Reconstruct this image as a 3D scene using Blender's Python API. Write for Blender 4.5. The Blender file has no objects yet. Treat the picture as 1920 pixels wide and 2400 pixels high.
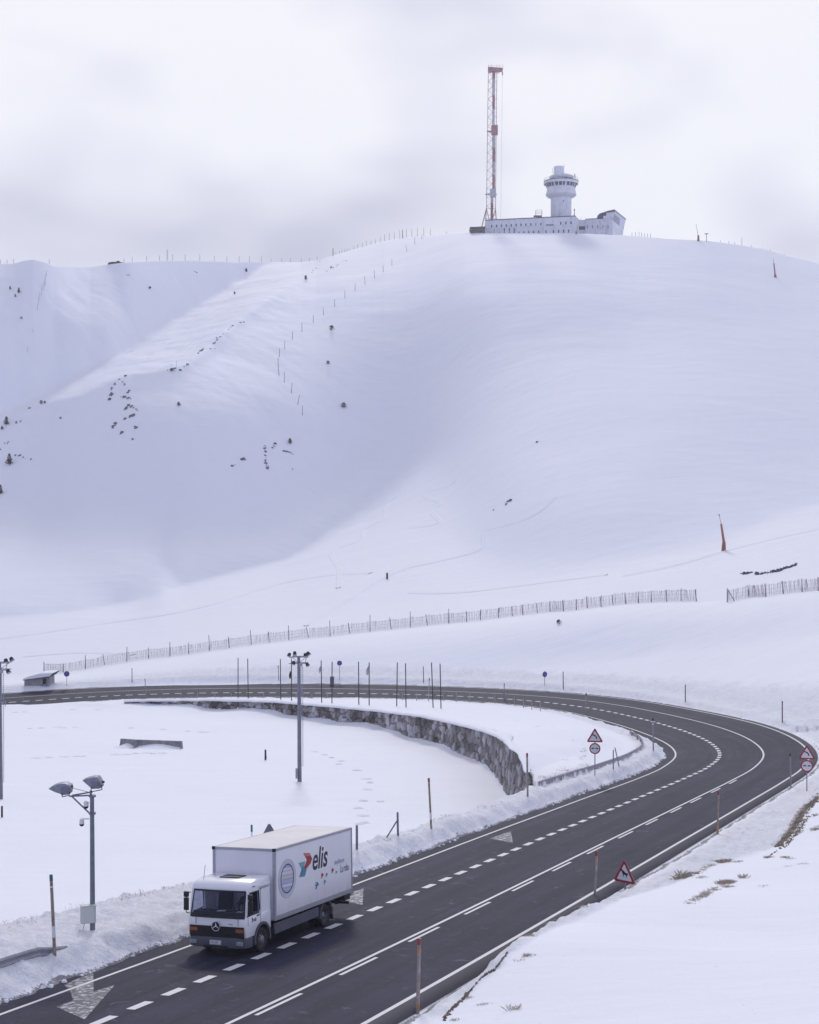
import bpy, bmesh, math, random
import numpy as np
from mathutils import Vector, Matrix
R = math.radians
random.seed(7)
rng = np.random.default_rng(7)
sc = bpy.context.scene
COL = sc.collection

# ------------------------------------------------------------------ camera, sky, sun
CZ = 30.0          # camera height in the world
F = 3600.0         # focal length in photo pixels (photo 1920 x 2400)
cam = bpy.data.cameras.new('camera')
cam.sensor_fit = 'VERTICAL'; cam.sensor_height = 24.0; cam.lens = 36.0
cam.clip_start = 1.0; cam.clip_end = 6000.0
camo = bpy.data.objects.new('camera', cam); COL.objects.link(camo)
camo.location = (0, 0, CZ); camo.rotation_euler = (R(90), 0, 0)
sc.camera = camo

SUN_EL, SUN_AZ = 35.0, -4.0      # azimuth measured from +Y towards +X (sun is behind the mountain, a little right)
w = bpy.data.worlds.new('World'); sc.world = w; w.use_nodes = True
nt = w.node_tree; nt.nodes.clear()
def N(tree, t, **kw):
    n = tree.nodes.new(t)
    for k, v in kw.items():
        if k.startswith('i_'):
            n.inputs[k[2:].replace('_', ' ')].default_value = v
        else: setattr(n, k, v)
    return n
def ramp(tree, stops, interp='EASE'):
    n = tree.nodes.new('ShaderNodeValToRGB'); n.color_ramp.interpolation = interp
    e = n.color_ramp.elements
    while len(e) < len(stops): e.new(0.5)
    for i, (p, c) in enumerate(stops):
        e[i].position = p; e[i].color = (*c, 1) if len(c) == 3 else c
    return n
out = N(nt, 'ShaderNodeOutputWorld'); bg = N(nt, 'ShaderNodeBackground')
nt.links.new(bg.outputs[0], out.inputs[0])
sky = N(nt, 'ShaderNodeTexSky', sky_type='NISHITA', sun_disc=False)
sky.sun_elevation = R(SUN_EL); sky.sun_rotation = R(SUN_AZ); sky.altitude = 2300
tc = N(nt, 'ShaderNodeTexCoord')
sep = N(nt, 'ShaderNodeSeparateXYZ'); nt.links.new(tc.outputs['Generated'], sep.inputs[0])
# cloud noise
mp = N(nt, 'ShaderNodeMapping'); mp.inputs['Scale'].default_value = (1.0, 1.0, 2.0); mp.inputs['Location'].default_value = (0.35, 0.1, 0.2)
nt.links.new(tc.outputs['Generated'], mp.inputs[0])
n1 = N(nt, 'ShaderNodeTexNoise', i_Scale=5.5, i_Detail=2.5, i_Roughness=0.45, i_Distortion=0.15); nt.links.new(mp.outputs[0], n1.inputs['Vector'])
def mth(tree, op, a, b=None, c=None, clamp=False):
    n = tree.nodes.new('ShaderNodeMath'); n.operation = op; n.use_clamp = clamp
    for i, v in enumerate((a, b, c)):
        if v is None: continue
        if isinstance(v, (int, float)): n.inputs[i].default_value = v
        else: tree.links.new(v, n.inputs[i])
    return n.outputs[0]
M_ = lambda *a, **k: mth(nt, *a, **k)
def lobe(px, py, size, amp):
    d = Vector(((px-960)/F, 1, (1200-py)/F)).normalized()
    vm = N(nt, 'ShaderNodeVectorMath', operation='DISTANCE'); vm.inputs[1].default_value = d
    nt.links.new(tc.outputs['Generated'], vm.inputs[0])
    q = M_('DIVIDE', vm.outputs['Value'], size)
    return M_('MULTIPLY', M_('EXPONENT', M_('MULTIPLY', M_('MULTIPLY', q, q), -1.0)), amp)
grey = M_('MULTIPLY', M_('SUBTRACT', n1.outputs['Fac'], 0.52), 1.9)
for a in ((60, 520, 0.09, .50), (480, 560, .07, .26), (800, 560, .07, .36), (1010, 290, .035, .22), (1520, 240, .04, .24), (1150, 430, .06, .14), (1850, 560, .06, .22), (260, 330, .05, .10), (820, 130, .03, .07), (60, 40, .05, .10)):
    grey = M_('ADD', grey, lobe(*a))
hz = M_('MULTIPLY', M_('SUBTRACT', 0.20, sep.outputs['Z'], clamp=True), .6)
grey = M_('ADD', grey, hz)
gr = ramp(nt, [(0.0, (1.0, 1.0, 1.04)), (0.25, (0.86, 0.86, 0.955)), (0.6, (0.60, 0.61, 0.735)), (1.0, (0.46, 0.47, 0.60))], 'LINEAR')
nt.links.new(M_('ADD', grey, 0.0, clamp=True), gr.inputs[0])
# bright around the veiled sun, dimmer bluish cloud on the other side
sd = Vector((math.sin(R(SUN_AZ))*math.cos(R(SUN_EL)), math.cos(R(SUN_AZ))*math.cos(R(SUN_EL)), math.sin(R(SUN_EL))))
dp = N(nt, 'ShaderNodeVectorMath', operation='DOT_PRODUCT'); dp.inputs[1].default_value = Vector((0.1, 0.97, 0.2)).normalized()
nt.links.new(tc.outputs['Generated'], dp.inputs[0])
fr = ramp(nt, [(0.0, (0.0,)*3), (0.72, (0.25,)*3), (0.90, (1.0,)*3)], 'EASE')
nt.links.new(M_('MULTIPLY_ADD', dp.outputs['Value'], 0.5, 0.5), fr.inputs[0])
far = ramp(nt, [(0.0, (0.525, 0.56, 0.80)), (1.0, (0.42, 0.455, 0.67))], 'LINEAR')
nt.links.new(n1.outputs['Fac'], far.inputs[0])
mx = N(nt, 'ShaderNodeMix', data_type='RGBA')
dq = N(nt, 'ShaderNodeVectorMath', operation='DOT_PRODUCT'); dq.inputs[1].default_value = Vector((.93, -.25, .25)).normalized(); nt.links.new(tc.outputs['Generated'], dq.inputs[0])
fs = N(nt, 'ShaderNodeVectorMath', operation='SCALE'); nt.links.new(far.outputs[0], fs.inputs[0]); nt.links.new(M_('MULTIPLY', M_('MULTIPLY_ADD', M_('MAXIMUM', dq.outputs['Value'], 0.0), .55, 1.0), M_('MULTIPLY_ADD', M_('MAXIMUM', sep.outputs['Z'], 0.0), -.85, 1.38)), fs.inputs['Scale'])
nt.links.new(fr.outputs[0], mx.inputs['Factor']); nt.links.new(fs.outputs[0], mx.inputs[6]); nt.links.new(gr.outputs[0], mx.inputs[7])
sk = N(nt, 'ShaderNodeVectorMath', operation='SCALE'); sk.inputs['Scale'].default_value = 0.10
nt.links.new(sky.outputs[0], sk.inputs[0])
mx2 = N(nt, 'ShaderNodeMix', data_type='RGBA'); mx2.inputs['Factor'].default_value = 0.93
nt.links.new(sk.outputs[0], mx2.inputs[6]); nt.links.new(mx.outputs[2], mx2.inputs[7])
nt.links.new(mx2.outputs[2], bg.inputs['Color']); bg.inputs['Strength'].default_value = 1.0

sl = bpy.data.lights.new('sun', 'SUN'); sl.energy = 1.3; sl.angle = R(8); sl.color = (1.0, 0.965, 0.93)
so = bpy.data.objects.new('sun', sl); COL.objects.link(so); so.location = (0, 0, 200)
so.rotation_euler = sd.to_track_quat('Z', 'Y').to_euler()
sc.view_settings.view_transform = 'Standard'; sc.view_settings.look = 'None'
sc.view_settings.exposure = 0.0; sc.view_settings.gamma = 1.0; sc.view_settings.use_curve_mapping = False

# ------------------------------------------------------------------ helpers
def mat(name, col, rough=0.6, metal=0.0, noise=0.0, nscale=8.0, bump=0.0, bscale=30.0, spec=0.4, col2=None, coat=0.0):
    m = bpy.data.materials.new(name); m.use_nodes = True; t = m.node_tree
    b = t.nodes['Principled BSDF']
    b.inputs['Base Color'].default_value = (*col, 1); b.inputs['Roughness'].default_value = rough
    b.inputs['Metallic'].default_value = metal; b.inputs['Specular IOR Level'].default_value = spec
    if coat: b.inputs['Coat Weight'].default_value = coat; b.inputs['Coat Roughness'].default_value = 0.08
    tcn = N(t, 'ShaderNodeTexCoord')
    if noise or col2:
        nn = N(t, 'ShaderNodeTexNoise', i_Scale=nscale, i_Detail=6.0, i_Roughness=0.6)
        t.links.new(tcn.outputs['Object'], nn.inputs['Vector'])
        c2 = col2 if col2 else tuple(max(0, c*(1-noise)) for c in col)
        rp = ramp(t, [(0.35, c2), (0.65, col)], 'LINEAR'); t.links.new(nn.outputs['Fac'], rp.inputs[0])
        t.links.new(rp.outputs[0], b.inputs['Base Color'])
    if bump:
        nb = N(t, 'ShaderNodeTexNoise', i_Scale=bscale, i_Detail=5.0)
        t.links.new(tcn.outputs['Object'], nb.inputs['Vector'])
        bp = N(t, 'ShaderNodeBump', i_Strength=bump, i_Distance=0.05)
        t.links.new(nb.outputs['Fac'], bp.inputs['Height']); t.links.new(bp.outputs[0], b.inputs['Normal'])
    return m
def tag(o, label=None, cat=None, group=None, kind=None):
    if label: o['label'] = label
    if cat: o['category'] = cat
    if group: o['group'] = group
    if kind: o['kind'] = kind
    return o
def empty(name, loc=(0, 0, 0), rz=0.0):
    o = bpy.data.objects.new(name, None); COL.objects.link(o); o.location = loc; o.rotation_euler = (0, 0, rz)
    o.empty_display_size = 0.3
    return o
class MB:
    def __init__(s): s.v = []; s.f = []; s.m = []
    def add(s, vs, fs, mi=0):
        n = len(s.v); s.v += [tuple(v) for v in vs]; s.f += [tuple(i+n for i in f) for f in fs]; s.m += [mi]*len(fs); return s
    def box(s, c, d, rot=None, mi=0, taper=(1, 1)):
        cx, cy, cz = c; x, y, z = d[0]/2, d[1]/2, d[2]/2
        vs = [(-x, -y, -z), (x, -y, -z), (x, y, -z), (-x, y, -z), (-x*taper[0], -y*taper[1], z), (x*taper[0], -y*taper[1], z), (x*taper[0], y*taper[1], z), (-x*taper[0], y*taper[1], z)]
        if rot is not None: vs = [tuple(rot @ Vector(v)) for v in vs]
        vs = [(a+cx, b+cy, e+cz) for a, b, e in vs]
        return s.add(vs, [(3, 2, 1, 0), (4, 5, 6, 7), (0, 1, 5, 4), (1, 2, 6, 5), (2, 3, 7, 6), (3, 0, 4, 7)], mi)
    def tube(s, p, q, r, r2=None, n=8, mi=0, caps=True):
        p = Vector(p); q = Vector(q); r2 = r if r2 is None else r2
        d = (q-p); 
        if d.length < 1e-6: return s
        z = d.normalized(); a = Vector((0, 0, 1)) if abs(z.z) < .9 else Vector((1, 0, 0))
        x = z.cross(a).normalized(); y = z.cross(x)
        vs = []
        for c, rr in ((p, r), (q, r2)):
            for k in range(n):
                t = 2*math.pi*k/n; vs.append(tuple(c + x*(rr*math.cos(t)) + y*(rr*math.sin(t))))
        fs = [(k, (k+1) % n, n+(k+1) % n, n+k) for k in range(n)]
        fs = [f[::-1] for f in fs]
        if caps: fs += [tuple(range(n)), tuple(range(2*n-1, n-1, -1))]
        return s.add(vs, fs, mi)
    def path(s, pts, r, n=6, mi=0):
        for a, b in zip(pts[:-1], pts[1:]): s.tube(a, b, r, n=n, mi=mi)
        return s
    def lathe(s, prof, c=(0, 0, 0), n=32, mi=0, a0=0, a1=2*math.pi):
        full = abs(a1-a0-2*math.pi) < 1e-6; m = n if full else n+1
        vs = []
        for (r, z) in prof:
            for k in range(m):
                t = a0+(a1-a0)*k/n; vs.append((c[0]+r*math.cos(t), c[1]+r*math.sin(t), c[2]+z))
        fs = []
        for i in range(len(prof)-1):
            for k in range(n):
                k2 = (k+1) % m; fs.append((i*m+k, i*m+k2, (i+1)*m+k2, (i+1)*m+k))
        return s.add(vs, fs, mi)
    def prism(s, poly, a, b, mi=0):
        # poly: list of 3-D points; extrude by vector (b-a) given as Vector offset
        off = Vector(b)-Vector(a); n = len(poly)
        vs = [tuple(Vector(p)) for p in poly] + [tuple(Vector(p)+off) for p in poly]
        fs = [tuple(range(n))[::-1], tuple(range(n, 2*n))] + [(k, (k+1) % n, n+(k+1) % n, n+k) for k in range(n)]
        return s.add(vs, fs, mi)
    def build(s, name, mats, parent=None, smooth=False, bevel=0.0, fixn=True):
        me = bpy.data.meshes.new(name); me.from_pydata(s.v, [], s.f); 
        if not isinstance(mats, (list, tuple)): mats = [mats]
        for m in mats: me.materials.append(m)
        if len(mats) > 1: me.polygons.foreach_set('material_index', s.m)
        if fixn or bevel:
            bm = bmesh.new(); bm.from_mesh(me)
            if fixn: bmesh.ops.recalc_face_normals(bm, faces=bm.faces)
            if bevel:
                bmesh.ops.remove_doubles(bm, verts=bm.verts, dist=1e-5)
                ed = [e for e in bm.edges if len(e.link_faces) == 2 and e.calc_face_angle(0) > 0.6]
                bmesh.ops.bevel(bm, geom=ed, offset=bevel, segments=2, profile=0.6, affect='EDGES', clamp_overlap=True)
            bm.to_mesh(me); bm.free()
        if smooth:
            me.polygons.foreach_set('use_smooth', [True]*len(me.polygons))
            if smooth != 'all' : me.set_sharp_from_angle(angle=R(40))
        me.update()
        o = bpy.data.objects.new(name, me); COL.objects.link(o); o.parent = parent
        return o
def kids(o): return [c for c in list(bpy.data.objects) if c.parent == o]
def copy_tree(o, parent=None, _k=None):
    c = o.copy(); COL.objects.link(c); c.parent = parent
    for ch in kids(o): copy_tree(ch, c)
    return c
# numpy value noise
_P = rng.random((256, 256))
def vnoise(x, y):
    xi = np.floor(x).astype(int); yi = np.floor(y).astype(int); fx = x-xi; fy = y-yi
    fx = fx*fx*(3-2*fx); fy = fy*fy*(3-2*fy)
    a = _P[xi % 256, yi % 256]; b = _P[(xi+1) % 256, yi % 256]; c = _P[xi % 256, (yi+1) % 256]; d = _P[(xi+1) % 256, (yi+1) % 256]
    return (a*(1-fx)+b*fx)*(1-fy)+(c*(1-fx)+d*fx)*fy - 0.5
def fbm(x, y, o=4, g=0.5):
    r = 0*x; a = 1.0
    for k in range(o):
        r = r + a*vnoise(x*2**k+17.3*k, y*2**k+9.1*k); a *= g
    return r
def sstep(a, b, x):
    t = np.clip((x-a)/(b-a), 0, 1); return t*t*(3-2*t)
def W(x, y, D):   # photo pixel + distance -> world point
    return Vector(((x-960)/F*D, D, CZ+(1200-y)/F*D))

# ------------------------------------------------------------------ the road's centre line (lane divider), metres
K = np.array([[ 0.00000e+00,-8.44800e+00, 4.25220e+01,-1.40750e+01, 4.70000e-02], [ 1.00270e+01,-4.66800e+00, 5.15830e+01,-1.47980e+01, 4.60000e-02], [ 2.00530e+01,-8.47000e-01, 6.08070e+01,-1.55050e+01, 4.40000e-02], [ 3.00800e+01, 3.02500e+00, 6.99560e+01,-1.61470e+01, 4.30000e-02], [ 4.01070e+01, 6.94100e+00, 7.90670e+01,-1.67510e+01, 4.30000e-02], [ 5.01330e+01, 1.08640e+01, 8.81230e+01,-1.73610e+01, 4.50000e-02], [ 6.01600e+01, 1.47770e+01, 9.71760e+01,-1.79710e+01, 4.80000e-02], [ 7.01870e+01, 1.87210e+01, 1.06270e+02,-1.85780e+01, 5.30000e-02], [ 8.02130e+01, 2.24370e+01, 1.15435e+02,-1.91830e+01, 5.80000e-02], [ 9.02400e+01, 2.52200e+01, 1.24794e+02,-1.97640e+01, 6.70000e-02], [ 1.00267e+02, 2.65070e+01, 1.34578e+02,-2.03130e+01, 8.00000e-02], [ 1.10293e+02, 2.65190e+01, 1.44439e+02,-2.08460e+01, 8.80000e-02], [ 1.20320e+02, 2.55920e+01, 1.54257e+02,-2.13710e+01, 8.10000e-02], [ 1.30347e+02, 2.38690e+01, 1.64140e+02,-2.18780e+01, 7.00000e-02], [ 1.40373e+02, 2.12590e+01, 1.73890e+02,-2.23500e+01, 6.50000e-02], [ 1.50400e+02, 1.74120e+01, 1.83035e+02,-2.28150e+01, 6.10000e-02], [ 1.60427e+02, 1.21790e+01, 1.91565e+02,-2.33270e+01, 5.90000e-02], [ 1.70453e+02, 5.71700e+00, 1.99217e+02,-2.38690e+01, 5.80000e-02], [ 1.80480e+02,-1.77000e+00, 2.05770e+02,-2.44040e+01, 6.40000e-02], [ 1.90507e+02,-1.00320e+01, 2.11304e+02,-2.49340e+01, 7.50000e-02], [ 2.00533e+02,-1.87260e+01, 2.16173e+02,-2.54430e+01, 8.00000e-02], [ 2.10560e+02,-2.79280e+01, 2.20122e+02,-2.59220e+01, 7.80000e-02], [ 2.20587e+02,-3.76460e+01, 2.22590e+02,-2.64160e+01, 7.60000e-02], [ 2.30613e+02,-4.74500e+01, 2.23274e+02,-2.69440e+01, 7.70000e-02], [ 2.40640e+02,-5.73650e+01, 2.21964e+02,-2.74800e+01, 7.90000e-02]])
K[:, 3] += CZ
S0, S1 = -42.0, 330.0
def herm(kn, v, x):
    m = np.gradient(v, kn); i = np.clip(np.searchsorted(kn, x)-1, 0, len(kn)-2)
    h = kn[i+1]-kn[i]; t = (x-kn[i])/h
    return (2*t**3-3*t**2+1)*v[i]+(t**3-2*t**2+t)*h*m[i]+(-2*t**3+3*t**2)*v[i+1]+(t**3-t**2)*h*m[i+1]
def road_c(s):
    s = np.atleast_1d(np.asarray(s, float)); sc_ = np.clip(s, 0, K[-1, 0])
    X, Y, Z, E_ = (herm(K[:, 0], K[:, c], sc_) for c in (1, 2, 3, 4))
    a = s < 0; X = np.where(a, X+s*.386, X); Y = np.where(a, Y+s*.9225, Y); Z = np.where(a, Z-s*.068, Z)
    b = np.maximum(s-K[-1, 0], 0); X = X-b*.985; Y = Y-b*.165-b*b*.0006; Z = Z-b*.053
    return X, Y, Z, E_
SS = np.arange(S0, S1, 0.5)
RX, RY, RZ, RE = road_c(SS)
TX = np.gradient(RX, SS); TY = np.gradient(RY, SS); _n = np.hypot(TX, TY); TX /= _n; TY /= _n
def rp(s, d, dz=0.0):
    """point on the road surface at station s, lateral d (+ = outer side)"""
    s = np.asarray(s, float); d = np.asarray(d, float)
    x = np.interp(s, SS, RX); y = np.interp(s, SS, RY); z = np.interp(s, SS, RZ); e = np.interp(s, SS, RE)
    tx = np.interp(s, SS, TX); ty = np.interp(s, SS, TY); n = np.hypot(tx, ty); tx = tx/n; ty = ty/n
    return x+d*ty, y-d*tx, z+d*e+dz
def offL(s): return 3.2+0.38*sstep(70, 90, s)*(1-sstep(125, 150, s))
AL = lambda s: offL(s)+0.95      # asphalt half width, inner side
AR = 7.6                         # asphalt, outer side
def lateral(X, Y):
    X = np.asarray(X, float).ravel(); Y = np.asarray(Y, float).ravel()
    s = np.empty(len(X)); d = np.empty(len(X))
    cx, cy = RX[::4], RY[::4]
    for i in range(0, len(X), 60000):
        x = X[i:i+60000, None]; y = Y[i:i+60000, None]
        j = ((x-cx)**2+(y-cy)**2).argmin(1)*4
        best = np.full(len(j), 1e18); bj = j.copy()
        for k in range(-4, 5):
            jj = np.clip(j+k, 0, len(SS)-1); q = (x[:, 0]-RX[jj])**2+(y[:, 0]-RY[jj])**2
            m = q < best; best[m] = q[m]; bj[m] = jj[m]
        dx = x[:, 0]-RX[bj]; dy = y[:, 0]-RY[bj]
        along = dx*TX[bj]+dy*TY[bj]
        s[i:i+60000] = SS[bj]+along; d[i:i+60000] = dx*TY[bj]-dy*TX[bj]
    return s, d

# ------------------------------------------------------------------ terrain
class TPS:
    def __init__(s, P, lam=0.02):
        P = np.array(P, float); s.c = P[:, :2]/50; n = len(P)
        A = s.ph(s.c, s.c)+np.eye(n)*lam; B = np.hstack([np.ones((n, 1)), s.c])
        M = np.block([[A, B], [B.T, np.zeros((3, 3))]])
        s.w = np.linalg.solve(M, np.concatenate([P[:, 2], np.zeros(3)]))
    def ph(s, a, b):
        r2 = ((a[:, None, :]-b[None])**2).sum(2); return 0.5*r2*np.log(r2+1e-9)
    def __call__(s, X, Y):
        o = np.empty(len(X))
        for i in range(0, len(X), 40000):
            q = np.stack([X[i:i+40000], Y[i:i+40000]], 1)/50
            o[i:i+40000] = s.ph(q, s.c) @ s.w[:-3] + s.w[-3] + q @ s.w[-2:]
        return o
fence_px = [(-1400, 1720), (-600, 1640), (-200, 1605), (0, 1584), (103, 1576), (200, 1567.6), (297.7, 1549.8), (398.4, 1538), (492, 1524.8), (590, 1510), (678, 1500), (774.6, 1490.8), (868, 1479.7), (962.8, 1470), (1051.8, 1460.7), (1126.4, 1453.5), (1201, 1444.6), (1289.4, 1433.4), (1376, 1425.7), (1467, 1415), (1563, 1409.6), (1633, 1409), (1704.5, 1411), (1755.7, 1399.5), (1837, 1391.8), (1918, 1384.5), (2200, 1340), (2600, 1300), (3400, 1240)]
fpx = np.array(fence_px)
def smooth_line(xx, yy, w_):
    gx = np.arange(-1500., 3500., 4.); g = np.interp(gx, xx, yy); h0 = int(3*w_/4); k_ = np.exp(-(np.arange(-h0, h0+1)*4./w_)**2); k_ /= k_.sum(); h_ = len(k_)//2
    g = np.convolve(np.pad(g, h_, mode='edge'), k_, 'valid'); return lambda x: np.interp(x, gx, g)
yf = smooth_line(fpx[:, 0], fpx[:, 1], 60)
Df = smooth_line([-1400, -600, 0, 400, 960, 1300, 1633, 1704, 1918, 2200, 2600, 3400], [240, 258, 262, 258, 250, 238, 222, 216, 205, 195, 185, 170], 80)
LOT = lambda Y: CZ-14.3-0.0565*Y
wb = np.array([(290, 1648), (345, 1648.5), (400, 1649), (435, 1651), (500, 1657), (587, 1660.6), (645, 1665.8), (708.7, 1674.5), (790, 1686), (848, 1693), (900, 1700), (1000, 1728.4), (1029, 1736.5), (1058, 1746.7), (1087, 1758), (1121.7, 1771), (1147.8, 1785.8), (1179.7, 1814.8), (1200, 1843.8), (1214.5, 1870)])
wt = np.array([(290, 1644), (345, 1643), (400, 1642.5), (500, 1642), (645, 1645.5), (711, 1651), (819, 1660), (906, 1668.7), (1000, 1680.7), (1043, 1689.6), (1101, 1703), (1145, 1714.8), (1188, 1730.7), (1214.5, 1754)])
wY = 13.7/(-(1200-wb[:, 1])/F-0.0565)
wall = [((x-960)/F*Y, Y, CZ+(1200-np.interp(x, wt[:, 0], wt[:, 1]))/F*Y) for x, Y in zip(wb[:, 0], wY)]
for x, Y, yt in ((1232, 103, 1771), (1241, 100.5, 1792), (1244.5, 98.5, 1808), (1245.5, 96.5, 1835)):
    wall.append(((x-960)/F*Y, Y, CZ+(1200-yt)/F*Y))
wall = np.array(wall)
# lot boundary: distance as a function of the direction u
lotu = np.concatenate([[-.9, -.5, (0-960)/F, (150-960)/F], wall[:-3, 0]/wall[:-3, 1]])
lotY = np.concatenate([[190, 196, 199, 201], wall[:-3, 1]])
Eo = []; Ei = []
for s in np.arange(-40, 325, 9.0):
    x, y, z = rp(s, AR); Eo.append((x, y, z))
    
    if s > 60: x, y, z = rp(s, AR+2.2); Eo.append((x, y, z+(0.0 if s < 105 else .5)))
    if 30 < s <= 60: x, y, z = rp(s, AR+1.2); Eo.append((x, y, z))
    x, y, z = rp(s, -AL(s)); Ei.append((x, y, z))
def wp(x, y, D): v = W(x, y, D); return (v.x, v.y, v.z)
for x in list(range(-1400, 3400, 130)): Eo.append(wp(x, yf(x), Df(x)))
MOUND = [(1045, 2400, 41.8), (1077, 2355, 43), (1125, 2302, 44.2), (1178, 2255, 45.6), (1213, 2207.5, 47.0), (1255, 2169, 48.4), (1314, 2133.6, 50.8), (1402.7, 2101, 54.5), (1491, 2071.5, 58.8), (1598, 2059.7, 65), (1675, 2021, 70), (1757.5, 2012, 72.5), (1799, 2006, 74), (1846, 1959, 78), (1899, 1900, 84), (1925, 1862, 88)]
for m in MOUND: Eo.append(wp(*m))
for m in ((1920, 2000, 70), (1920, 2200, 50), (1920, 2400, 38), (1400, 2400, 39.3), (1400, 2250, 46.0), (1700, 2200, 51.5), (1600, 2400, 38.5), (1300, 2330, 42.5), (1550, 2200, 51.5), (1780, 2080, 64), (1150, 2420, 39.6),
          (2100, 1700, 95), (2400, 1700, 90), (2300, 2000, 66), (2600, 1500, 130), (2300, 1450, 150), (2100, 1560, 150), (3000, 1400, 110), (1980, 1800, 92)): Eo.append(wp(*m))
Eo += [(8, 26, CZ-11), (20, 26, CZ-9), (10, 14, CZ-9), (0, 20, CZ-11.3), (30, 40, CZ-8), (-4, 12, CZ-9.5), (40, 60, CZ-8)]
for x, y, z in wall[::2]: Ei.append((x, y, z))
for m in ((1394.5, 1817.7, 98), (1300, 1745, 118), (1250, 1700, 138), (1350, 1700, 132), (1480, 1755, 116), (1500, 1730, 128)): Ei.append(wp(*m))
tO, tI = TPS(Eo), TPS(Ei)

def near_height(X, Y):
    shp = X.shape; X = X.ravel(); Y = Y.ravel()
    s, d = lateral(X, Y)
    U = X/Y
    zr = np.interp(s, SS, RZ)+np.clip(d, -5, 8)*np.interp(s, SS, RE)
    en = fbm(X*0.9, Y*0.9, 3)*0.34+fbm(X*3.1+5, Y*3.1, 2)*0.10
    al = AL(s); outer = d > 0
    do = d-AR+np.where(s < 105, -.35, 0)+en*np.where(s < 105, .6, 1.0)
    di = -d-al+en*1.2+.12
    # outer side
    zo = tO(X, Y)
    bo = np.where(s < 105, 0.10, 0.55)
    po = (np.interp(s, SS, RZ)+AR*np.interp(s, SS, RE))+bo*sstep(0, 1.1, do)
    k = sstep(np.where(s < 35, .0, .8), np.where(s < 35, .8, 4.5), do)
    zo = po*(1-k)+np.maximum(zo, -99)*k
    far = sstep(120, 160, s)
    zo = zo+far*0.25*np.exp(-((do-2.2)/1.6)**2)
    mc = np.array([(m[0]-960)/F for m in MOUND]); mY = np.array([m[2] for m in MOUND])
    beyond = sstep(-.5, 1.0, Y-np.interp(U, mc, mY)) if True else 1
    rw = np.interp(s, [0, 20, 35, 50, 80, 110, 140], [1.6, 2.2, 4, 7, 11, 10, 6.5])
    ro = sstep(0.0, .6, do)*(1-sstep(rw*.7, rw*1.15, do+en*4))*beyond
    # inner side
    nearb = 1-sstep(88, 120, s)*1.0
    hb = 0.42+0.20*nearb-0.20*sstep(130, 160, s)
    wl = np.interp(s, [-40, 0, 8, 16, 26, 36, 90, 120, 330], [5, 4.4, 4.4, 3.6, 1.9, 1.7, 1.7, 2.2, 2.2])
    wl = wl+en*.8
    ze = np.interp(s, SS, RZ)-al*np.interp(s, SS, RE)
    rise = sstep(0, 1.05, di)
    bi = ze+hb*rise+np.clip(di-1, 0, wl)*.05
    inlot = (U < wall[-4, 0]/wall[-4, 1]) & (Y < np.interp(U, lotu, lotY)+0.45)
    wl_edge = np.interp(U, lotu, lotY)-Y
    lot = LOT(Y)+0.75*np.exp(-np.maximum(wl_edge, 0)/3.5)*(fbm(X*.25, Y*.25, 2)*.6+.8)
    drop = np.maximum(di-wl, 0)
    zb = bi-drop*0.62*sstep(0, .8, drop)
    zt = tI(X, Y)
    kk = sstep(0.3, 5, drop)
    yw = wall[::-1, 1][:6]; xw = wall[::-1, 0][:6]
    inlot = inlot | ((Y >= 96.0) & (Y <= 104.5) & (U > .06) & (U < .085) & (X < np.interp(Y, yw, xw)+.12))
    z_lot = np.maximum(lot, zb)
    z_isl = bi*(1-kk)+zt*kk
    left = sstep((300-960)/F, (150-960)/F, U)*0
    z_in = np.where(inlot, z_lot, z_isl)
    # left of the stone wall the terrace falls to the lot as a snow slope
    lf = 1-sstep((230-960)/F, (310-960)/F, U)
    q = sstep(-7, 1.0, wl_edge)
    z_sl = np.where(wl_edge < -7, z_isl, np.maximum(lot*q+np.minimum(z_isl, 99)*(1-q), -99))
    z_in = z_in*(1-lf)+z_sl*lf*((s > 130))+z_in*lf*(~(s > 130))
    # the terrace meets the top of the stone wall
    nearw = (~outer) & (~inlot) & (drop > .15) & (Y > 93) & (Y < 206) & (np.abs(X) < 45)
    if nearw.any():
        ix = np.where(nearw)[0]; qx = X[ix]; qy = Y[ix]; bd = np.full(len(ix), 1e9); bz = np.zeros(len(ix))
        for a_, c_ in zip(wall[:-1], wall[1:]):
            e_ = c_-a_; t_ = np.clip(((qx-a_[0])*e_[0]+(qy-a_[1])*e_[1])/(e_[0]**2+e_[1]**2), 0, 1); d_ = np.hypot(qx-a_[0]-t_*e_[0], qy-a_[1]-t_*e_[1]); m_ = d_ < bd; bd = np.where(m_, d_, bd); bz = np.where(m_, a_[2]+t_*e_[2], bz)
        z_in[ix] = np.maximum(z_in[ix], np.where(bd < 5, np.minimum(bz-.02-bd*.16, np.where(s[ix] < 95, bi[ix]+.35, 99)), -99))
    ri = sstep(0.0, .5, di)*(1-sstep(wl+.2, wl+1.2, di))
    z = np.where(outer, zo, z_in); dd = np.where(outer, do, di)
    rough = np.where(outer, ro, ri)
    lump = fbm(X*1.5, Y*1.5, 4, .60)
    z = z+rough*(np.abs(lump)*0.24-.04+fbm(X*.4, Y*.4, 2)*.20)*np.where(s > 120, .6, 1)*sstep(0, 1.2, dd)
    z = z+(1-rough)*fbm(X*.11+3, Y*.11, 3)*0.16*sstep(1.5, 8, dd)
    z = np.where(dd <= 0, zr-0.14, np.maximum(z, np.where(dd < 3.0, zr-.14+sstep(0, .5, dd)*.0, -99)))
    return z.reshape(shp), rough.reshape(shp), np.where(outer, do, -di).reshape(shp)

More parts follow.
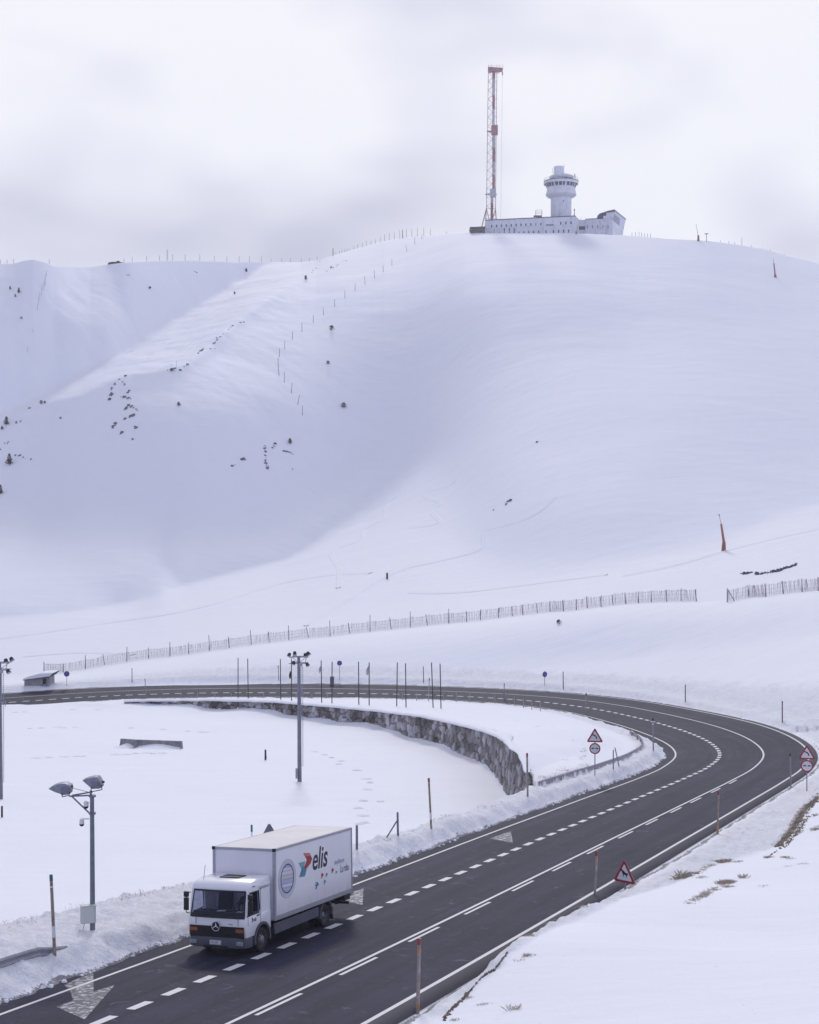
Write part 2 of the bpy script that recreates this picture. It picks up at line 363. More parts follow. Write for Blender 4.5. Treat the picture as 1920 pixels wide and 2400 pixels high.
# columns: directions
ucols = np.unique(np.concatenate([np.arange(-.62, -.33, .006), np.arange(-.33, -.272, .0018), np.arange(-.272, .2721, .00095), np.arange(.272, .33, .0018), np.arange(.33, .62, .006)]))
xcols = 960+ucols*F
NN = 640
YS = 11.0
tt = np.linspace(0, 1, NN)
Yn = YS*(Df(xcols)[None, :]/YS)**tt[:, None]
Xn = Yn*ucols[None, :]
Zn, Rn, Dn = near_height(Xn, Yn)
zf_target = CZ+(1200-yf(xcols))/F*Df(xcols)

# hill: slope map in direction space, integrated upward from the fence line
ctl = np.array([(-200,1500,.04),(0,1500,.04),(0,1440,.05),(300,1440,.05),(600,1370,.07),(900,1330,.08),(1100,1350,.10),(1300,1385,.12),(1500,1350,.14),(1700,1310,.16),(1900,1260,.18),
 (900,1240,.15),(1000,1180,.2),(1080,1080,.3),(1150,980,.37),(1250,880,.42),(0,1270,.2),(120,1300,.22),(0,1180,.36),(180,1200,.40),(270,1330,.34),(330,1290,.3),(400,1230,.50),(560,1180,.52),(700,1120,.5),(820,1040,.5),
 (300,1080,.56),(50,1080,.52),(-100,1080,.5),(200,980,.50),(100,1020,.52),(560,1020,.56),(480,900,.36),(560,880,.33),(640,820,.38),(700,930,.44),(900,880,.5),(900,760,.5),(900,980,.5),(1100,770,.52),(1300,720,.52),(1500,720,.48),(1700,700,.45),(1900,700,.42),
 (1050,630,.46),(1300,610,.42),(1550,610,.38),(1850,660,.32),(1150,570,.28),(1350,570,.26),(960,575,.28),(820,625,.3),(760,700,.38),(1500,880,.43),(1800,830,.40),(1400,980,.46),(1700,1030,.5),(1920,1000,.48),
 (1250,1290,.46),(1450,1260,.54),(1250,1150,.40),(1650,1200,.46),(1850,1120,.42),(2100,1100,.42),(2100,800,.42),(2400,1000,.42),(2100,1300,.2),(-300,900,.5),(-300,1300,.3)], float)
rX = np.array([-700, 0, 47, 72, 111, 189, 267, 312, 389.5, 440, 473, 517.5, 556.5, 612, 662, 723.4, 751, 770])
rYv = np.array([1010, 985, 967, 956, 942, 926, 887, 876, 870, 856, 828, 789, 750, 711, 675, 642, 614, 602])
bX = np.array([-700, 0, 83, 167, 278, 345, 423, 501, 556, 612, 629, 770])
bYv = np.array([1000, 975, 934, 884, 834, 789, 745, 695, 661, 628, 617, 600])
def slope_map(x, y):
    dx = (x[..., None]-ctl[:, 0])/150; dy = (y[..., None]-ctl[:, 1])/75
    wgt = np.exp(-(dx*dx+dy*dy))+1e-7*np.exp(-np.sqrt(dx*dx+dy*dy)*.5)
    m = (wgt*ctl[:, 2]).sum(-1)/wgt.sum(-1)
    r_ = np.interp(x, rX, rYv); b_ = np.interp(x, bX, bYv)
    wv = 1-sstep(735, 765, x)
    wig = fbm(x/26, y/17, 3)*7
    ramp_ = sstep(-3, 3, r_-y+wig*.4)*wv
    bowl = sstep(-9, 9, b_-y+wig)*wv
    face = .50+0*x
    below = sstep(-60, -4, r_-y)*(1-sstep(-4, 2, r_-y))*(1-sstep(560, 700, x))
    m = m*(1-.5*below)+.60*.5*below
    mm = m*(1-ramp_)+.235*ramp_
    mb = .72
    # light fan high on the left (a shallower wind-swept face)
    fan = np.clip(1-np.abs((x-(205+(y-640)*.12))/(75+(y-640)*.16)), 0, 1)
    fan = sstep(0, .35, fan)*(1-sstep(700, 860, y))*sstep(600, 640, y)
    mb = mb-.22*fan-.20*(1-sstep(40, 110, x-(y-600)*-.35))*(1-sstep(640, 900, y))
    mm = mm*(1-bowl)+mb*bowl
    # sharp break between the dark slope and the bright valley floor
    vx = np.array([-900, 0, 184, 312, 440, 556, 668, 723, 779, 862, 960, 1040]); vy = np.array([1460, 1445, 1428, 1409, 1370, 1342, 1317, 1284, 1245, 1195, 1111, 1040])
    soft = np.interp(x, [700, 800, 1000], [7, 25, 60]); v_ = np.interp(x, vx, vy)
    fl = sstep(-1, 1, (y-v_)/soft)
    wl_ = 1-sstep(960, 1080, x)
    above = sstep(-110, 0, y-v_)
    patch1 = np.clip(1-np.maximum(np.abs(x-90)/175, np.abs(y-1345)/115)**3, 0, 1)*.8*(x < 260)
    patch2 = np.clip(1-(np.abs(x-378-(y-1318)*.15)/np.maximum((y-1312)*.8, 1))**2, 0, 1)*(y > 1312)
    pt = np.clip(np.maximum(patch1, patch2), 0, 1)
    dark = .50*(1-pt)+.20*pt
    hi = mm*(1-above)+dark*above
    mm = np.where(wl_ > 0, (hi*(1-fl)+.085*fl)*wl_+mm*(1-wl_), mm)
    v2 = np.interp(x, [1100, 1182, 1294, 1461, 1572, 1683, 1795, 1920, 2300], [1400, 1384, 1356, 1323, 1295, 1278, 1222, 1178, 1100])
    f2 = sstep(-22, 22, y-v2)*sstep(1130, 1230, x)
    mm = mm*(1-f2)+np.minimum(mm, .15)*f2
    return mm
cX = np.array([-1400, -500, 0, 33, 55.6, 78, 106, 128, 211.5, 250, 289, 345, 400.7, 473, 534, 629, 707, 740, 762, 790, 829, 868, 901.5, 960, 1015.6, 1088, 1127, 1349.5, 1461, 1516.5, 1572, 1636, 1661, 1739, 1795, 1850, 1920, 2300, 3400])
cY = np.array([700, 640, 618.5, 618, 611, 607.4, 614, 623.5, 627, 621, 617, 613.5, 610, 610, 613.5, 615.7, 615.7, 611, 604.6, 595.7, 584.6, 574, 564, 555.6, 551, 545.5, 546.5, 546.5, 551, 555.6, 560, 562.5, 564, 575, 584.6, 601, 618, 740, 900])
NH = 460
xs = xcols.copy()
tq = np.linspace(0, 1, NH)
crest_s = smooth_line(cX, cY, 70)
def rows(x, q):
    x = np.asarray(x, float)[None, :]; q = np.asarray(q, float)[:, None]
    yt_ = crest_s(x)+(np.interp(x, cX, cY)-crest_s(x))*sstep(.55, 1, q); return yf(x)+(yt_-yf(x))*q
def solve_logD():
    gx = np.unique(np.concatenate([np.arange(-1300, -150, 60), np.arange(-150, 2060, 11), np.arange(2060, 3260, 60)])).astype(float)
    nq = 230; gq = np.linspace(0, 1, nq)
    yl = yf(gx); yt = crest_s(gx); Y_ = rows(gx, gq)
    m = slope_map(np.broadcast_to(gx, Y_.shape), Y_); e = (1200-Y_)/F
    g = 1/(F*np.maximum(m-e, .05))                     # d ln D per pixel upwards
    dyp = (yl-yt)/(nq-1)                                # px per row, per column
    dxp = np.diff(gx)
    tgt = .5*(g[1:]+g[:-1])*dyp[None]                   # target difference row to row
    wy = 1/np.maximum(dyp[None], .1)*np.ones_like(tgt)*(.0009/np.maximum(.5*(g[1:]+g[:-1]), .0004))
    shift = (yl[1:]-yl[:-1])[None]*(1-gq[:, None])+(yt[1:]-yt[:-1])[None]*gq[:, None]   # y change between columns at equal q
    tx_ = -(.5*(g[:, 1:]+g[:, :-1]))*shift              # ln D change explained by y change
    wx = np.broadcast_to(.12/dxp[None], tx_.shape)*np.sqrt(np.maximum(dyp[None, 1:], .1)*1.0)
    wy = wy*np.sqrt(np.gradient(gx))[None]; wx = wx*np.sqrt(dxp)[None]
    L0 = np.log(Df(gx))
    def A(L):  # normal operator, row 0 fixed to zero
        L = L.copy(); L[0] = 0
        ry = wy*wy*(L[1:]-L[:-1]); rx = wx*wx*(L[:, 1:]-L[:, :-1]); o = np.zeros_like(L)
        o[1:] += ry; o[:-1] -= ry; o[:, 1:] += rx; o[:, :-1] -= rx; o[0] = 0; return o
    base = np.broadcast_to(L0, Y_.shape)
    ry = wy*wy*tgt; rx = wx*wx*(tx_-(base[:, 1:]-base[:, :-1])); b = np.zeros_like(Y_)
    b[1:] += ry; b[:-1] -= ry; b[:, 1:] += rx; b[:, :-1] -= rx; b[0] = 0
    dg = np.zeros_like(Y_); dg[1:] += wy*wy; dg[:-1] += wy*wy; dg[:, 1:] += wx*wx; dg[:, :-1] += wx*wx
    L = np.vstack([np.zeros((1, len(gx))), np.cumsum(tgt.mean(1)[:, None]*np.ones_like(tgt), 0)])
    r = b-A(L); z = r/dg; p = z.copy(); rz = (r*z).sum()
    for it in range(1500):
        Ap = A(p); al = rz/(p*Ap).sum(); L = L+al*p; r = r-al*Ap; z = r/dg; n_ = (r*z).sum(); p = z+(n_/rz)*p; rz = n_
        if rz < 1e-14: break
    return gx, gq, L+base
Yp = rows(xs, tq)
gx_, gq_, LD = solve_logD()
D = np.empty_like(Yp)
tmp = np.empty((NH, len(gx_)))
for c in range(len(gx_)): tmp[:, c] = np.interp(tq, gq_, LD[:, c])
for i in range(NH): D[i] = np.exp(np.interp(xs, gx_, tmp[i]))
kern = np.exp(-(np.arange(-9, 10)/3.6)**2); kern /= kern.sum(); pad = np.pad(D, ((0, 0), (9, 9)), mode='edge'); D = sum(kern[k]*pad[:, k:k+D.shape[1]] for k in range(19))
# the summit plateau under the buildings runs nearly square to the view
rat_ = (562-.0400*(xs-1138))/D[-1]; rat_ = np.interp(np.clip(xs, 1100, 1470), xs, rat_); kq = np.exp(-(np.arange(-40, 41)/16.)**2); kq /= kq.sum(); rat_ = np.convolve(np.pad(rat_, 40, mode='edge'), kq, 'valid')
D = D*(1+(rat_-1)[None, :]*sstep(.15, 1, tq)[:, None])
Zh = CZ+(1200-Yp)/F*D
Xh = D*ucols[None, :]
tw = sstep(0.0, .10, tq)[:, None]
rel = fbm(Xh/60, D/45, 3)*1.0+fbm(Xh/9+7, D/7, 3)*.10
lft = (1-sstep(640, 800, xs))[None, :]
rel = rel+lft*fbm(Xh/18+D/30, D/26, 4, .55)*.9*sstep(.25, .5, tq)[:, None]
streak = fbm((Xh*.5+D*.86)/6, (Xh*.86-D*.5)/42, 3)*.16
edge_top = 1-sstep(.94, 1.0, tq)[:, None]*.7
Zh = Zh+(rel+streak)*tw*edge_top*np.clip(D/500, .3, 1.2)
# join near part to the fence line, and drop behind the crest
wj = sstep(.955, 1, tt)[:, None]
Zn = Zn*(1-wj)+wj*zf_target[None, :]
back = []
for dD, dz in ((6, -.6), (16, -3), (40, -14), (110, -55), (260, -140)):
    D2 = D[-1]+dD; back.append((D2*ucols, D2, Zh[-1]+dz))
XA = np.vstack([Xn, Xh[1:]]+[b[0][None] for b in back]); YA = np.vstack([Yn, D[1:]]+[b[1][None] for b in back]); ZA = np.vstack([Zn, Zh[1:]]+[b[2][None] for b in back])
RA = np.vstack([Rn, np.zeros((len(XA)-NN, len(ucols)))])
open('/tmp/dbg.txt','w').write(str([int(np.interp(x, xs, D[-1])) for x in (0, 200, 400, 600, 740, 800, 960, 1200, 1400, 1700, 1900)]))

def grid_mesh(name, X, Y, Z, mats, attrs=None):
    nr, nc = X.shape; me = bpy.data.meshes.new(name)
    co = np.stack([X, Y, Z], -1).reshape(-1, 3)
    a = (np.arange(nr-1)[:, None]*nc+np.arange(nc-1)[None]).ravel()
    fc = np.stack([a, a+1, a+1+nc, a+nc], 1)
    me.vertices.add(len(co)); me.vertices.foreach_set('co', co.astype(np.float32).ravel())
    me.loops.add(fc.size); me.loops.foreach_set('vertex_index', fc.ravel().astype(np.int32))
    me.polygons.add(len(fc)); me.polygons.foreach_set('loop_start', (np.arange(len(fc))*4).astype(np.int32))
    me.polygons.foreach_set('loop_total', np.full(len(fc), 4, np.int32))
    me.polygons.foreach_set('use_smooth', np.ones(len(fc), bool))
    for k, v in (attrs or {}).items():
        at = me.attributes.new(k, 'FLOAT', 'POINT'); at.data.foreach_set('value', v.astype(np.float32).ravel())
    me.update(calc_edges=True); me.validate()
    for m in mats: me.materials.append(m)
    o = bpy.data.objects.new(name, me); COL.objects.link(o); return o

def snow_material():
    m = bpy.data.materials.new('snow'); m.use_nodes = True; t = m.node_tree; b = t.nodes['Principled BSDF']
    b.inputs['Roughness'].default_value = .75; b.inputs['Specular IOR Level'].default_value = .25
    tcn = N(t, 'ShaderNodeTexCoord'); at = N(t, 'ShaderNodeAttribute', attribute_name='rough')
    q = lambda *a, **k: mth(t, *a, **k)
    na = N(t, 'ShaderNodeTexNoise', i_Scale=.35, i_Detail=6.0, i_Roughness=.6); t.links.new(tcn.outputs['Object'], na.inputs['Vector'])
    nb = N(t, 'ShaderNodeTexNoise', i_Scale=4.2, i_Detail=7.0, i_Roughness=.68); t.links.new(tcn.outputs['Object'], nb.inputs['Vector'])
    # wind crust, stretched across the slope
    mpn = N(t, 'ShaderNodeMapping'); mpn.inputs['Rotation'].default_value = (0, 0, R(28)); mpn.inputs['Scale'].default_value = (.06, .35, .3)
    t.links.new(tcn.outputs['Object'], mpn.inputs[0])
    nc = N(t, 'ShaderNodeTexNoise', i_Scale=1.0, i_Detail=6.0, i_Roughness=.6); t.links.new(mpn.outputs[0], nc.inputs['Vector'])
    mpd = N(t, 'ShaderNodeMapping'); mpd.inputs['Rotation'].default_value = (0, 0, R(-20)); mpd.inputs['Scale'].default_value = (.25, 1.3, 1.0); t.links.new(tcn.outputs['Object'], mpd.inputs[0])
    nd = N(t, 'ShaderNodeTexNoise', i_Scale=1.0, i_Detail=6.0, i_Roughness=.65); t.links.new(mpd.outputs[0], nd.inputs['Vector'])
    dirt = N(t, 'ShaderNodeTexNoise', i_Scale=1.7, i_Detail=8.0, i_Roughness=.75); t.links.new(tcn.outputs['Object'], dirt.inputs['Vector'])
    cl = ramp(t, [(0.0, (.82, .83, .88)), (1.0, (.87, .88, .92))], 'LINEAR'); t.links.new(na.outputs['Fac'], cl.inputs[0])
    dr = ramp(t, [(.40, (.84, .83, .83)), (.60, (1, 1, 1))], 'LINEAR'); t.links.new(dirt.outputs['Fac'], dr.inputs[0])
    mm = N(t, 'ShaderNodeMix', data_type='RGBA', blend_type='MULTIPLY'); t.links.new(q('MULTIPLY', at.outputs['Fac'], .75), mm.inputs['Factor'])
    t.links.new(cl.outputs[0], mm.inputs[6]); t.links.new(dr.outputs[0], mm.inputs[7])
    ed = N(t, 'ShaderNodeAttribute', attribute_name='foot'); grit = N(t, 'ShaderNodeTexNoise', i_Scale=7.0, i_Detail=6.0, i_Roughness=.8); t.links.new(tcn.outputs['Object'], grit.inputs['Vector'])
    gm = q('MULTIPLY', q('GREATER_THAN', q('ADD', q('MULTIPLY', ed.outputs['Fac'], .32), grit.outputs['Fac']), .66), .85)
    mg = N(t, 'ShaderNodeMix', data_type='RGBA'); mg.inputs[7].default_value = (.10, .095, .11, 1); t.links.new(gm, mg.inputs['Factor']); t.links.new(mm.outputs[2], mg.inputs[6]); t.links.new(mg.outputs[2], b.inputs['Base Color'])
    h = q('ADD', q('MULTIPLY', nb.outputs['Fac'], q('MULTIPLY_ADD', at.outputs['Fac'], .125, .012)), q('ADD', q('MULTIPLY', nc.outputs['Fac'], .13), q('MULTIPLY', nd.outputs['Fac'], .035)))
    bp = N(t, 'ShaderNodeBump', i_Strength=1.0, i_Distance=1.0); t.links.new(h, bp.inputs['Height']); t.links.new(bp.outputs[0], b.inputs['Normal'])
    return m
SNOW = snow_material()
FA = np.zeros_like(RA); FA[:NN] = (1-sstep(.0, .36, np.abs(Dn)))*(1-sstep(100, 150, Yn))
ground = grid_mesh('snow_ground', XA, YA, ZA, [SNOW], {'rough': RA, 'foot': FA}); tag(ground, kind='structure')

# ray from the camera through a photo pixel onto the terrain -> (point, distance)
def hit(x, y, dmin=0.0, dmax=1e9):
    u = (x-960)/F; c = np.interp(u, ucols, np.arange(len(ucols))); i = int(c); fcn = c-i; j = min(i+1, len(ucols)-1)
    Yc = YA[:, i]*(1-fcn)+YA[:, j]*fcn; Zc = ZA[:, i]*(1-fcn)+ZA[:, j]*fcn
    g = Zc-(CZ+(1200-y)/F*Yc); ok = (g >= 0) & (Yc > dmin) & (Yc < dmax)
    k = int(np.argmax(ok)) if ok.any() else len(Yc)-7
    if k == 0 or not ok.any():
        kk = k
        return Vector((u*Yc[kk], Yc[kk], Zc[kk]))
    t = g[k-1]/(g[k-1]-g[k]) if g[k] != g[k-1] else 0
    t = min(max(t, 0), 1)
    Yh = Yc[k-1]+(Yc[k]-Yc[k-1])*t; return Vector((u*Yh, Yh, Zc[k-1]+(Zc[k]-Zc[k-1])*t))
def gz(X, Y):
    u = X/Y; c = np.interp(u, ucols, np.arange(len(ucols))); i = int(c); f_ = c-i; j = min(i+1, len(ucols)-1)
    return float(np.interp(Y, YA[:, i], ZA[:, i])*(1-f_)+np.interp(Y, YA[:, j], ZA[:, j])*f_)

# ------------------------------------------------------------------ road
def asphalt_material():
    m = bpy.data.materials.new('asphalt'); m.use_nodes = True; t = m.node_tree; b = t.nodes['Principled BSDF']
    b.inputs['Roughness'].default_value = .72; b.inputs['Specular IOR Level'].default_value = .12
    q = lambda *a, **k: mth(t, *a, **k)
    uv = N(t, 'ShaderNodeAttribute', attribute_name='lat'); st = N(t, 'ShaderNodeAttribute', attribute_name='sta')
    tcn = N(t, 'ShaderNodeTexCoord')
    fine = N(t, 'ShaderNodeTexNoise', i_Scale=14.0, i_Detail=8.0, i_Roughness=.75); t.links.new(tcn.outputs['Object'], fine.inputs['Vector'])
    big = N(t, 'ShaderNodeTexNoise', i_Scale=.22, i_Detail=5.0, i_Roughness=.6); t.links.new(tcn.outputs['Object'], big.inputs['Vector'])
    cv = N(t, 'ShaderNodeCombineXYZ'); t.links.new(q('MULTIPLY', st.outputs['Fac'], .045), cv.inputs[0]); t.links.new(q('MULTIPLY', uv.outputs['Fac'], 1.1), cv.inputs[1])
    lon = N(t, 'ShaderNodeTexNoise', i_Scale=1.0, i_Detail=5.0, i_Roughness=.6); t.links.new(cv.outputs[0], lon.inputs['Vector'])
    base = ramp(t, [(.25, (.010, .0105, .028)), (.75, (.036, .036, .070))], 'LINEAR')
    t.links.new(q('ADD', q('MULTIPLY', fine.outputs['Fac'], .55), q('MULTIPLY', big.outputs['Fac'], .45)), base.inputs[0])
    lr = ramp(t, [(.33, (.62, .62, .65)), (.5, (1, 1, 1)), (.68, (1.38, 1.35, 1.32))], 'LINEAR'); t.links.new(lon.outputs['Fac'], lr.inputs[0])
    mm = N(t, 'ShaderNodeMix', data_type='RGBA', blend_type='MULTIPLY'); mm.inputs['Factor'].default_value = .85
    t.links.new(base.outputs[0], mm.inputs[6]); t.links.new(lr.outputs[0], mm.inputs[7])
    # dark seam beside the lane divider and hairline cracks
    wob = q('MULTIPLY', q('SUBTRACT', big.outputs['Fac'], .5), .5)
    dv = q('ABSOLUTE', q('ADD', q('ADD', uv.outputs['Fac'], .75), wob))
    seam = q('MULTIPLY', q('SUBTRACT', 1.0, q('DIVIDE', dv, .42), clamp=True), .42)
    dv2 = q('ABSOLUTE', q('SUBTRACT', q('ADD', uv.outputs['Fac'], wob), 2.75)); seam2 = q('MULTIPLY', q('SUBTRACT', 1.0, q('DIVIDE', dv2, .22), clamp=True), .22)
    vor = N(t, 'ShaderNodeTexVoronoi', feature='DISTANCE_TO_EDGE', i_Scale=.16); 
    dw = N(t, 'ShaderNodeTexNoise', i_Scale=.7, i_Detail=5.0); t.links.new(tcn.outputs['Object'], dw.inputs['Vector'])
    wv = N(t, 'ShaderNodeVectorMath', operation='ADD'); t.links.new(tcn.outputs['Object'], wv.inputs[0])
    sv = N(t, 'ShaderNodeVectorMath', operation='SCALE'); sv.inputs['Scale'].default_value = 3.2; t.links.new(dw.outputs['Color'], sv.inputs[0]); t.links.new(sv.outputs[0], wv.inputs[1])
    t.links.new(wv.outputs[0], vor.inputs['Vector'])
    crack = q('MULTIPLY', q('LESS_THAN', vor.outputs['Distance'], .0045), .30)
    tot = q('SUBTRACT', 1.0, q('ADD', q('ADD', seam, seam2), crack), clamp=True)
    wt_ = q('COSINE', q('MULTIPLY', q('ADD', uv.outputs['Fac'], .75), 3.6))
    tot = q('MULTIPLY', tot, q('MULTIPLY_ADD', q('MULTIPLY', wt_, lon.outputs['Fac']), .20, 1.0))
    m2 = N(t, 'ShaderNodeVectorMath', operation='SCALE'); t.links.new(mm.outputs[2], m2.inputs[0]); t.links.new(tot, m2.inputs['Scale'])
    # pale dried salt scratches
    sc1 = N(t, 'ShaderNodeTexNoise', i_Scale=.9, i_Detail=9.0, i_Roughness=.72, i_Distortion=1.5); t.links.new(tcn.outputs['Object'], sc1.inputs['Vector'])
    sr = ramp(t, [(.585, (0, 0, 0)), (.72, (.085, .085, .10))], 'LINEAR'); t.links.new(sc1.outputs['Fac'], sr.inputs[0])
    ad = N(t, 'ShaderNodeVectorMath', operation='ADD'); t.links.new(m2.outputs[0], ad.inputs[0]); t.links.new(sr.outputs[0], ad.inputs[1])
    # outer strip is dustier
    es = q('MULTIPLY', q('GREATER_THAN', uv.outputs['Fac'], 7.02), q('LESS_THAN', uv.outputs['Fac'], 7.66))
    me_ = N(t, 'ShaderNodeMix', data_type='RGBA'); me_.inputs[7].default_value = (.105, .098, .110, 1)
    t.links.new(q('MULTIPLY', es, .8), me_.inputs['Factor']); t.links.new(ad.outputs[0], me_.inputs[6])
    t.links.new(me_.outputs[2], b.inputs['Base Color'])
    bp = N(t, 'ShaderNodeBump', i_Strength=.4, i_Distance=.02); t.links.new(fine.outputs['Fac'], bp.inputs['Height']); t.links.new(bp.outputs[0], b.inputs['Normal'])
    return m
ASPH = asphalt_material()
srow = np.concatenate([np.arange(S0+1, 130, .5), np.arange(130, S1-2, .8)])
lat_n = np.array([-1.0, -.999, -.6, -.2, .2, .5, .8, .999, 1.0])
lats = np.stack([-AL(srow)-.3, -AL(srow)]+[np.full(len(srow), v) for v in (-2.5, -1.2, 0, 1.5, 3.45, 5.2, 6.9, AR, AR+.03, AR+.3)], 1)
drops = np.array([-.25, 0, 0, 0, 0, 0, 0, 0, 0, 0, -.22, -.30])
X_, Y_, Z_ = rp(np.broadcast_to(srow[:, None], lats.shape), lats); Z_ = Z_+drops[None]
road = grid_mesh('road', X_, Y_, Z_, [ASPH], {'lat': lats, 'sta': np.broadcast_to(srow[:, None], lats.shape)}); tag(road, kind='structure')

def paint_material(name, c, cover=.9, sc_=6.0):
    m = bpy.data.materials.new(name); m.use_nodes = True; t = m.node_tree; b = t.nodes['Principled BSDF']; b.inputs['Roughness'].default_value = .6
    tcn = N(t, 'ShaderNodeTexCoord'); nn = N(t, 'ShaderNodeTexNoise', i_Scale=sc_, i_Detail=8.0, i_Roughness=.75); t.links.new(tcn.outputs['Object'], nn.inputs['Vector'])
    lo = 1-cover
    rr = ramp(t, [(max(0, lo+.13), (.022, .022, .042)), (lo+.24, c)], 'LINEAR'); t.links.new(nn.outputs['Fac'], rr.inputs[0]); t.links.new(rr.outputs[0], b.inputs['Base Color']); return m
PAINT = paint_material('road_paint', (.62, .61, .63), .86)
WORN = paint_material('worn_paint', (.50, .50, .58), .63, 5.0)
mk = MB()
def strip(s0, s1, d, wd, step=1.0, dz=.008):
    n = max(2, int(abs(s1-s0)/step)+1); ss = np.linspace(s0, s1, n)
    d = d(ss) if callable(d) else np.full(n, d)
    a = np.stack(rp(ss, d-wd/2, dz), 1); b = np.stack(rp(ss, d+wd/2, dz), 1)
    mk.add(np.vstack([a, b]), [(i, i+1, n+i+1, n+i) for i in range(n-1)])
strip(S0+2, 14.0, lambda s: -offL(s), .14); strip(15.2, 330-4, lambda s: -offL(s), .14)
strip(S0+2, 326, 3.45, .14)
strip(S0+2, 326, 6.97, .16)
k = -20
while k*1.88 < 322: 
    strip(k*1.88-.52, k*1.88+.52, -.02, .30, step=.6); k += 1
MARKS_D = []
for (a, b) in (((608, 2381), (714, 2331)), ((801, 2287), (888, 2245)), ((957, 2208), (1030, 2174)), ((1089, 2144), (1150, 2115)), ((1199, 2089), (1251, 2065)), ((1294, 2042), (1339, 2021)), ((1376, 2002), (1415.5, 1983.5)), ((1449, 1965.5), (1483, 1949)), ((1512, 1934), (1542.5, 1920.5)), ((1568, 1905.5), (1594, 1893)), ((1617.5, 1882), (1642, 1870)), ((1663.5, 1858), (1685, 1848)), ((1703, 1837), (1719, 1828.5))):
    pts = []
    for (x, y) in (a, b):
        # intersect the pixel ray with the road surface
        best = None
        for Yq in np.arange(38, 125, .1):
            pass
        Yq = np.arange(38, 130, .1); Xq = (x-960)/F*Yq; s_, d_ = lateral(Xq, Yq)
        zz = np.interp(s_, SS, RZ)+d_*np.interp(s_, SS, RE); g = zz-(CZ+(1200-y)/F*Yq); i = int(np.argmax(g > 0)); pts.append(float(s_[i]))
    strip(min(pts), max(pts), 3.45+.27, .13)
markings = mk.build('road_markings', PAINT, fixn=False); tag(markings, kind='structure')
# worn arrows
def road_px(x, y):
    Yq = np.arange(38, 130, .05); Xq = (x-960)/F*Yq; s_, d_ = lateral(Xq, Yq)
    zz = np.interp(s_, SS, RZ)+d_*np.interp(s_, SS, RE); g = zz-(CZ+(1200-y)/F*Yq); i = int(np.argmax(g > 0)); return float(s_[i]), float(d_[i])
aw = MB()
def patch(px, dz=.005):
    sd_ = [road_px(*p) for p in px]
    vs = [tuple(float(c) for c in rp(s_, d_, dz)) for s_, d_ in sd_]
    bm = bmesh.new(); f = bm.faces.new([bm.verts.new(v) for v in vs]); bmesh.ops.triangulate(bm, faces=[f])
    bm.verts.index_update(); aw.add([tuple(v.co) for v in bm.verts], [tuple(v.index for v in f.verts) for f in bm.faces]); bm.free()
c5 = lambda x, y: (x/3.45, 2180+y/3.45)
patch([c5(*p) for p in ((930, 445), (685, 725), (460, 625), (592, 570), (570, 500), (520, 445), (600, 405), (755, 350), (758, 500))])
patch([(1149, 1965.5), (1197.5, 1948.5), (1202.5, 1976)])
patch([(852, 2083), (850, 2122), (806, 2112), (826, 2098), (829, 2090)])
arrows = aw.build('worn_road_arrows', WORN, fixn=True); tag(arrows, kind='structure')
#NEXT
# ------------------------------------------------------------------ materials for objects
GALV = mat('galvanised', (.33, .33, .38), .5, .25, noise=.25, nscale=6)
POLE = mat('pole_grey', (.20, .21, .27), .55, .1, noise=.25, nscale=5)
DARK = mat('dark_metal', (.035, .035, .045), .5, .3, noise=.3)
BLACK = mat('black_plastic', (.012, .012, .016), .5, noise=.2)
REDP = mat('red_paint', (.28, .055, .06), .5, noise=.3, nscale=9)
REDM = mat('mast_red', (.42, .20, .22), .6, noise=.35, nscale=1.2)
WHTM = mat('mast_white', (.55, .54, .58), .6, noise=.3, nscale=1.2)
WHITE = mat('white_paint', (.72, .72, .75), .45, noise=.10, nscale=5)
WOODG = mat('weathered_pole', (.40, .36, .36), .8, noise=.4, nscale=7, col2=(.24, .19, .17))
WOODB = mat('brown_pole', (.22, .15, .12), .8, noise=.4, nscale=7, col2=(.36, .30, .26))
DWOOD = mat('dark_wood', (.055, .045, .05), .85, noise=.4, nscale=5)
SLAT = mat('slat_wood', (.66, .63, .66), .85, noise=.45, nscale=3)
GREENP = mat('green_paint', (.03, .14, .12), .5)
ORANGE = mat('orange_band', (.48, .27, .14), .6, noise=.3)
SNOWC = mat('snow_cap', (.82, .83, .88), .8, bump=.4, bscale=4)
CONC = mat('concrete', (.30, .29, .31), .85, noise=.4, nscale=2.5, bump=.4)
WALLW = mat('white_render', (.74, .75, .80), .8, noise=.22, nscale=.35)
def streaky(name, c, c2, sx=1.2, sz=.12):
    m = bpy.data.materials.new(name); m.use_nodes = True; t = m.node_tree; b = t.nodes['Principled BSDF']; b.inputs['Roughness'].default_value = .8
    tcn = N(t, 'ShaderNodeTexCoord'); mp_ = N(t, 'ShaderNodeMapping'); mp_.inputs['Scale'].default_value = (sx, sx, sz); t.links.new(tcn.outputs['Object'], mp_.inputs[0])
    nn = N(t, 'ShaderNodeTexNoise', i_Scale=1.0, i_Detail=7.0, i_Roughness=.7); t.links.new(mp_.outputs[0], nn.inputs['Vector'])
    n2 = N(t, 'ShaderNodeTexNoise', i_Scale=.5, i_Detail=5.0, i_Roughness=.7); t.links.new(tcn.outputs['Object'], n2.inputs['Vector'])
    f_ = mth(t, 'ADD', mth(t, 'MULTIPLY', nn.outputs['Fac'], .55), mth(t, 'MULTIPLY', n2.outputs['Fac'], .45))
    rr = ramp(t, [(.36, c2), (.52, c)], 'LINEAR'); t.links.new(f_, rr.inputs[0]); t.links.new(rr.outputs[0], b.inputs['Base Color']); return m
FACADE = streaky('weathered_render', (.70, .71, .76), (.50, .51, .57))
WINGM = streaky('patchy_render', (.62, .62, .68), (.38, .39, .45), 1.0, .3)
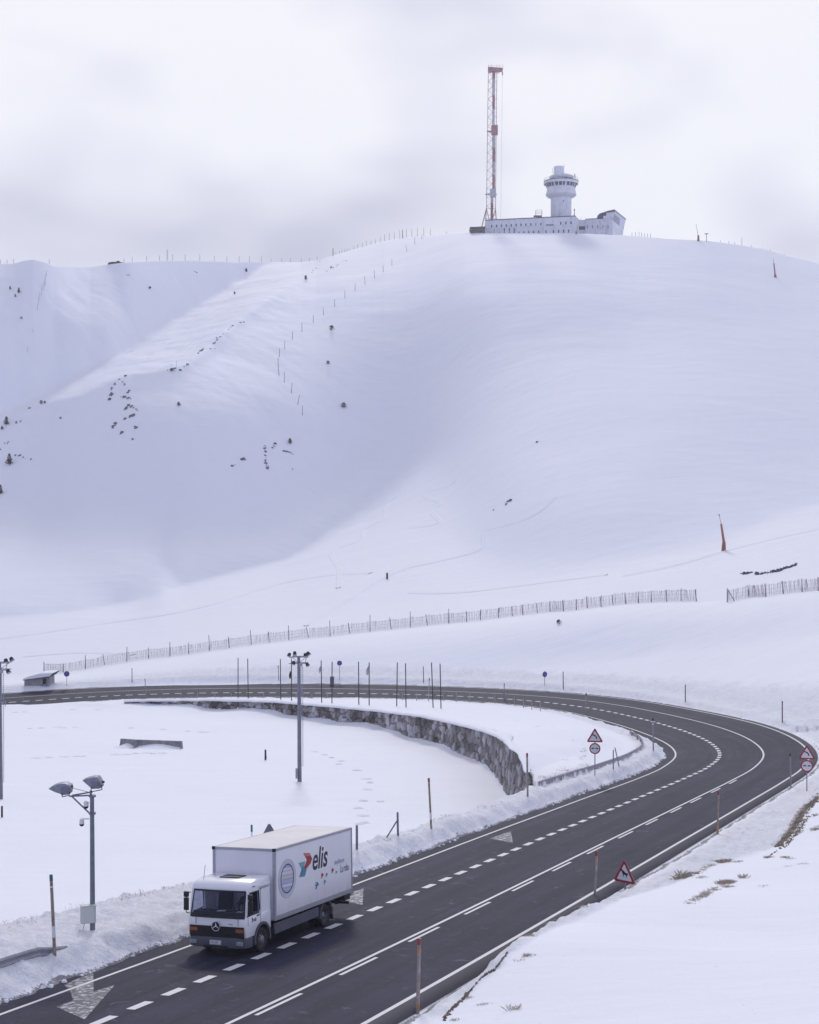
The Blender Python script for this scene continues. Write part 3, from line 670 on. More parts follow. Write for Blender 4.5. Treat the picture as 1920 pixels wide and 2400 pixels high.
GLASSD = mat('window_glass', (.035, .045, .085), .15, spec=.6)
ROOFD = mat('dark_roof_edge', (.10, .10, .13), .7)
ORP = mat('orange_plastic', (.40, .15, .115), .55, noise=.35, nscale=1.5)
SOIL = mat('bare_earth', (.24, .19, .15), .95, nscale=3.0, col2=(.12, .09, .075), bump=.8, bscale=9)
ROCK = mat('dark_rock', (.16, .155, .18), .9, nscale=1.5, col2=(.05, .05, .065), bump=.8, bscale=3)
STRAW = mat('dry_grass', (.52, .45, .37), .9, nscale=3.0, col2=(.34, .28, .22))
STRAWP = mat('frosted_grass', (.50, .46, .46), .9, nscale=3.0, col2=(.34, .28, .26))
NEEDLE = mat('dark_needles', (.030, .042, .042), .9, nscale=2.0, col2=(.018, .024, .03))
BARK = mat('bark', (.06, .045, .04), .9)

def text_mesh(txt, size, mat_, name, parent, M, shear=0.0, ext=.004, sx=1.0, bold=0.0, align='LEFT'):
    c = bpy.data.curves.new(name, 'FONT'); c.body = txt; c.size = size; c.extrude = ext; c.shear = shear; c.offset = bold; c.align_x = align; c.resolution_u = 4
    o = bpy.data.objects.new('tmp_text', c); COL.objects.link(o)
    dg = bpy.context.evaluated_depsgraph_get(); me = bpy.data.meshes.new_from_object(o.evaluated_get(dg)); bpy.data.objects.remove(o); bpy.data.curves.remove(c)
    me.transform(Matrix.Diagonal((sx, 1, 1, 1))); me.transform(M); me.materials.clear(); me.materials.append(mat_); me.name = name
    r = bpy.data.objects.new(name, me); COL.objects.link(r); r.parent = parent; return r

# ------------------------------------------------------------------ stone retaining wall
def stone_wall():
    L_ = np.concatenate([[0], np.cumsum(np.hypot(np.diff(wall[:, 0]), np.diff(wall[:, 1])))])
    n = int(L_[-1]/.16); ll = np.linspace(0, L_[-1], n)
    px_, py_, pz_ = (np.interp(ll, L_, wall[:, k]) for k in range(3))
    for arr in (px_, py_, pz_):
        kk = np.ones(9)/9; arr[:] = np.convolve(np.pad(arr, 4, mode='edge'), kk, 'valid')
    tx = np.gradient(px_, ll); ty = np.gradient(py_, ll); q = np.hypot(tx, ty); tx /= q; ty /= q
    nx, ny = ty, -tx                           # points towards the lot
    sgn = np.sign((nx*(0-px_)+ny*(120-py_)).mean()); nx, ny = nx*sgn, ny*sgn
    zb = LOT(py_)-1.2
    rows = 30; v = []; tone = []; mort = []
    pts = np.random.default_rng(5).random((4000, 2))*[L_[-1]+2, 7]-[1, 1]
    # stones: jittered cells
    cw, ch = .88, .70
    for r_ in range(rows+1):
        h = r_/rows
        z = zb+(pz_-zb)*h
        hh = z-(LOT(py_)-1.2)
        # distance to the nearest and second nearest stone centre
        gi = np.floor(ll/cw); gj = np.floor(hh/ch); d1 = np.full(n, 9.); d2 = np.full(n, 9.); idt = np.zeros(n)
        for a in (-1, 0, 1):
            for b in (-1, 0, 1):
                ci = (gi+a).astype(int); cj = (gj+b).astype(int)
                jx = _P[ci % 256, cj % 256]; jy = _P[(ci+91) % 256, (cj+37) % 256]; szr = .75+.5*_P[(ci+11) % 256, (cj+77) % 256]
                qx = (ci+.5+(jx-.5)*.95)*cw; qy = (cj+.5+(jy-.5)*.95)*ch
                dd = np.hypot((ll-qx)/cw*.9, (hh-qy)/ch*.9)/szr; nw = dd < d1
                d2 = np.where(nw, d1, np.minimum(d2, dd)); idt = np.where(nw, _P[(ci+51) % 256, (cj+13) % 256], idt); d1 = np.where(nw, dd, d1)
        gap = np.clip((d2-d1)/.22, 0, 1); bulge = (gap**.5)*.26+idt*.14-.16
        bat = (1-h)*.22
        v.append(np.stack([px_+nx*(bulge+bat+.1), py_+ny*(bulge+bat+.1), z], 1)); tone.append(idt); mort.append(gap)
    v = np.array(v); 
    # top and back
    bk = []
    top = v[-1].copy(); top[:, 0] -= nx*.16; top[:, 1] -= ny*.16; top[:, 2] -= .22
    allv = np.concatenate([v, top[None]]); tn = np.vstack([tone, tone[-1:]]); mt = np.vstack([mort, mort[-1:]])
    m = bpy.data.materials.new('wall_stone'); m.use_nodes = True; t = m.node_tree; b = t.nodes['Principled BSDF']; b.inputs['Roughness'].default_value = .9
    a1 = N(t, 'ShaderNodeAttribute', attribute_name='tone'); a2 = N(t, 'ShaderNodeAttribute', attribute_name='gap'); tcn = N(t, 'ShaderNodeTexCoord')
    nn = N(t, 'ShaderNodeTexNoise', i_Scale=3.0, i_Detail=7.0, i_Roughness=.7); t.links.new(tcn.outputs['Object'], nn.inputs['Vector'])
    rr = ramp(t, [(0, (.085, .074, .075)), (.3, (.18, .16, .16)), (.6, (.30, .285, .30)), (1, (.50, .49, .54))], 'LINEAR')
    n3 = N(t, 'ShaderNodeTexNoise', i_Scale=.22, i_Detail=3.0); t.links.new(tcn.outputs['Object'], n3.inputs['Vector'])
    t.links.new(mth(t, 'ADD', mth(t, 'MULTIPLY_ADD', n3.outputs['Fac'], 1.4, -.72), mth(t, 'ADD', mth(t, 'MULTIPLY', a1.outputs['Fac'], .85), mth(t, 'MULTIPLY_ADD', nn.outputs['Fac'], .5, -.22))), rr.inputs[0])
    mm = N(t, 'ShaderNodeMix', data_type='RGBA'); mm.inputs[6].default_value = (.030, .027, .028, 1); t.links.new(ramp(t, [(.15, (0,)*3), (.5, (1,)*3)], 'LINEAR').outputs[0], mm.inputs['Factor'])
    rn = [x for x in t.nodes if x.type == 'VALTORGB'][-1]; t.links.new(a2.outputs['Fac'], rn.inputs[0])
    t.links.new(rr.outputs[0], mm.inputs[7]); t.links.new(mm.outputs[2], b.inputs['Base Color'])
    bp = N(t, 'ShaderNodeBump', i_Strength=.8, i_Distance=.08); t.links.new(nn.outputs['Fac'], bp.inputs['Height']); t.links.new(bp.outputs[0], b.inputs['Normal'])
    o = grid_mesh('stone_wall', allv[..., 0], allv[..., 1], allv[..., 2], [m], {'tone': tn, 'gap': mt})
    o.data.polygons.foreach_set('use_smooth', np.zeros(len(o.data.polygons), bool))
    tag(o, 'curved grey-brown rubble stone retaining wall between the snowy lot and the road terrace', 'retaining wall')
    # snow lying on the wall top, a soft lip
    cap = MB(); prof = [(-1.5, -.05), (-1.3, .10), (-.6, .20), (.0, .20), (.24, .10), (.30, -.04), (.1, -.05)]
    vs = []; m_ = len(prof)
    for i in range(0, n-10, 3):
        wob = float(fbm(np.array([ll[i]*.8]), np.array([3.3]), 3)[0]); low = 1-.75*sstep(L_[-1]-22, L_[-1]-8, ll[i])
        for a, h in prof:
            a = a*(1 if a > 0 else (1-.85*sstep(L_[-1]-30, L_[-1]-14, ll[i]))); vs.append((px_[i]+nx[i]*(a+.22+wob*.25*(a > -.1)), py_[i]+ny[i]*(a+.22+wob*.25*(a > -.1)), pz_[i]+(h+wob*.10)*low+.02))
    k_ = len(vs)//m_
    cap.add(vs, [(i*m_+j, i*m_+(j+1) % m_, (i+1)*m_+(j+1) % m_, (i+1)*m_+j) for i in range(k_-1) for j in range(m_)])
    c = cap.build('snow_cap', SNOWC, o, smooth='all')
stone_wall()

# ------------------------------------------------------------------ poles
ORD = 'first second third fourth fifth sixth seventh eighth ninth tenth eleventh twelfth thirteenth fourteenth fifteenth sixteenth seventeenth eighteenth nineteenth twentieth twenty-first twenty-second twenty-third twenty-fourth twenty-fifth twenty-sixth twenty-seventh twenty-eighth twenty-ninth thirtieth'.split()
def stick(name, xb, yb, xt, yt, r, m, label, cat, group=None, top=None, n=8, bands=(), sink=.35, dmin=0, parts=True, P=None):
    P = P or hit(xb, yb, dmin); T = W(xt, yt, P.y)
    T.y = P.y+(P.z-T.z)*0.0
    root = empty(name, P) ; tag(root, label, cat, group)
    d = T-P; b = MB(); b.tube(-d.normalized()*sink, d*(1-(top[1] if top else 0)), r, r*.92, n); b.build('shaft', m, root, smooth=True)
    if top: c = MB(); c.tube(d*(1-top[1]), d, r*1.03, r*.98, n); c.build('painted_top', top[0], root, smooth=True)
    for (a0, a1, bm_) in bands: c = MB(); c.tube(d*a0, d*a1, r*1.06, r*1.05, n); c.build('band', bm_, root, smooth=True)
    return root
DK = mat('dark_tip', (.03, .025, .03), .6)
# close, large snow poles along the kerb
G1 = 'tall snow poles along the road edges'
stick('snow_pole', 979, 2376, 983, 2199, .055, WOODG, 'tall pale snow pole with red top and orange bands, nearest the camera', 'snow pole', G1, (REDP, .085), bands=((.80, .86, ORANGE), (.07, .13, ORANGE)))
stick('snow_pole', 1394, 2106, 1399, 1994, .055, WOODG, 'pale snow pole with red top just left of the horse warning sign', 'snow pole', G1, (REDP, .11), bands=((.76, .84, ORANGE),))
stick('snow_pole', 1682, 1955, 1684, 1853.6, .055, WOODB, 'brownish snow pole with red top on the snow verge beyond the horse sign', 'snow pole', G1, (REDP, .09), bands=((.0, .2, ORANGE),))
stick('snow_pole', 1853.7, 1845, 1852, 1765.5, .05, GALV, 'grey snow pole with dark top just left of the outer bend sign pair', 'snow pole', G1, (DK, .09))
stick('snow_pole', 1531.5, 1760, 1530.5, 1683, .06, GALV, 'grey snow pole with black top standing at the tip of the inner guardrail bend', 'snow pole', G1, (DK, .08), bands=((.80, .84, WHITE),))
stick('snow_pole', 1237, 1867, 1235.5, 1765, .06, WOODG, 'pale snow pole with red top at the right end of the stone wall', 'snow pole', G1, (REDP, .08))
stick('snow_pole', 1011, 1942, 1005, 1823.5, .055, WOODB, 'leaning brown snow pole with red top on the left bank right of the truck', 'snow pole', G1, (REDP, .07), bands=((.18, .32, WHITE),))
stick('snow_pole', 128.5, 2238, 119.7, 2050, .055, WOODB, 'tall leaning brown snow pole with green top behind the near left guardrail', 'snow pole', G1, (GREENP, .075), bands=((.22, .36, WHITE), (.84, .86, WHITE)))
stick('snow_pole', 591, 2035, 590, 1933, .055, WHITE, 'snow pole with green top half hidden behind the truck', 'snow pole', G1, (GREENP, .16))
G2 = 'thin delineator poles beside the upper road'
for (x, yb, xt, yt, lab, mm_) in ((1606.5, 1645, 1606.5, 1604.5, 'thin dark pole on the outer snow bank above the start of the bend', DK), (1833.7, 1693, 1833.7, 1643, 'thin dark pole on the outer snow bank right of the hairpin', DK),
        (1374, 1678.5, 1374, 1624, 'grey and white pole on the inner verge of the far bend', GALV), (1181.5, 1643.5, 1182, 1601, 'slim pole on the inner verge below the round blue sign on the right', GALV), (1320.5, 1615.5, 1320, 1574, 'thin dark pole to the right of the right-hand round blue sign', DK),
        (1004.5, 1643, 1006.5, 1589, 'slim grey pole among the bare flagpoles at their right end', GALV), (309.8, 1599, 309.5, 1566, 'thin dark pole on the far verge right of the left round blue sign', DK), (342.5, 1638, 340, 1590.5, 'pale pole on the near verge of the left far road', WOODG),
        (653.5, 1595, 652.3, 1559.5, 'thin leaning pole on the far verge left of the floodlight mast', WOODB), (993, 1599.5, 992.3, 1562, 'thin dark pole on the far verge behind the right flagpoles', DK)):
    stick('delineator_pole', x, yb, xt, yt, .055, mm_, lab, 'pole', G2, (DK, .12))
for a in ((1437.7, 1803, 1437.7, 1757.5, 'upright thin grey post behind the inner guardrail, right of the warning sign'), (1451, 1795.5, 1441.5, 1752, 'leaning thin grey post beside the upright one behind the inner guardrail')):
    stick('fence_post', *a[:4], .045, GALV, a[4], 'post', 'grey steel fence posts')
stick('fence_post', 836.6, 1991, 836.5, 1934, .06, POLE, 'grey steel fence post just right of the truck', 'post', 'grey steel fence posts')
rt = stick('fence_post', 933, 1959, 932, 1903.5, .055, POLE, 'grey steel fence post with a diagonal brace on the lot edge', 'post', 'grey steel fence posts')
b = MB(); P0 = rt.location; b.tube(W(930.5, 1924, P0.y)-P0, W(906.5, 1963, P0.y-.3)-P0, .035, n=6); b.build('brace', POLE, rt)
r_ = stick('bollard', 622.4, 1781, 622.4, 1757, .09, DARK, 'short dark bollard standing alone in the snowy lot', 'bollard'); b = MB(); b.tube(W(622.4, 1759, r_.location.y)-r_.location, W(626, 1779, r_.location.y)-r_.location, .012, n=5); b.build('chain', GALV, r_)
stick('bollard', 4.8, 1915.5, 4.8, 1889, .07, DARK, 'thin dark stake in the lot at the left edge', 'bollard')
stick('marker_post', 907.5, 1357, 907.5, 1342.5, .20, DARK, 'thick short dark post alone on the bright snow field', 'post')
# small fence posts on the inner verge of the far road
c2 = lambda x, y: (1000+x/3.45, 1580+y/3.45)
fp = [(135, 215, 148), (243, 221, 152), (347, 229, 155), (452, 232, 160), (551, 237, 167), (643, 241, 172), (712, 255, 178), (784, 273, 195), (851, 288, 210), (921, 300, 218)]
posts = [(c2(x, b_), c2(x, t_)) for x, b_, t_ in fp]
posts += [((x/3.45, 1560+b_/3.45), (x/3.45, 1560+(b_-46)/3.45)) for x, b_ in ((44, 330), (192, 306), (340, 299), (487, 291), (632, 288), (777, 281), (921, 276), (1044, 271), (1183, 269), (1326, 266), (1464, 266), (1598, 264))]
posts += [((500+x/3.45, 1560+b_/3.45), (500+x/3.45, 1560+(b_-t_)/3.45)) for x, b_, t_ in ((12, 260, 40), (145, 258, 38), (408, 262, 46), (670, 266, 44), (798, 269, 40), (923, 263, 50), (1530, 277, 60), (1644, 286, 60))]
posts.sort(key=lambda q_: q_[0][0])
for i, (a, b_) in enumerate(posts):
    stick('verge_post', a[0], a[1], b_[0], b_[1], .045, GALV, 'short grey wire-fence post on the far road\'s near verge, %s from the left' % ORD[i], 'post', 'short posts along the far verge')
# flagpoles
FP = [(49, 367, 49, 113, 0), (113, 370, 110, 117, 0), (319, 377, 316, 120, 0), (387, 384, 386, 125, 1), (577, 395, 574, 130, 2), (642, 400, 643, 137, 0), (812, 408, 810, 137, 0), (877, 412, 877, 142, 3), (1051, 418, 1055, 142, 0), (1110, 425, 1107, 147, 0), (1281, 427, 1271, 143, 0), (1331, 433, 1325, 150, 0)]
q5 = lambda x, y: (540+x/2.695, 1500+y/2.695)
fabD = mat('dark_flag', (.05, .035, .05), .8); fabL = mat('pale_flag', (.48, .48, .55), .8)
labs = ['flagpole with a faded pale upper half, first of the row from the left', 'bare flagpole second in the row from the left', 'bare flagpole just left of the floodlight mast', 'flagpole with a dark furled flag behind the floodlight mast', 'flagpole with a thin pale furled flag right of the floodlight mast', 'bare flagpole with the grey roadside cabinet behind it', 'bare flagpole just left of the one with the limp white flag', 'flagpole with a limp white flag', 'bare flagpole, left one of the pair right of the white flag', 'bare flagpole, right one of the pair right of the white flag', 'bare flagpole second from the right end of the row', 'bare flagpole at the right end of the row']
for (xb, yb, xt, yt, fl), lb in zip(FP, labs):
    B = q5(xb, yb); T = q5(xt, yt); r_ = stick('flagpole', B[0], B[1], T[0], T[1], .062, DARK, lb, 'flagpole', 'flagpoles on the terrace', n=8)
    if fl:
        Yc = r_.location.y; x0, y0, x1, y1, mt_ = {1: (-14, 60, -3, 112, fabD), 2: (-14, 25, 0, 70, fabL), 3: (-18, 15, 3, 72, fabL)}[fl]
        vs = []; nx_, nz_ = 5, 9
        for j in range(nz_):
            for i in range(nx_):
                f1 = j/(nz_-1); wdt = math.sin(min(1, f1*1.3+.12)*math.pi*.62)
                x = xt+(x0-1)*(i/(nx_-1))*wdt-(1-i/(nx_-1))*0; y = yt+y0+(y1-y0)*f1+(i/(nx_-1))*10
                p = q5(x, y); vs.append(tuple(W(p[0], p[1], Yc+.12*math.sin(i*2.2+j*.5))-r_.location))
        b = MB(); b.add(vs, [(j*nx_+i, j*nx_+i+1, (j+1)*nx_+i+1, (j+1)*nx_+i) for j in range(nz_-1) for i in range(nx_-1)]); o = b.build('flag', mt_, r_, smooth='all', fixn=False)
        md = o.modifiers.new('thick', 'SOLIDIFY'); md.thickness = .02
# grey cabinet by the far road
P = hit(778.5, 1608); cb = empty('roadside_cabinet', P); tag(cb, 'grey upright cabinet at the far road edge behind a flagpole', 'cabinet')
w_ = 9.5/F*P.y; h_ = 22/F*P.y; b = MB(); b.box((0, 0, h_/2-.1), (w_, .4, h_+.1)); b.build('body', POLE, cb, bevel=.02); b = MB(); b.box((0, 0, h_+.03), (w_*1.08, .5, .06)); b.build('lid', GALV, cb, bevel=.01); b = MB(); b.box((0, -.21, h_*.5), (w_*.82, .02, h_*.8)); b.build('door', POLE, cb)

# ------------------------------------------------------------------ signs
SRED = mat('sign_red', (.34, .03, .045), .45, noise=.15, nscale=4); SWHT = mat('sign_white', (.66, .66, .70), .4, noise=.06); SBLK = mat('sign_black', (.012, .012, .018), .5); SBLU = mat('sign_blue', (.045, .065, .36), .4); SBCK = mat('sign_back', (.20, .20, .24), .5, .4)
def tri(side, r, n=5):
    h = side*math.sqrt(3)/2; C3 = [(-side/2, 0), (side/2, 0), (0, h)]; cx, cy = 0, h/3; pts = []
    for k, (x, y) in enumerate(C3):
        dx, dy = cx-x, cy-y; l = math.hypot(dx, dy); ox, oy = x+dx/l*2*r, y+dy/l*2*r; a0 = math.atan2(-dy, -dx)
        for i in range(n+1):
            a = a0-math.pi/3+2*math.pi/3*i/n; pts.append((ox+r*math.cos(a), oy+r*math.sin(a)))
    return pts
def plate(poly, z0, y, th, name, m, parent, rot=None):
    vs = [Vector((x, y, z+z0)) for x, z in poly]; b = MB(); b.prism(vs, (0, 0, 0), (0, th, 0)); return b.build(name, m, parent)
def circ(r, n=36, cx=0, cz=0): return [(cx+r*math.cos(2*math.pi*k/n), cz+r*math.sin(2*math.pi*k/n)) for k in range(n)]
CAR = [(-.5, 0), (.5, 0), (.5, .2), (.38, .24), (.25, .42), (-.25, .42), (-.38, .24), (-.5, .2)]
HORSE = [(-.62, .30), (-.55, .62), (-.44, .60), (-.42, .52), (-.22, .40), (.20, .10), (.42, .12), (.55, .0), (.50, -.14), (.36, -.14), (.34, -.42), (.24, -.44), (.22, -.18), (-.12, -.10), (-.14, -.40), (-.24, -.40), (-.26, -.05), (-.36, .12), (-.44, .34), (-.54, .24)]
def triangle_plate(root, side, z0, kind, y=0.0):
    plate(tri(side, side*.06), z0, y, .03, 'back_plate', SBCK, root)
    plate(tri(side, side*.06), z0, y-.012, .011, 'border', SRED, root)
    s2 = side*.70; plate(tri(s2, side*.03), z0+side*.085, y-.018, .005, 'panel', SWHT, root)
    if kind == 'bend':
        pts = []; n = 10
        for i in range(n+1): a = math.pi/2*.95-(math.pi/2*.95-.0)*i/n; pts.append((a, 1))
        R0, R1 = side*.20, side*.27; cx, cz = -side*.13, z0+side*.20-.0
        ring_ = [(cx+R1*math.cos(math.pi*.52*(1-i/n)), cz-z0+R1*math.sin(math.pi*.52*(1-i/n))) for i in range(n+1)] + [(cx+R0*math.cos(math.pi*.52*i/n), cz-z0+R0*math.sin(math.pi*.52*i/n)) for i in range(n+1)]
        plate(ring_, z0, y-.022, .004, 'curve_symbol', SBLK, root)
    if kind == 'horse': plate([(x*side*.30+.01, z*side*.30+side*.33) for x, z in HORSE], z0, y-.022, .004, 'horse_symbol', SBLK, root)
def round_plate(root, r, z0, kind, y=0.0):
    plate(circ(r, cz=0), z0, y, .03, 'back_plate', SBCK, root); plate(circ(r*.995), z0, y-.012, .011, 'ring', SRED, root)
    if kind == 'cars':
        plate(circ(r*.78), z0, y-.018, .005, 'panel', SWHT, root)
        for sx in (-1, 1): plate([(x*r*.52+sx*r*.36, z*r*.52-.06*r) for x, z in CAR], z0, y-.022, .004, 'car_symbol', SBLK, root)
    else:
        plate(circ(r*.87), z0, y-.018, .005, 'panel', SBLU, root)
        a = math.radians(-45); q = r*.80; w2 = r*.07; c_, s_ = math.cos(a), math.sin(a)
        plate([(x*c_-z*s_, x*s_+z*c_) for x, z in ((-q, -w2), (q, -w2), (q, w2), (-q, w2))], z0, y-.022, .004, 'slash', SRED, root)
def sign_post(root, h, r=.035, sink=.5): b = MB(); b.tube((0, .05, -sink), (0, .05, h), r, n=8); b.build('post', GALV, root, smooth=True)
def sign_pair(xb, yb, apexy, boty, ccy, rpx, label, yaw):
    P = hit(xb, yb); s_ = P.y/F; root = empty('road_sign', P, yaw); tag(root, label, 'road sign', 'bend and no overtaking sign pairs')
    side = (boty-apexy)*s_/.866*1.03; z0 = (yb-boty)*s_; sign_post(root, z0+side*.6)
    triangle_plate(root, side, z0, 'bend'); round_plate(root, rpx*s_, (yb-ccy)*s_, 'cars'); return root
sign_pair(1394.5, 1817.7, 1706.5, 1739.5, 1754.5, 13, 'triangular bend sign above a round no-overtaking sign inside the bend', R(-8))
sign_pair(1891.4, 1854, 1745.5, 1779.5, 1795.3, 14.2, 'triangular bend sign above a round no-overtaking sign at the outer right edge', R(-12))
for (x, cy, yb, rr_, lb, yaw) in ((156.5, 1579.4, 1607.8, 6.6, 'round blue no-parking sign beside the snow-roofed hut', 0), (796, 1554.2, 1593.5, 5.9, 'round blue no-parking sign behind the flagpoles', 0), (1277.3, 1580.4, 1607.5, 7, 'round blue no-parking sign on the far bank at the right', 38)):
    P = hit(x, yb); s_ = P.y/F; root = empty('no_parking_sign', P, R(yaw)); tag(root, lb, 'road sign', 'round blue signs by the far road'); sign_post(root, (yb-cy)*s_); round_plate(root, rr_*s_, (yb-cy)*s_, 'np')
# animal warning sign
Yh = 64.0; P = Vector(((1464-960)/F*Yh, Yh, 0)); P.z = gz(P.x, P.y)
root = empty('animal_warning_sign', P, R(-44)); tag(root, 'large triangular red and white warning sign with a black horse above the snow mound', 'road sign')
zb_ = W(1465, 2068.5, Yh).z-P.z; sign_post(root, zb_+.6, .04); triangle_plate(root, 1.13, zb_, 'horse'); root.rotation_euler = (R(0), R(0), R(-44))
# back of a triangular sign behind the truck
P = hit(631, 2035); Yb = P.y; root = empty('road_sign', P, R(205)); tag(root, 'triangular road sign seen from its dark back, behind the truck', 'road sign')
side = 1.15; z0 = W(631, 1927, Yb).z-P.z-side*.866; sign_post(root, z0+side*.5); triangle_plate(root, side, z0, 'bend')

# ------------------------------------------------------------------ guardrails
def guardrail(s0, s1, d, z, label):
    root = empty('guardrail', Vector(tuple(float(c) for c in rp(s0, d(s0) if callable(d) else d)))); tag(root, label, 'guardrail', 'steel guardrails at the road edges'); O = root.location
    prof = [(0, .16), (.03, .13), (.05, .09), (.0, .03), (0, -.03), (.05, -.09), (.03, -.13), (0, -.16), (-.012, -.16), (.0385, -.09), (-.012, -.03), (-.012, .03), (.038, .09), (-.012, .16)]
    n = int((s1-s0)/.8)+2; ss = np.linspace(s0, s1, n); vs = []
    for i, s_ in enumerate(ss):
        dd_ = d(s_) if callable(d) else d; zz = z(s_) if callable(z) else z
        for a, h in prof:
            x, y, zc = rp(s_, dd_+a*1.0); vs.append(Vector((float(x), float(y), float(zc)+zz+h))-O)
    m_ = len(prof); b = MB(); b.add(vs, [(i*m_+j, i*m_+(j+1) % m_, (i+1)*m_+(j+1) % m_, (i+1)*m_+j) for i in range(n-1) for j in range(m_)]); b.build('beam', GALV, root, smooth=True)
    for s_ in np.arange(s0+1, s1, 4.0):
        dd_ = d(s_) if callable(d) else d; zz = z(s_) if callable(z) else z
        x, y, zc = rp(s_, dd_-.08); b = MB(); b.box(Vector((float(x), float(y), float(zc)+zz-.35))-O, (.10, .10, .95)); b.build('post', GALV, root)
    return root
guardrail(-30, 5.6, lambda s: -(AL(s)+.95), lambda s: .82-.25*float(sstep(3.8, 5.6, s)), 'snow-bound steel guardrail end at the lower left road edge')
guardrail(57, 108, lambda s: -(AL(s)+1.75), .95, 'long steel guardrail on the inner side of the hairpin, half buried in ploughed snow')

# ------------------------------------------------------------------ floodlight post at the left verge
P = hit(217.5, 2178); YL = P.y; root = empty('floodlight_post', P); tag(root, 'grey post with two floodlights, dome cameras and a pale cabinet on the left verge', 'lamp post')
Q = lambda x, y, dy=0.0: W(x/3.45, 1780+y/3.45, YL+dy)-P
b = MB(); b.tube(Q(750, 1372)-Vector((0, 0, .3)), Q(745, 290), .092, .072, 12); b.build('pole', POLE, root, smooth=True)
for y_ in (435, 295): b = MB(); b.tube(Q(747, y_+8), Q(747, y_-8), .125, n=12); b.build('collar', POLE, root, smooth=True)
b = MB(); b.tube(Q(748, 290), Q(560, 297), .028, n=8); b.tube(Q(748, 262), Q(585, 290), .026, n=8); b.tube(Q(580, 297), Q(728, 438), .028, n=8); b.tube(Q(735, 290), Q(735, 250), .04, n=8); b.build('bracket_arm', POLE, root, smooth=True)
for pts_ in ([Q(590, 232), Q(735, 268)], [Q(750, 1120), Q(735, 1150), Q(722, 1200)], [Q(688, 1315), Q(665, 1400)]): b = MB(); b.path(pts_, .009); b.build('cable', BLACK, root)
LAMPG = mat('lamp_housing', (.26, .27, .33), .5, .1, noise=.2); LAMPL = mat('lamp_glass', (.30, .32, .36), .2, spec=.6)
def flood(parent, prof, gear, conn, yoke, Qf, depth):
    l = MB(); l.prism([Qf(x, y, -depth/2) for x, y in prof], (0, 0, 0), (0, depth, 0)); lo = l.build('lamp_head', LAMPG, parent, bevel=.02, smooth=True)
    g = MB(); g.prism([Qf(x, y, -depth*.56) for x, y in gear], (0, 0, 0), (0, depth*1.12, 0)); g.build('gear_box', POLE, lo, bevel=.015)
    c_ = MB(); c_.tube(Qf(*conn[0]), Qf(*conn[1]), .035, n=8); c_.build('connector', BLACK, lo, smooth=True)
    k = MB(); k.path([Qf(x, y, -depth*.6) for x, y in yoke], .016); k.path([Qf(x, y, depth*.6) for x, y in yoke], .016); k.build('yoke', DARK, lo)
flood(root, [(390, 238), (425, 216), (470, 200), (525, 194), (568, 215), (562, 272), (512, 288), (440, 264)], [(495, 222), (570, 232), (560, 284), (500, 290)], ((560, 228), (588, 216)), [(497, 272), (506, 302), (558, 290), (566, 262)], Q, .46)
flood(root, [(664, 170), (700, 156), (745, 145), (785, 143), (803, 165), (822, 205), (805, 238), (742, 238), (704, 205)], [(742, 180), (808, 180), (818, 232), (745, 240)], ((805, 186), (846, 180)), [(738, 225), (738, 262), (826, 244), (822, 205)], Q, .46)
for (cx, cy, ax, ay) in ((697, 372, 722, 350), (662, 515, 722, 480)):
    b = MB(); c_ = Q(cx, cy); r0 = .085
    b.lathe([(0.02, .16), (.07, .14), (.085, .03), (.088, -.02)], c_, 14); b.path([c_+Vector((0, 0, .15)), Vector((c_.x, 0, Q(ax, ay).z)), Q(ax, ay)], .022); o = b.build('camera_housing', WHITE, root, smooth=True)
    b = MB(); b.lathe([(.086, -.02), (.075, -.07), (.04, -.105), (0.001, -.115)], c_, 14); b.build('lens_dome', BLACK, o, smooth=True)
b = MB(); c_ = Q(712, 1247, -.16); b.box(c_, (.50, .30, .60), Matrix.Rotation(R(18), 3, 'Z')); cab = b.build('cabinet', mat('cabinet_pale', (.52, .53, .50), .5, noise=.08), root, bevel=.012)
b = MB(); b.box(c_+Vector((.03, -.17, 0)), (.44, .01, .54), Matrix.Rotation(R(18), 3, 'Z')); b.build('door', mat('cabinet_door', (.56, .57, .55), .5), cab)
b = MB(); b.tube(Q(752, 1195), Q(752, 1170), .11, n=12); b.build('clamp', GALV, root, smooth=True)

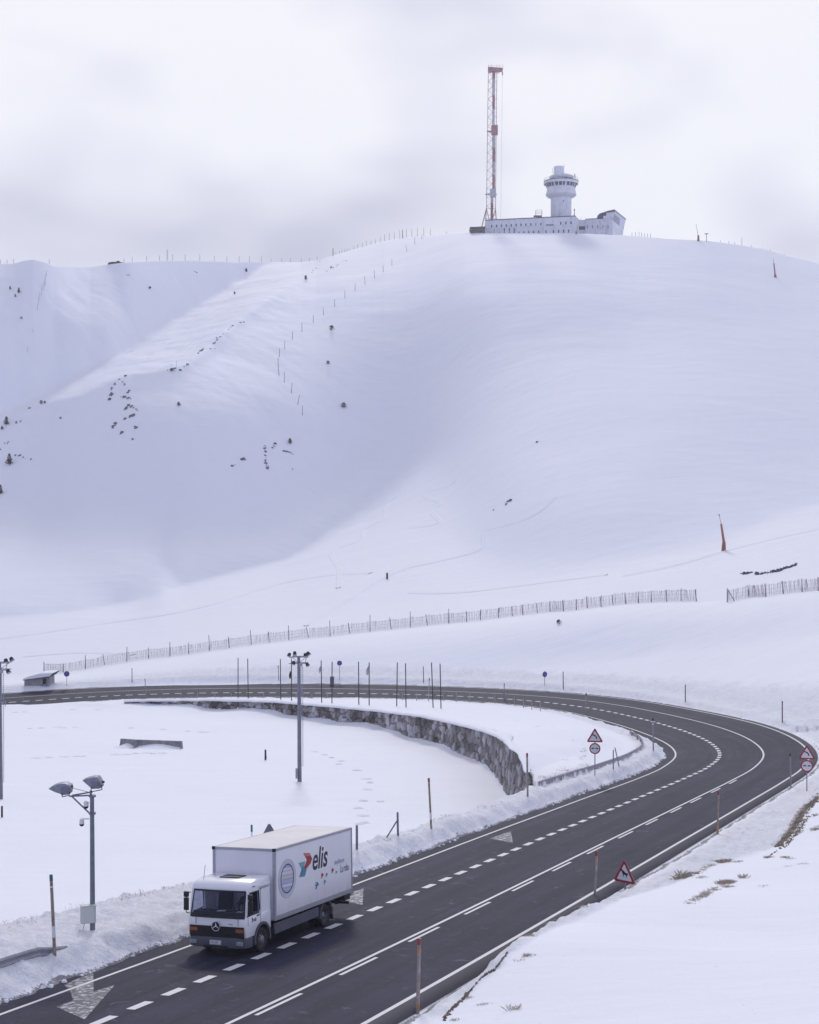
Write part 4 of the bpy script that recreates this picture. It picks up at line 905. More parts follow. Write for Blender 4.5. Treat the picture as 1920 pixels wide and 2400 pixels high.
# ------------------------------------------------------------------ tall floodlight masts on the lot
def tall_mast(P):
    Ym = P.y; root = empty('floodlight_mast', P)
    Q = lambda x, y, dy=0.0: W(540+x/2.695, 1500+y/2.695, 120.5)-W(701.8, 1832, 120.5)+Vector((0, dy, 0))
    b = MB(); b.tube(Q(438, 895)-Vector((0, 0, .3)), Q(432, 105), .17, .115, 12); b.build('pole', POLE, root, smooth=True)
    for y_ in (110, 150):
        b = MB(); b.tube(Q(372, y_, -.3), Q(495, y_, -.3), .035, n=6); b.tube(Q(388, y_, .5), Q(488, y_, .5), .035, n=6); b.tube(Q(390, y_, -.3), Q(390, y_, .5), .03, n=6); b.tube(Q(478, y_, -.3), Q(478, y_, .5), .03, n=6); b.build('crossbar', POLE, root)
    b = MB()
    for x in (386, 482): b.tube(Q(x, 110, -.3), Q(x+(8 if x < 400 else -8), 152, -.3), .025, n=5); b.tube(Q(432, 150, 0), Q(x, 112, .3), .02, n=5)
    b.build('strut', POLE, root)
    for (x, y, a, dy) in ((375, 95, 25, -.35), (405, 91, 0, .4), (476, 96, -10, -.35), (490, 93, -35, .5), (489, 156, -30, -.35), (403, 146, 10, -.35)):
        b = MB(); M3 = Matrix.Rotation(R(a), 3, 'Y') @ Matrix.Rotation(R(-25), 3, 'X'); b.box(Q(x, y, dy), (.30, .26, .28), M3, taper=(.7, .7)); l = b.build('lamp_head', DARK, root, bevel=.02)
        b = MB(); b.box(Q(x, y, dy)+M3 @ Vector((0, -.0, -.15)), (.27, .23, .02), M3); b.build('lamp_glass', LAMPL, l)
    b = MB(); b.box(Q(445, 158, -.25), (.28, .22, .24)); b.build('junction_box', GALV, root, bevel=.01)
    b = MB()
    for x in (447, 459): b.tube(Q(x, 170, -.18), Q(x+1, 795, -.18), .018, n=5)
    for k in range(58): y_ = 175+k*10.8; b.tube(Q(447, y_, -.18), Q(459, y_, -.18), .012, n=4)
    b.build('ladder', GALV, root)
    b = MB(); b.box(Q(421, 840, -.15), (.19, .25, .80)); b.build('cabinet', GALV, root, bevel=.015)
    return root
PM = hit(701.8, 1832); m1 = tall_mast(PM); tag(m1, 'tall grey floodlight mast with ladder in the middle of the snowy lot', 'floodlight mast', 'floodlight masts')
m2_ = copy_tree(m1); m2_.location = hit(1.0, 1873); tag(m2_, 'tall floodlight mast with ladder cut off by the left edge of the picture', 'floodlight mast', 'floodlight masts')

# ------------------------------------------------------------------ concrete barriers in the lot
def jersey(xa, ya, xb, yb, label, htop):
    A = hit(xa, ya); B = hit(xb, yb); B = Vector(((xb-960)/F*(A.y-1.0), A.y-1.0, 0)); B.z = gz(B.x, B.y)
    A.z = gz(A.x, A.y)
    root = empty('concrete_barrier', A); tag(root, label, 'concrete barrier', 'concrete barriers in the lot')
    prof = [(-.30, -.4), (-.30, .0), (-.18, .25), (-.09, .62), (.09, .62), (.18, .25), (.30, 0), (.30, -.4)]
    d = (B-A); d.z = 0; L = d.length; t = d.normalized(); nrm = Vector((t.y, -t.x, 0)); b = MB(); vs = []; n = 12
    for i in range(n+1):
        for a, h in prof: vs.append(t*(L*i/n)+nrm*a+Vector((0, 0, h*(htop/.62)+ (B.z-A.z)*i/n)))
    m_ = 8; fs = [(i*m_+j, i*m_+(j+1) % m_, (i+1)*m_+(j+1) % m_, (i+1)*m_+j) for i in range(n) for j in range(m_)]+[tuple(range(m_)), tuple(range(n*m_+m_-1, n*m_-1, -1))]
    b.add(vs, fs); b.build('body', CONC, root, bevel=.015)
    # snow drifted against its foot
    b = MB(); vs = []; m = 16
    for i in range(m+1):
        q = i/m; hh = .10+.26*math.sin(q*math.pi)**1.5
        for dd_, z_ in ((.10, hh+.05), (.45, hh), (1.1, hh*.45), (2.4, -.10)): vs.append(t*(L*q)+nrm*dd_+Vector((0, 0, z_+(B.z-A.z)*q)))
    b.add(vs, [(i*4+j, i*4+j+1, (i+1)*4+j+1, (i+1)*4+j) for i in range(m) for j in range(3)]); b.build('snow_drift', SNOWC, root, smooth='all')
jersey(284, 1750, 320, 1750, 'short weathered concrete barrier, left one of the two in the snowy lot', .78)
jersey(321.5, 1751, 427, 1753, 'long weathered concrete barrier with drifted snow, right one of the two in the lot', .72)

# ------------------------------------------------------------------ hut
c3 = lambda x, y: (x/3.45, 1560+y/3.45)
P = hit(*c3(300, 165)); YH_ = P.y; root = empty('roadside_hut', P); tag(root, 'small low grey hut with a snow-covered sloping roof by the far left road', 'hut')
Q = lambda x, y, dy=0.0: W(*c3(x, y), YH_+dy)-P
b = MB(); b.prism([Q(197, 175), Q(402, 160), Q(402, 92), Q(197, 118)], (0, 0, 0), (0, 3.2, 0)); b.build('wall', mat('hut_wall', (.20, .19, .21), .9, nscale=2.2, col2=(.36, .35, .38)), root)
b = MB(); b.prism([Q(345, 152, -.03), Q(375, 148, -.03), Q(375, 104, -.03), Q(345, 108, -.03)], (0, 0, 0), (0, .04, 0)); b.build('doorway', BLACK, root)
b = MB(); b.prism([Q(183, 121, -.5), Q(405, 92, -.5), Q(432, 62, -.5), Q(428, 60, -.5), Q(400, 84, -.5), Q(185, 116, -.5)], (0, 0, 0), (0, 4.2, 0)); b.build('roof', DWOOD, root)
b = MB(); b.prism([Q(183, 117, -.55), Q(402, 88, -.55), Q(430, 60, -.55), Q(400, 60, -.55), Q(330, 62, -.55), Q(230, 88, -.55), Q(190, 105, -.55)], (0, 0, 0), (0, 4.3, 0)); b.build('roof_snow', SNOWC, root, bevel=.08, smooth=True)

# ------------------------------------------------------------------ slat snow fences
FA_ = [(185, 990, 1035, 0), (267, 998, 1035, 0), (360, 962, 1020, 0), (442, 958, 1003, -8), (535, 927, 988, 0), (626, 930, 975, 0), (716, 907, 967, 0), (795, 910, 957, 0), (883, 878, 943, -3), (967, 885, 932, -5), (1059, 856, 918, -4), (1135, 863, 908, -4), (1217, 837, 899, -2), (1302, 843, 888, -11), (1391, 817, 882, -2), (1475, 826, 870, -8), (1559, 792, 862, 0), (1650, 803, 853, -9)]
FB_ = [(3, 778, 845, 0), (77, 790, 835, -9), (165, 767, 828, 0), (241, 778, 822, 0), (299, 770, 815, 0), (375, 765, 805, 0), (433, 758, 798, -2), (478, 752, 793, -3), (538, 745, 785, -2), (592, 738, 779, -1), (649, 730, 777, -4), (703, 727, 772, -1), (749, 715, 765, -3), (808, 717, 759, -4), (858, 710, 751, -4), (911, 704, 746, -1), (964, 696, 742, 0), (1019, 693, 738, -1), (1084, 687, 736, -3), (1145, 686, 733, -2), (1210, 685, 735, -7)]
FC_ = [(1338, 680, 740, 0), (1429, 668, 718, -4), (1502, 660, 716, -4), (1576, 650, 704, -8), (1654, 640, 696, -2), (1722, 635, 691, 0), (1800, 628, 684, 0)]
sc4 = 1.797
def fence(pts, label, ph):
    o0 = None; base = []
    for (x, yt, yb) , lean in pts:
        B = hit(x, yb, Df(x)-14, Df(x)+16); 
        if abs(B.y-Df(x)) > 16: B = W(x, yb, Df(x)); B.z = gz(B.x, B.y)
        base.append((B, (yb-yt)/F*B.y, lean))
    root = empty('snow_fence', base[0][0]); tag(root, label, 'snow fence', 'wooden slat snow fences'); O = root.location
    for i, (B, h, ln) in enumerate(base):
        b = MB(); b.tube(B-O-Vector((0, 0, .4)), B-O+Vector((ln/F*B.y, 0, h)), .062, .048, 6); b.build('post', DWOOD, root)
    for i in range(len(base)-1):
        A, ha, la = base[i]; B, hb, lb = base[i+1]; L = (B-A).length; n = max(6, int(L/.15)); b = MB(); r = random.Random(i*7+len(pts))
        pa = ph[0]+(ph[1]-ph[0])*i/(len(base)-1); tl = 0
        for k in range(n):
            q = (k+.5+r.uniform(-.25, .25))/n; p = A.lerp(B, q)-O; hh = pa*(1+r.uniform(-.06, .05))*(1-.08*math.sin(q*math.pi)); tl = tl*.8+r.uniform(-.09, .09)+(la*(1-q)+lb*q)*.003
            p.z = gz((p+O).x, (p+O).y)-O.z
            b.box(p+Vector((tl*hh*.5, 0, hh/2+.03)), (.045, .02, hh), Matrix.Rotation(tl, 3, 'Y'))
        for hz_ in (.25, .55, .85): b.tube(A-O+Vector((0, .03, pa*hz_)), B-O+Vector((0, .03, pa*hz_)), .012, n=4)
        b.build('slat_panel', SLAT, root)
    return root
fa = [((x/sc4, 1000+t/sc4, 1000+b_/sc4), ln/sc4) for x, t, b_, ln in FA_]+[((960+x/sc4, 1000+t/sc4, 1000+b_/sc4), ln/sc4) for x, t, b_, ln in FB_]
fc = [((960+x/sc4, 1000+t/sc4, 1000+b_/sc4), ln/sc4) for x, t, b_, ln in FC_]
fence(fa, 'long wooden slat snow fence running up the whole slope from the hut to the gap', (1.55, 1.75))
f2_ = fence(fc, 'short wooden slat snow fence right of the gap, with a braced end post', (1.75, 1.75))
b = MB(); b.tube(Vector((.2, 0, 1.6)), Vector((1.15, -.1, -.1)), .05, n=6); b.build('brace', DWOOD, f2_)

# ------------------------------------------------------------------ snow lances
def lance(x, yb, parts, label, base_w):
    P = hit(x, yb); s_ = P.y/F; root = empty('snow_lance', P); tag(root, label, 'snow lance', 'snow-making lances on the slopes')
    for (nm, x0, y0, x1, y1, r0, r1, mt_) in parts:
        b = MB(); p = Vector(((x0-x)*s_, 0, (yb-y0)*s_)); q = Vector(((x1-x)*s_, 0, (yb-y1)*s_)); b.tube(p, q, r0*s_, r1*s_, 10); b.build(nm, mt_, root, smooth=True)
    return root
lance(1696, 1292, [('hose_box', 1696, 1300, 1697, 1271, 6, 4.2, ORP), ('padded_tube', 1697, 1272, 1690.5, 1228, 3.3, 2.2, ORP), ('lance_pipe', 1690.5, 1229, 1686, 1208, .7, .5, GALV), ('nozzle_head', 1687, 1209, 1684.5, 1205.5, 1.2, .9, DARK)], 'orange padded snow lance leaning on the lower right slope', 6)
lance(1818, 650, [('hose_box', 1818, 653, 1817, 644, 3.5, 2.6, ORP), ('padded_tube', 1817, 645, 1814, 617, 1.8, 1.5, REDM), ('lance_pipe', 1814, 618, 1813, 606, .6, .4, GALV)], 'red and white snow lance on the upper right slope below the crest', 4)
lance(1637, 562.5, [('hose_box', 1637, 565, 1637, 549, 3.0, 2.0, ORP), ('lance_pipe', 1636.5, 550, 1631.5, 522, .6, .4, GALV)], 'orange snow lance with a long thin pipe on the right crest', 3)
lance(1351, 546, [('hose_box', 1351, 549, 1351, 540, 2.6, 2.0, ORP), ('lance_pipe', 1351, 541, 1354, 524, .6, .4, REDM)], 'small red snow lance in front of the long white building', 3)
P = hit(1656, 562); root = empty('crest_lamp', P); tag(root, 'small T-shaped lamp on the right crest beside the orange lance', 'lamp'); s_ = P.y/F
b = MB(); b.tube((0, 0, -.4), (0, 0, 18*s_), .09, n=6); b.build('post', DARK, root); b = MB(); b.box((0, 0, 18*s_), (8*s_, .3, .25)); b.build('lamp_head', DARK, root)

# ------------------------------------------------------------------ marker poles on the mountain
o1 = lambda x, y: (x/1.797, 500+y/1.797)
o2 = lambda x, y: (960+x/1.797, 500+y/1.797)
def mpole(x, yt, yb, of, label, group, lean=0, r=.075, m=DARK, crest=False):
    B = of(x, yb); T = of(x+lean, yt)
    u = (B[0]-960)/F
    P = hit(B[0], B[1], 300)
    if crest or P.y > np.interp(u, ucols, D[-1]):
        Yc = float(np.interp(u, ucols, D[-1]))+3; P = Vector((u*Yc, Yc, gz(u*Yc, Yc)))
    o = MB(); t_ = W(T[0], T[1], P.y)-P; o.tube(Vector((0, 0, -.5)), t_, r, r*.8, 5)
    ob = o.build('marker_pole', m, None); ob.location = P; tag(ob, label, 'marker pole', group)
YEL = mat('ochre_pole', (.34, .30, .16), .8)
for i, (x, t, b_) in enumerate(sorted(((2, 195, 213), (30, 194, 212), (58, 192, 212), (208, 193, 218), (523, 188, 208), (557, 183, 205), (618, 180, 202), (672, 177, 200), (728, 172, 196), (780, 172, 198), (842, 173, 198), (903, 178, 200), (956, 180, 203), (1008, 180, 205), (1051, 180, 206), (1101, 178, 206), (1142, 190, 208), (1187, 190, 208), (1224, 190, 208), (1269, 190, 208), (1303, 187, 205), (1336, 180, 202)))):
    mpole(x, t, b_, o1, 'thin pole on the left skyline, %s from the left' % ORD[i], 'marker poles on the left skyline', crest=True)
for i, (x, t, b_) in enumerate(sorted(((1415, 162, 178), (1430, 158, 175), (1440, 154, 170), (1452, 150, 168), (1462, 147, 163), (1474, 147, 160), (1491, 137, 153), (1507, 130, 150), (1527, 123, 143), (1543, 117, 138), (1563, 115, 133), (1581, 108, 127), (1602, 98, 120), (1620, 88, 114), (1640, 82, 110), (1661, 80, 107), (1684, 70, 104), (1712, 65, 98)))):
    mpole(x, t, b_, o1, 'thin pole in the dense row climbing towards the building, %s from the left' % ORD[i], 'marker poles on the central skyline', crest=True)
for i, (x, t, b_) in enumerate(sorted(((10, 65, 94), (33, 62, 93), (60, 57, 92), (88, 65, 92), (155, 76, 88)))):
    mpole(x, t, b_, o2, 'thin marker pole on the skyline just left of the stone shed, %s from the left' % ORD[i], 'marker poles by the shed', crest=True)
mpole(1403, 147, 182, o1, 'thick ochre pole at the left foot of the dense skyline row', None, r=.22, m=YEL, crest=True)
mpole(1696, 68, 102, o1, 'thick ochre pole near the top of the dense skyline row', None, r=.2, m=YEL, crest=True)
for i, (x, t, b_) in enumerate(sorted(((937, 80, 97), (952, 80, 98), (967, 78, 99), (978, 80, 99), (990, 82, 100), (1002, 84, 101), (1015, 86, 102)))):
    mpole(x, t, b_, o2, 'thin pole in the short row right of the building, %s from the left' % ORD[i], 'marker poles right of the building', crest=True)
for i, (x, t, b_) in enumerate(sorted(((1400, 102, 137), (1440, 135, 145), (1485, 147, 153), (1520, 150, 168), (1578, 170, 190), (1625, 189, 200), (1310, 112, 122), (1345, 117, 126), (1370, 120, 130)))):
    mpole(x, t, b_, o2, 'thin marker pole on the right skyline beyond the lance, %s from the left' % ORD[i], 'marker poles on the right skyline', crest=True)
for i, (x, t, b_, ln) in enumerate(((1716, 133, 160, -7), (1651, 190, 220, 0), (1615, 217, 247, -1), (1578, 240, 273, -1), (1538, 265, 300, -2), (1496, 295, 325, 0), (1453, 325, 357, 0), (1410, 362, 393, 0), (1364, 397, 428, -3), (1320, 427, 460, 0), (1272, 460, 498, 0), (1232, 497, 531, 0), (1200, 537, 572, 0), (1177, 568, 605, 1), (1173, 608, 648, -2), (1176, 645, 683, -3), (1198, 668, 713, 0), (1227, 714, 757, 4), (1253, 765, 805, 9), (1274, 810, 850, 0))):
    mpole(x, t, b_, o1, 'thin dark pole in the curved row down the middle slope, %s from the top' % ORD[i], 'marker poles down the slope', ln)
for i, (x, t, b_) in enumerate(((196, 240, 265), (192, 255, 300), (188, 275, 310), (182, 290, 325), (176, 305, 345), (168, 330, 365), (163, 350, 385), (158, 380, 408))):
    mpole(x, t, b_, o1, 'thin pole in the close row down the far left ridge, %s from the top' % ORD[i], 'marker poles on the far left ridge', r=.06, m=GALV)
for x, t, b_, lb in ((138, 485, 500, 'tiny lone pole on the left slope, upper of two'), (117, 558, 583, 'tiny lone pole on the left slope, lower of two'), (743, 620, 650, 'thin lone pole beside the shrub on the middle ridge')):
    mpole(x, t, b_, o1, lb, None, r=.05, m=GALV)
mpole(22, 98, 130, o2, 'dark post with a crosspiece just below the skyline left of the shed', None, crest=False); mpole(52, 88, 108, o2, 'short dark post just below the skyline left of the shed', None)
# small antenna on the left skyline
u = (705/1.797-960)/F; Yc = float(np.interp(u, ucols, D[-1]))+2; P = Vector((u*Yc, Yc, gz(u*Yc, Yc))); root = empty('small_antenna', P); tag(root, 'small comb-like antenna on the left skyline', 'antenna'); s_ = Yc/F
b = MB(); b.tube((0, 0, -.5), (0, 0, 31*s_), .08, n=5); b.build('mast', GALV, root); b = MB()
for k in range(6): b.tube((-1.2*s_-.2, 0, (8+k*3.6)*s_), (1.2*s_+.2, 0, (8+k*3.6)*s_), .05, n=4)
b.build('dipoles', GALV, root)
# low dark lift building on the left skyline
s_x0, s_x1 = 455/1.797, 522/1.797; u = ((s_x0+s_x1)/2-960)/F; Yc = float(np.interp(u, ucols, D[-1]))+2.5
root = empty('lift_hut', W((s_x0+s_x1)/2, 619, Yc)); tag(root, 'low dark hut with a curved roof half sunk behind the left skyline', 'hut'); P = root.location
Q = lambda x, y, dy=0.0: W(x/1.797, 500+y/1.797, Yc+dy)-P
b = MB(); b.prism([Q(460, 222), Q(524, 218), Q(520, 210), Q(460, 213)], (0, 0, 0), (0, 6, 0)); b.build('wall', DWOOD, root)
b = MB(); b.prism([Q(453, 214, -.3), Q(458, 207, -.3), Q(470, 204, -.3), Q(500, 204.5, -.3), Q(527, 208, -.3), Q(527, 210, -.3), Q(500, 210, -.3)], (0, 0, 0), (0, 7, 0)); b.build('roof', DARK, root)
b = MB(); b.prism([Q(490, 205), Q(503, 205), Q(502, 200), Q(492, 200)], (0, 0, 0), (0, 2, 0)); b.build('roof_box', DARK, root)
#TOWER
# ------------------------------------------------------------------ mountain-top station
uA, uB = (1137.9-960)/F, (1349-960)/F
Ycr = float(np.interp((1250-960)/F, ucols, D[-1]))
YB0, YB1 = Ycr+13, Ycr+4.5
ZB = CZ+(1200-556)/F*Ycr      # foundation level, below the crest line
c9 = lambda x, y: (1100+x/4.54, 380+y/4.54)
pA = Vector((uA*YB0, YB0)); pB = Vector((uB*YB1, YB1)); dAB = (pB-pA)
def onplane(px_, py_, a=pA, d=dAB, off=0.0):
    """photo pixel -> point on the vertical plane through a + t*d, pushed out by off (towards the camera)"""
    u = (px_-960)/F; t = (a.x-u*a.y)/(u*d.y-d.x); X = a.x+t*d.x; Y = a.y+t*d.y; n = Vector((d.y, -d.x)).normalized()
    z = CZ+(1200-py_)/F*Y; return Vector((X+n.x*off, Y+n.y*off, z))
def fpt(x, y, off=0.0): return onplane(*c9(x, y), off=off)
nf = Vector((dAB.y, -dAB.x, 0)).normalized()     # outward normal (towards camera)
st_ = empty('long_building', Vector((pA.x, pA.y, ZB))); tag(st_, 'long low white two-storey building with rows of small windows on the mountain top', 'building'); O = st_.location
bk = -nf*14
def wallblock(root, O, pts, depth, name, m, bevel=0.0):
    b = MB(); b.prism([p-O for p in pts], (0, 0, 0), depth); return b.build(name, m, root, bevel=bevel)
a, b_ = fpt(172, 622), fpt(1130, 577); a0 = a.copy(); a0.z = ZB-2; b0 = b_.copy(); b0.z = ZB-2
mw = wallblock(st_, O, [a0, b0, b_, a], bk, 'wall', FACADE)
e1, e2 = a+nf*.12+Vector((-.15, 0, 0)), b_+nf*.12
bb = MB(); bb.prism([e1-O+Vector((0, 0, .02)), e2-O+Vector((0, 0, .02)), e2-O+Vector((0, 0, .30)), e1-O+Vector((0, 0, .30))], (0, 0, 0), bk*1.01); bb.build('roof', ROOFD, st_)
def win(root, O, x, y0, y1, w_, name='window', m=GLASSD, fr=True, ff=None):
    ff = ff or fpt
    p = [ff(x-w_/2, y1, .03)-O, ff(x+w_/2, y1, .03)-O, ff(x+w_/2, y0, .03)-O, ff(x-w_/2, y0, .03)-O]
    b = MB(); b.prism(p, (0, 0, 0), bk*.02); o = b.build(name, m, root)
    if fr:
        b = MB(); s1 = ff(x-w_/2-1.5, y1+1.2, .10)-O; s2 = ff(x+w_/2+1.5, y1+1.2, .10)-O
        b.prism([s1, s2, s2+Vector((0, 0, .10)), s1+Vector((0, 0, .10))], (0, 0, 0), bk*.008); b.build('sill', WALLW, o)
    return o
PALEG = mat('pale_glass', (.30, .32, .45), .2)
up = [238, 291, 343, 395, 448, 499, 551, 603, 656, 708, 762]
for x in up: yt = 668-22*(x-238)/524; win(st_, O, x, yt, yt+29, 13, m=PALEG if x == 708 else GLASSD)
for x in (974, 1028, 1083): yt = 636-5*(x-974)/109; win(st_, O, x, yt, yt+31, 13)
win(st_, O, 857, 663, 674, 88, fr=False)
for x, y0, y1 in ((218, 753, 763), (268, 750, 768), (321, 748, 766), (374, 745, 768), (427, 745, 770), (479, 742, 770), (529, 740, 768), (581, 737, 765), (634, 734, 763), (686, 732, 760), (740, 730, 760), (817, 726, 757), (895, 722, 757), (952, 720, 755), (1005, 718, 754), (1058, 715, 752)): win(st_, O, x, y0, y1, 12)
for x in (374, 427, 479): win(st_, O, x, 703, 739, 11, fr=False)
win(st_, O, 265, 712, 740, 4, fr=False)
bb = MB(); l0, l1 = fpt(172, 708, .10)-O, fpt(1130, 672, .10)-O; bb.prism([l0, l1, l1+Vector((0, 0, .14)), l0+Vector((0, 0, .14))], (0, 0, 0), bk*.01); bb.build('ledge', WALLW, st_)
# chamfered end wall of the main block, right
c0 = fpt(1130, 577); ce = W(*c9(1168, 606), YB1+7); 
q0 = Vector((c0.x, c0.y, ZB-2)); q1 = Vector((ce.x, ce.y, ZB-2)); bb = MB(); bb.prism([q0-O+Vector((.02, 0, 0)), q1-O, ce-O, c0-O+Vector((.02, 0, -.05))], (0, 0, 0), (0, 4, 0)); bb.build('end_wall', WINGM, st_)

# control tower standing on the long building
tcx = c9(977, 0)[0]; YT = (YB0+YB1)/2+6; ut = (tcx-960)/F
TW = empty('control_tower', Vector((ut*YT, YT, CZ+(1200-c9(0, 600)[1])/F*YT))); tag(TW, 'round white control tower with a flared glazed deck rising from the mountain-top building', 'tower'); O = TW.location
zt = lambda y: CZ+(1200-c9(0, y)[1])/F*YT-O.z
rr_ = lambda px_: px_/4.54/F*YT
b = MB(); b.lathe([(rr_(110), zt(690)), (rr_(110), zt(372))], n=40); b.build('shaft', FACADE, TW, smooth=True)
b = MB(); b.lathe([(rr_(110), zt(374)), (rr_(112), zt(385)), (rr_(150), zt(368)), (rr_(163), zt(352)), (rr_(160), zt(335)), (rr_(152), zt(305)), (rr_(150), zt(284)), (rr_(153), zt(278))], n=48); b.build('collar', WALLW, TW, smooth=True)
b = MB(); b.lathe([(rr_(150), zt(280)), (rr_(168), zt(222))], n=48); b.build('glazing_backing', WALLW, TW, smooth=True)
WG = mat('tower_glass', (.045, .055, .10), .1, spec=.8)
rnd = random.Random(3)
for k in range(24):
    a0 = 2*math.pi*(k+.12)/24; a1 = 2*math.pi*(k+(.88 if k % 3 else .62))/24; b = MB()
    for (aa, ab) in ((a0, a1),):
        vs = []
        for (r_, y_) in ((rr_(153), zt(274)), (rr_(167.5), zt(228))):
            for t_ in (aa, ab): vs.append((r_*1.012*math.cos(t_), r_*1.012*math.sin(t_), y_))
        b.add([vs[0], vs[1], vs[3], vs[2]]+[tuple(c*.97 if i < 2 else c for i, c in enumerate(v)) for v in (vs[0], vs[1], vs[3], vs[2])], [(0, 1, 2, 3), (7, 6, 5, 4), (0, 4, 5, 1), (1, 5, 6, 2), (2, 6, 7, 3), (3, 7, 4, 0)])
    b.build('window', WG, TW)
b = MB(); b.lathe([(rr_(165), zt(228)), (rr_(181), zt(240)), (rr_(184), zt(232)), (rr_(184), zt(215)), (rr_(180), zt(206)), (rr_(10), zt(205))], n=48); b.build('deck', WALLW, TW, smooth=True)
b = MB(); b.lathe([(rr_(184.5), zt(213)), (rr_(184.5), zt(206)), (rr_(178), zt(204))], n=48); b.build('deck_edge', ROOFD, TW)
b = MB()
for k in range(28):
    t_ = 2*math.pi*k/28; x, y = rr_(181)*math.cos(t_), rr_(181)*math.sin(t_); b.tube((x, y, zt(206)), (x, y, zt(176)), .035, n=4)
for h in (176, 190):
    pts = [(rr_(181)*math.cos(2*math.pi*k/48), rr_(181)*math.sin(2*math.pi*k/48), zt(h)) for k in range(49)]; b.path(pts, .03, 4)
b.build('railing', GALV, TW)
dx = rr_(983-977); b = MB(); b.lathe([(rr_(100), zt(206)), (rr_(100), zt(178))], (dx, 0, 0), 40); dr = b.build('upper_drum', FACADE, TW, smooth=True)
for k, xx in enumerate((1012, 1028, 1062, 1085, 885)):
    r0 = rr_(xx-983); rd = rr_(100); y_ = -math.sqrt(max(rd*rd-r0*r0, .01)); b = MB(); b.box((dx+r0, y_-.05, (zt(200)+zt(160))/2), (rr_(12), .3, abs(zt(200)-zt(160)))); b.build('window', WG, dr)
b = MB(); b.lathe([(rr_(100), zt(182)), (rr_(126), zt(178)), (rr_(132), zt(162)), (rr_(124), zt(150)), (rr_(95), zt(138)), (rr_(10), zt(132))], (dx, 0, 0), 48); b.build('saucer_roof', WALLW, TW, smooth=True)
b = MB(); b.lathe([(rr_(55), zt(200)), (rr_(55), zt(64)), (rr_(50), zt(60)), (.02, zt(57))], (rr_(950-977), -rr_(55), 0), 28); b.build('top_drum', FACADE, TW, smooth=True)
b = MB()
for xx, y0, y1 in ((887, 130, 58), (1008, 62, 20), (943, 60, 46), (1120, 205, 125), (1133, 205, 140), (1068, 140, 125), (1163, 205, 195)): X_1 = rr_(xx-977); b.tube((X_1, -.5, zt(y0)), (X_1, -.5, zt(y1)), .06, n=4)
b.tube((rr_(1120-977), -.5, zt(160)), (rr_(1120-977), -.5, zt(128)), .18, n=5); b.build('antennas', GALV, TW)
b = MB(); b.box((rr_(12), -rr_(110)-.02, (zt(425)+zt(445))/2), (.25, .15, abs(zt(425)-zt(445)))); b.build('vent', GLASSD, TW)

# east wing with the raised curved end
YE = YB1+7.5
wg = empty('east_wing', W(*c9(1235, 770), YE)); tag(wg, 'stained white wing with narrow slit windows and a raised angular end, right of the tower', 'building'); O = wg.location
pE = Vector((W(*c9(1140, 0), YE).x, YE)); dE = Vector((1, -.10)).normalized()
fe = lambda x, y, off=0.0: onplane(*c9(x, y), a=pE, d=dE, off=off)
nE = Vector((dE.y, -dE.x, 0)); bkE = Vector((-nE.x, -nE.y, 0))*11 if nE.y < 0 else nE*11
b = MB(); b.prism([p-O for p in (fe(1140, 800), fe(1236, 800), fe(1236, 614), fe(1140, 616))], (0, 0, 0), bkE); b.build('link_wall', WINGM, wg)
b = MB(); b.prism([p-O for p in (fe(1150, 700, .05), fe(1165, 718, .05), fe(1232, 720, .05), fe(1232, 683, .05), fe(1160, 683, .05))], (0, 0, 0), bkE*.03); b.build('opening', GLASSD, wg)
b = MB(); b.prism([p-O for p in (fe(1236, 800, .3), fe(1525, 800, .3), fe(1525, 560, .3), fe(1480, 560, .3), fe(1440, 606, .3), fe(1236, 610, .3))], (0, 0, 0), bkE); b.build('wall', WINGM, wg)
b = MB(); b.prism([p-O for p in (fe(1234, 610, .45), fe(1356, 604, .45), fe(1356, 599, .45), fe(1234, 605, .45))], (0, 0, 0), bkE); b.build('roof_edge', ROOFD, wg)
for x in (1257, 1312, 1367, 1422, 1477): 
    p = [fe(x-3, 708, .36)-O, fe(x+3, 708, .36)-O, fe(x+3, 670, .36)-O, fe(x-3, 670, .36)-O]; b = MB(); b.prism(p, (0, 0, 0), bkE*.02); b.build('window', GLASSD, wg)
# curved roof cowl
outr = [(1355, 604), (1362, 580), (1374, 560), (1392, 547), (1420, 539), (1480, 519), (1543, 505)]; inr = [(1548, 530), (1480, 538), (1425, 545), (1402, 552), (1386, 566), (1376, 585), (1370, 604)]
b = MB(); b.prism([fe(x, y, .5)-O for x, y in outr+inr], (0, 0, 0), bkE); b.build('roof_cowl', ROOFD, wg)
b = MB(); b.prism([fe(x, y, .1)-O for x, y in ((1368, 606), (1376, 580), (1396, 556), (1430, 545), (1456, 540), (1456, 570), (1426, 572), (1426, 606))], (0, 0, 0), bkE*.6); b.build('cowl_glazing', GLASSD, wg)
b = MB(); b.prism([fe(x, y, .32)-O for x, y in ((1426, 610), (1426, 574), (1458, 572), (1458, 540), (1525, 526), (1525, 610))], (0, 0, 0), bkE); b.build('gable_wall', WINGM, wg)
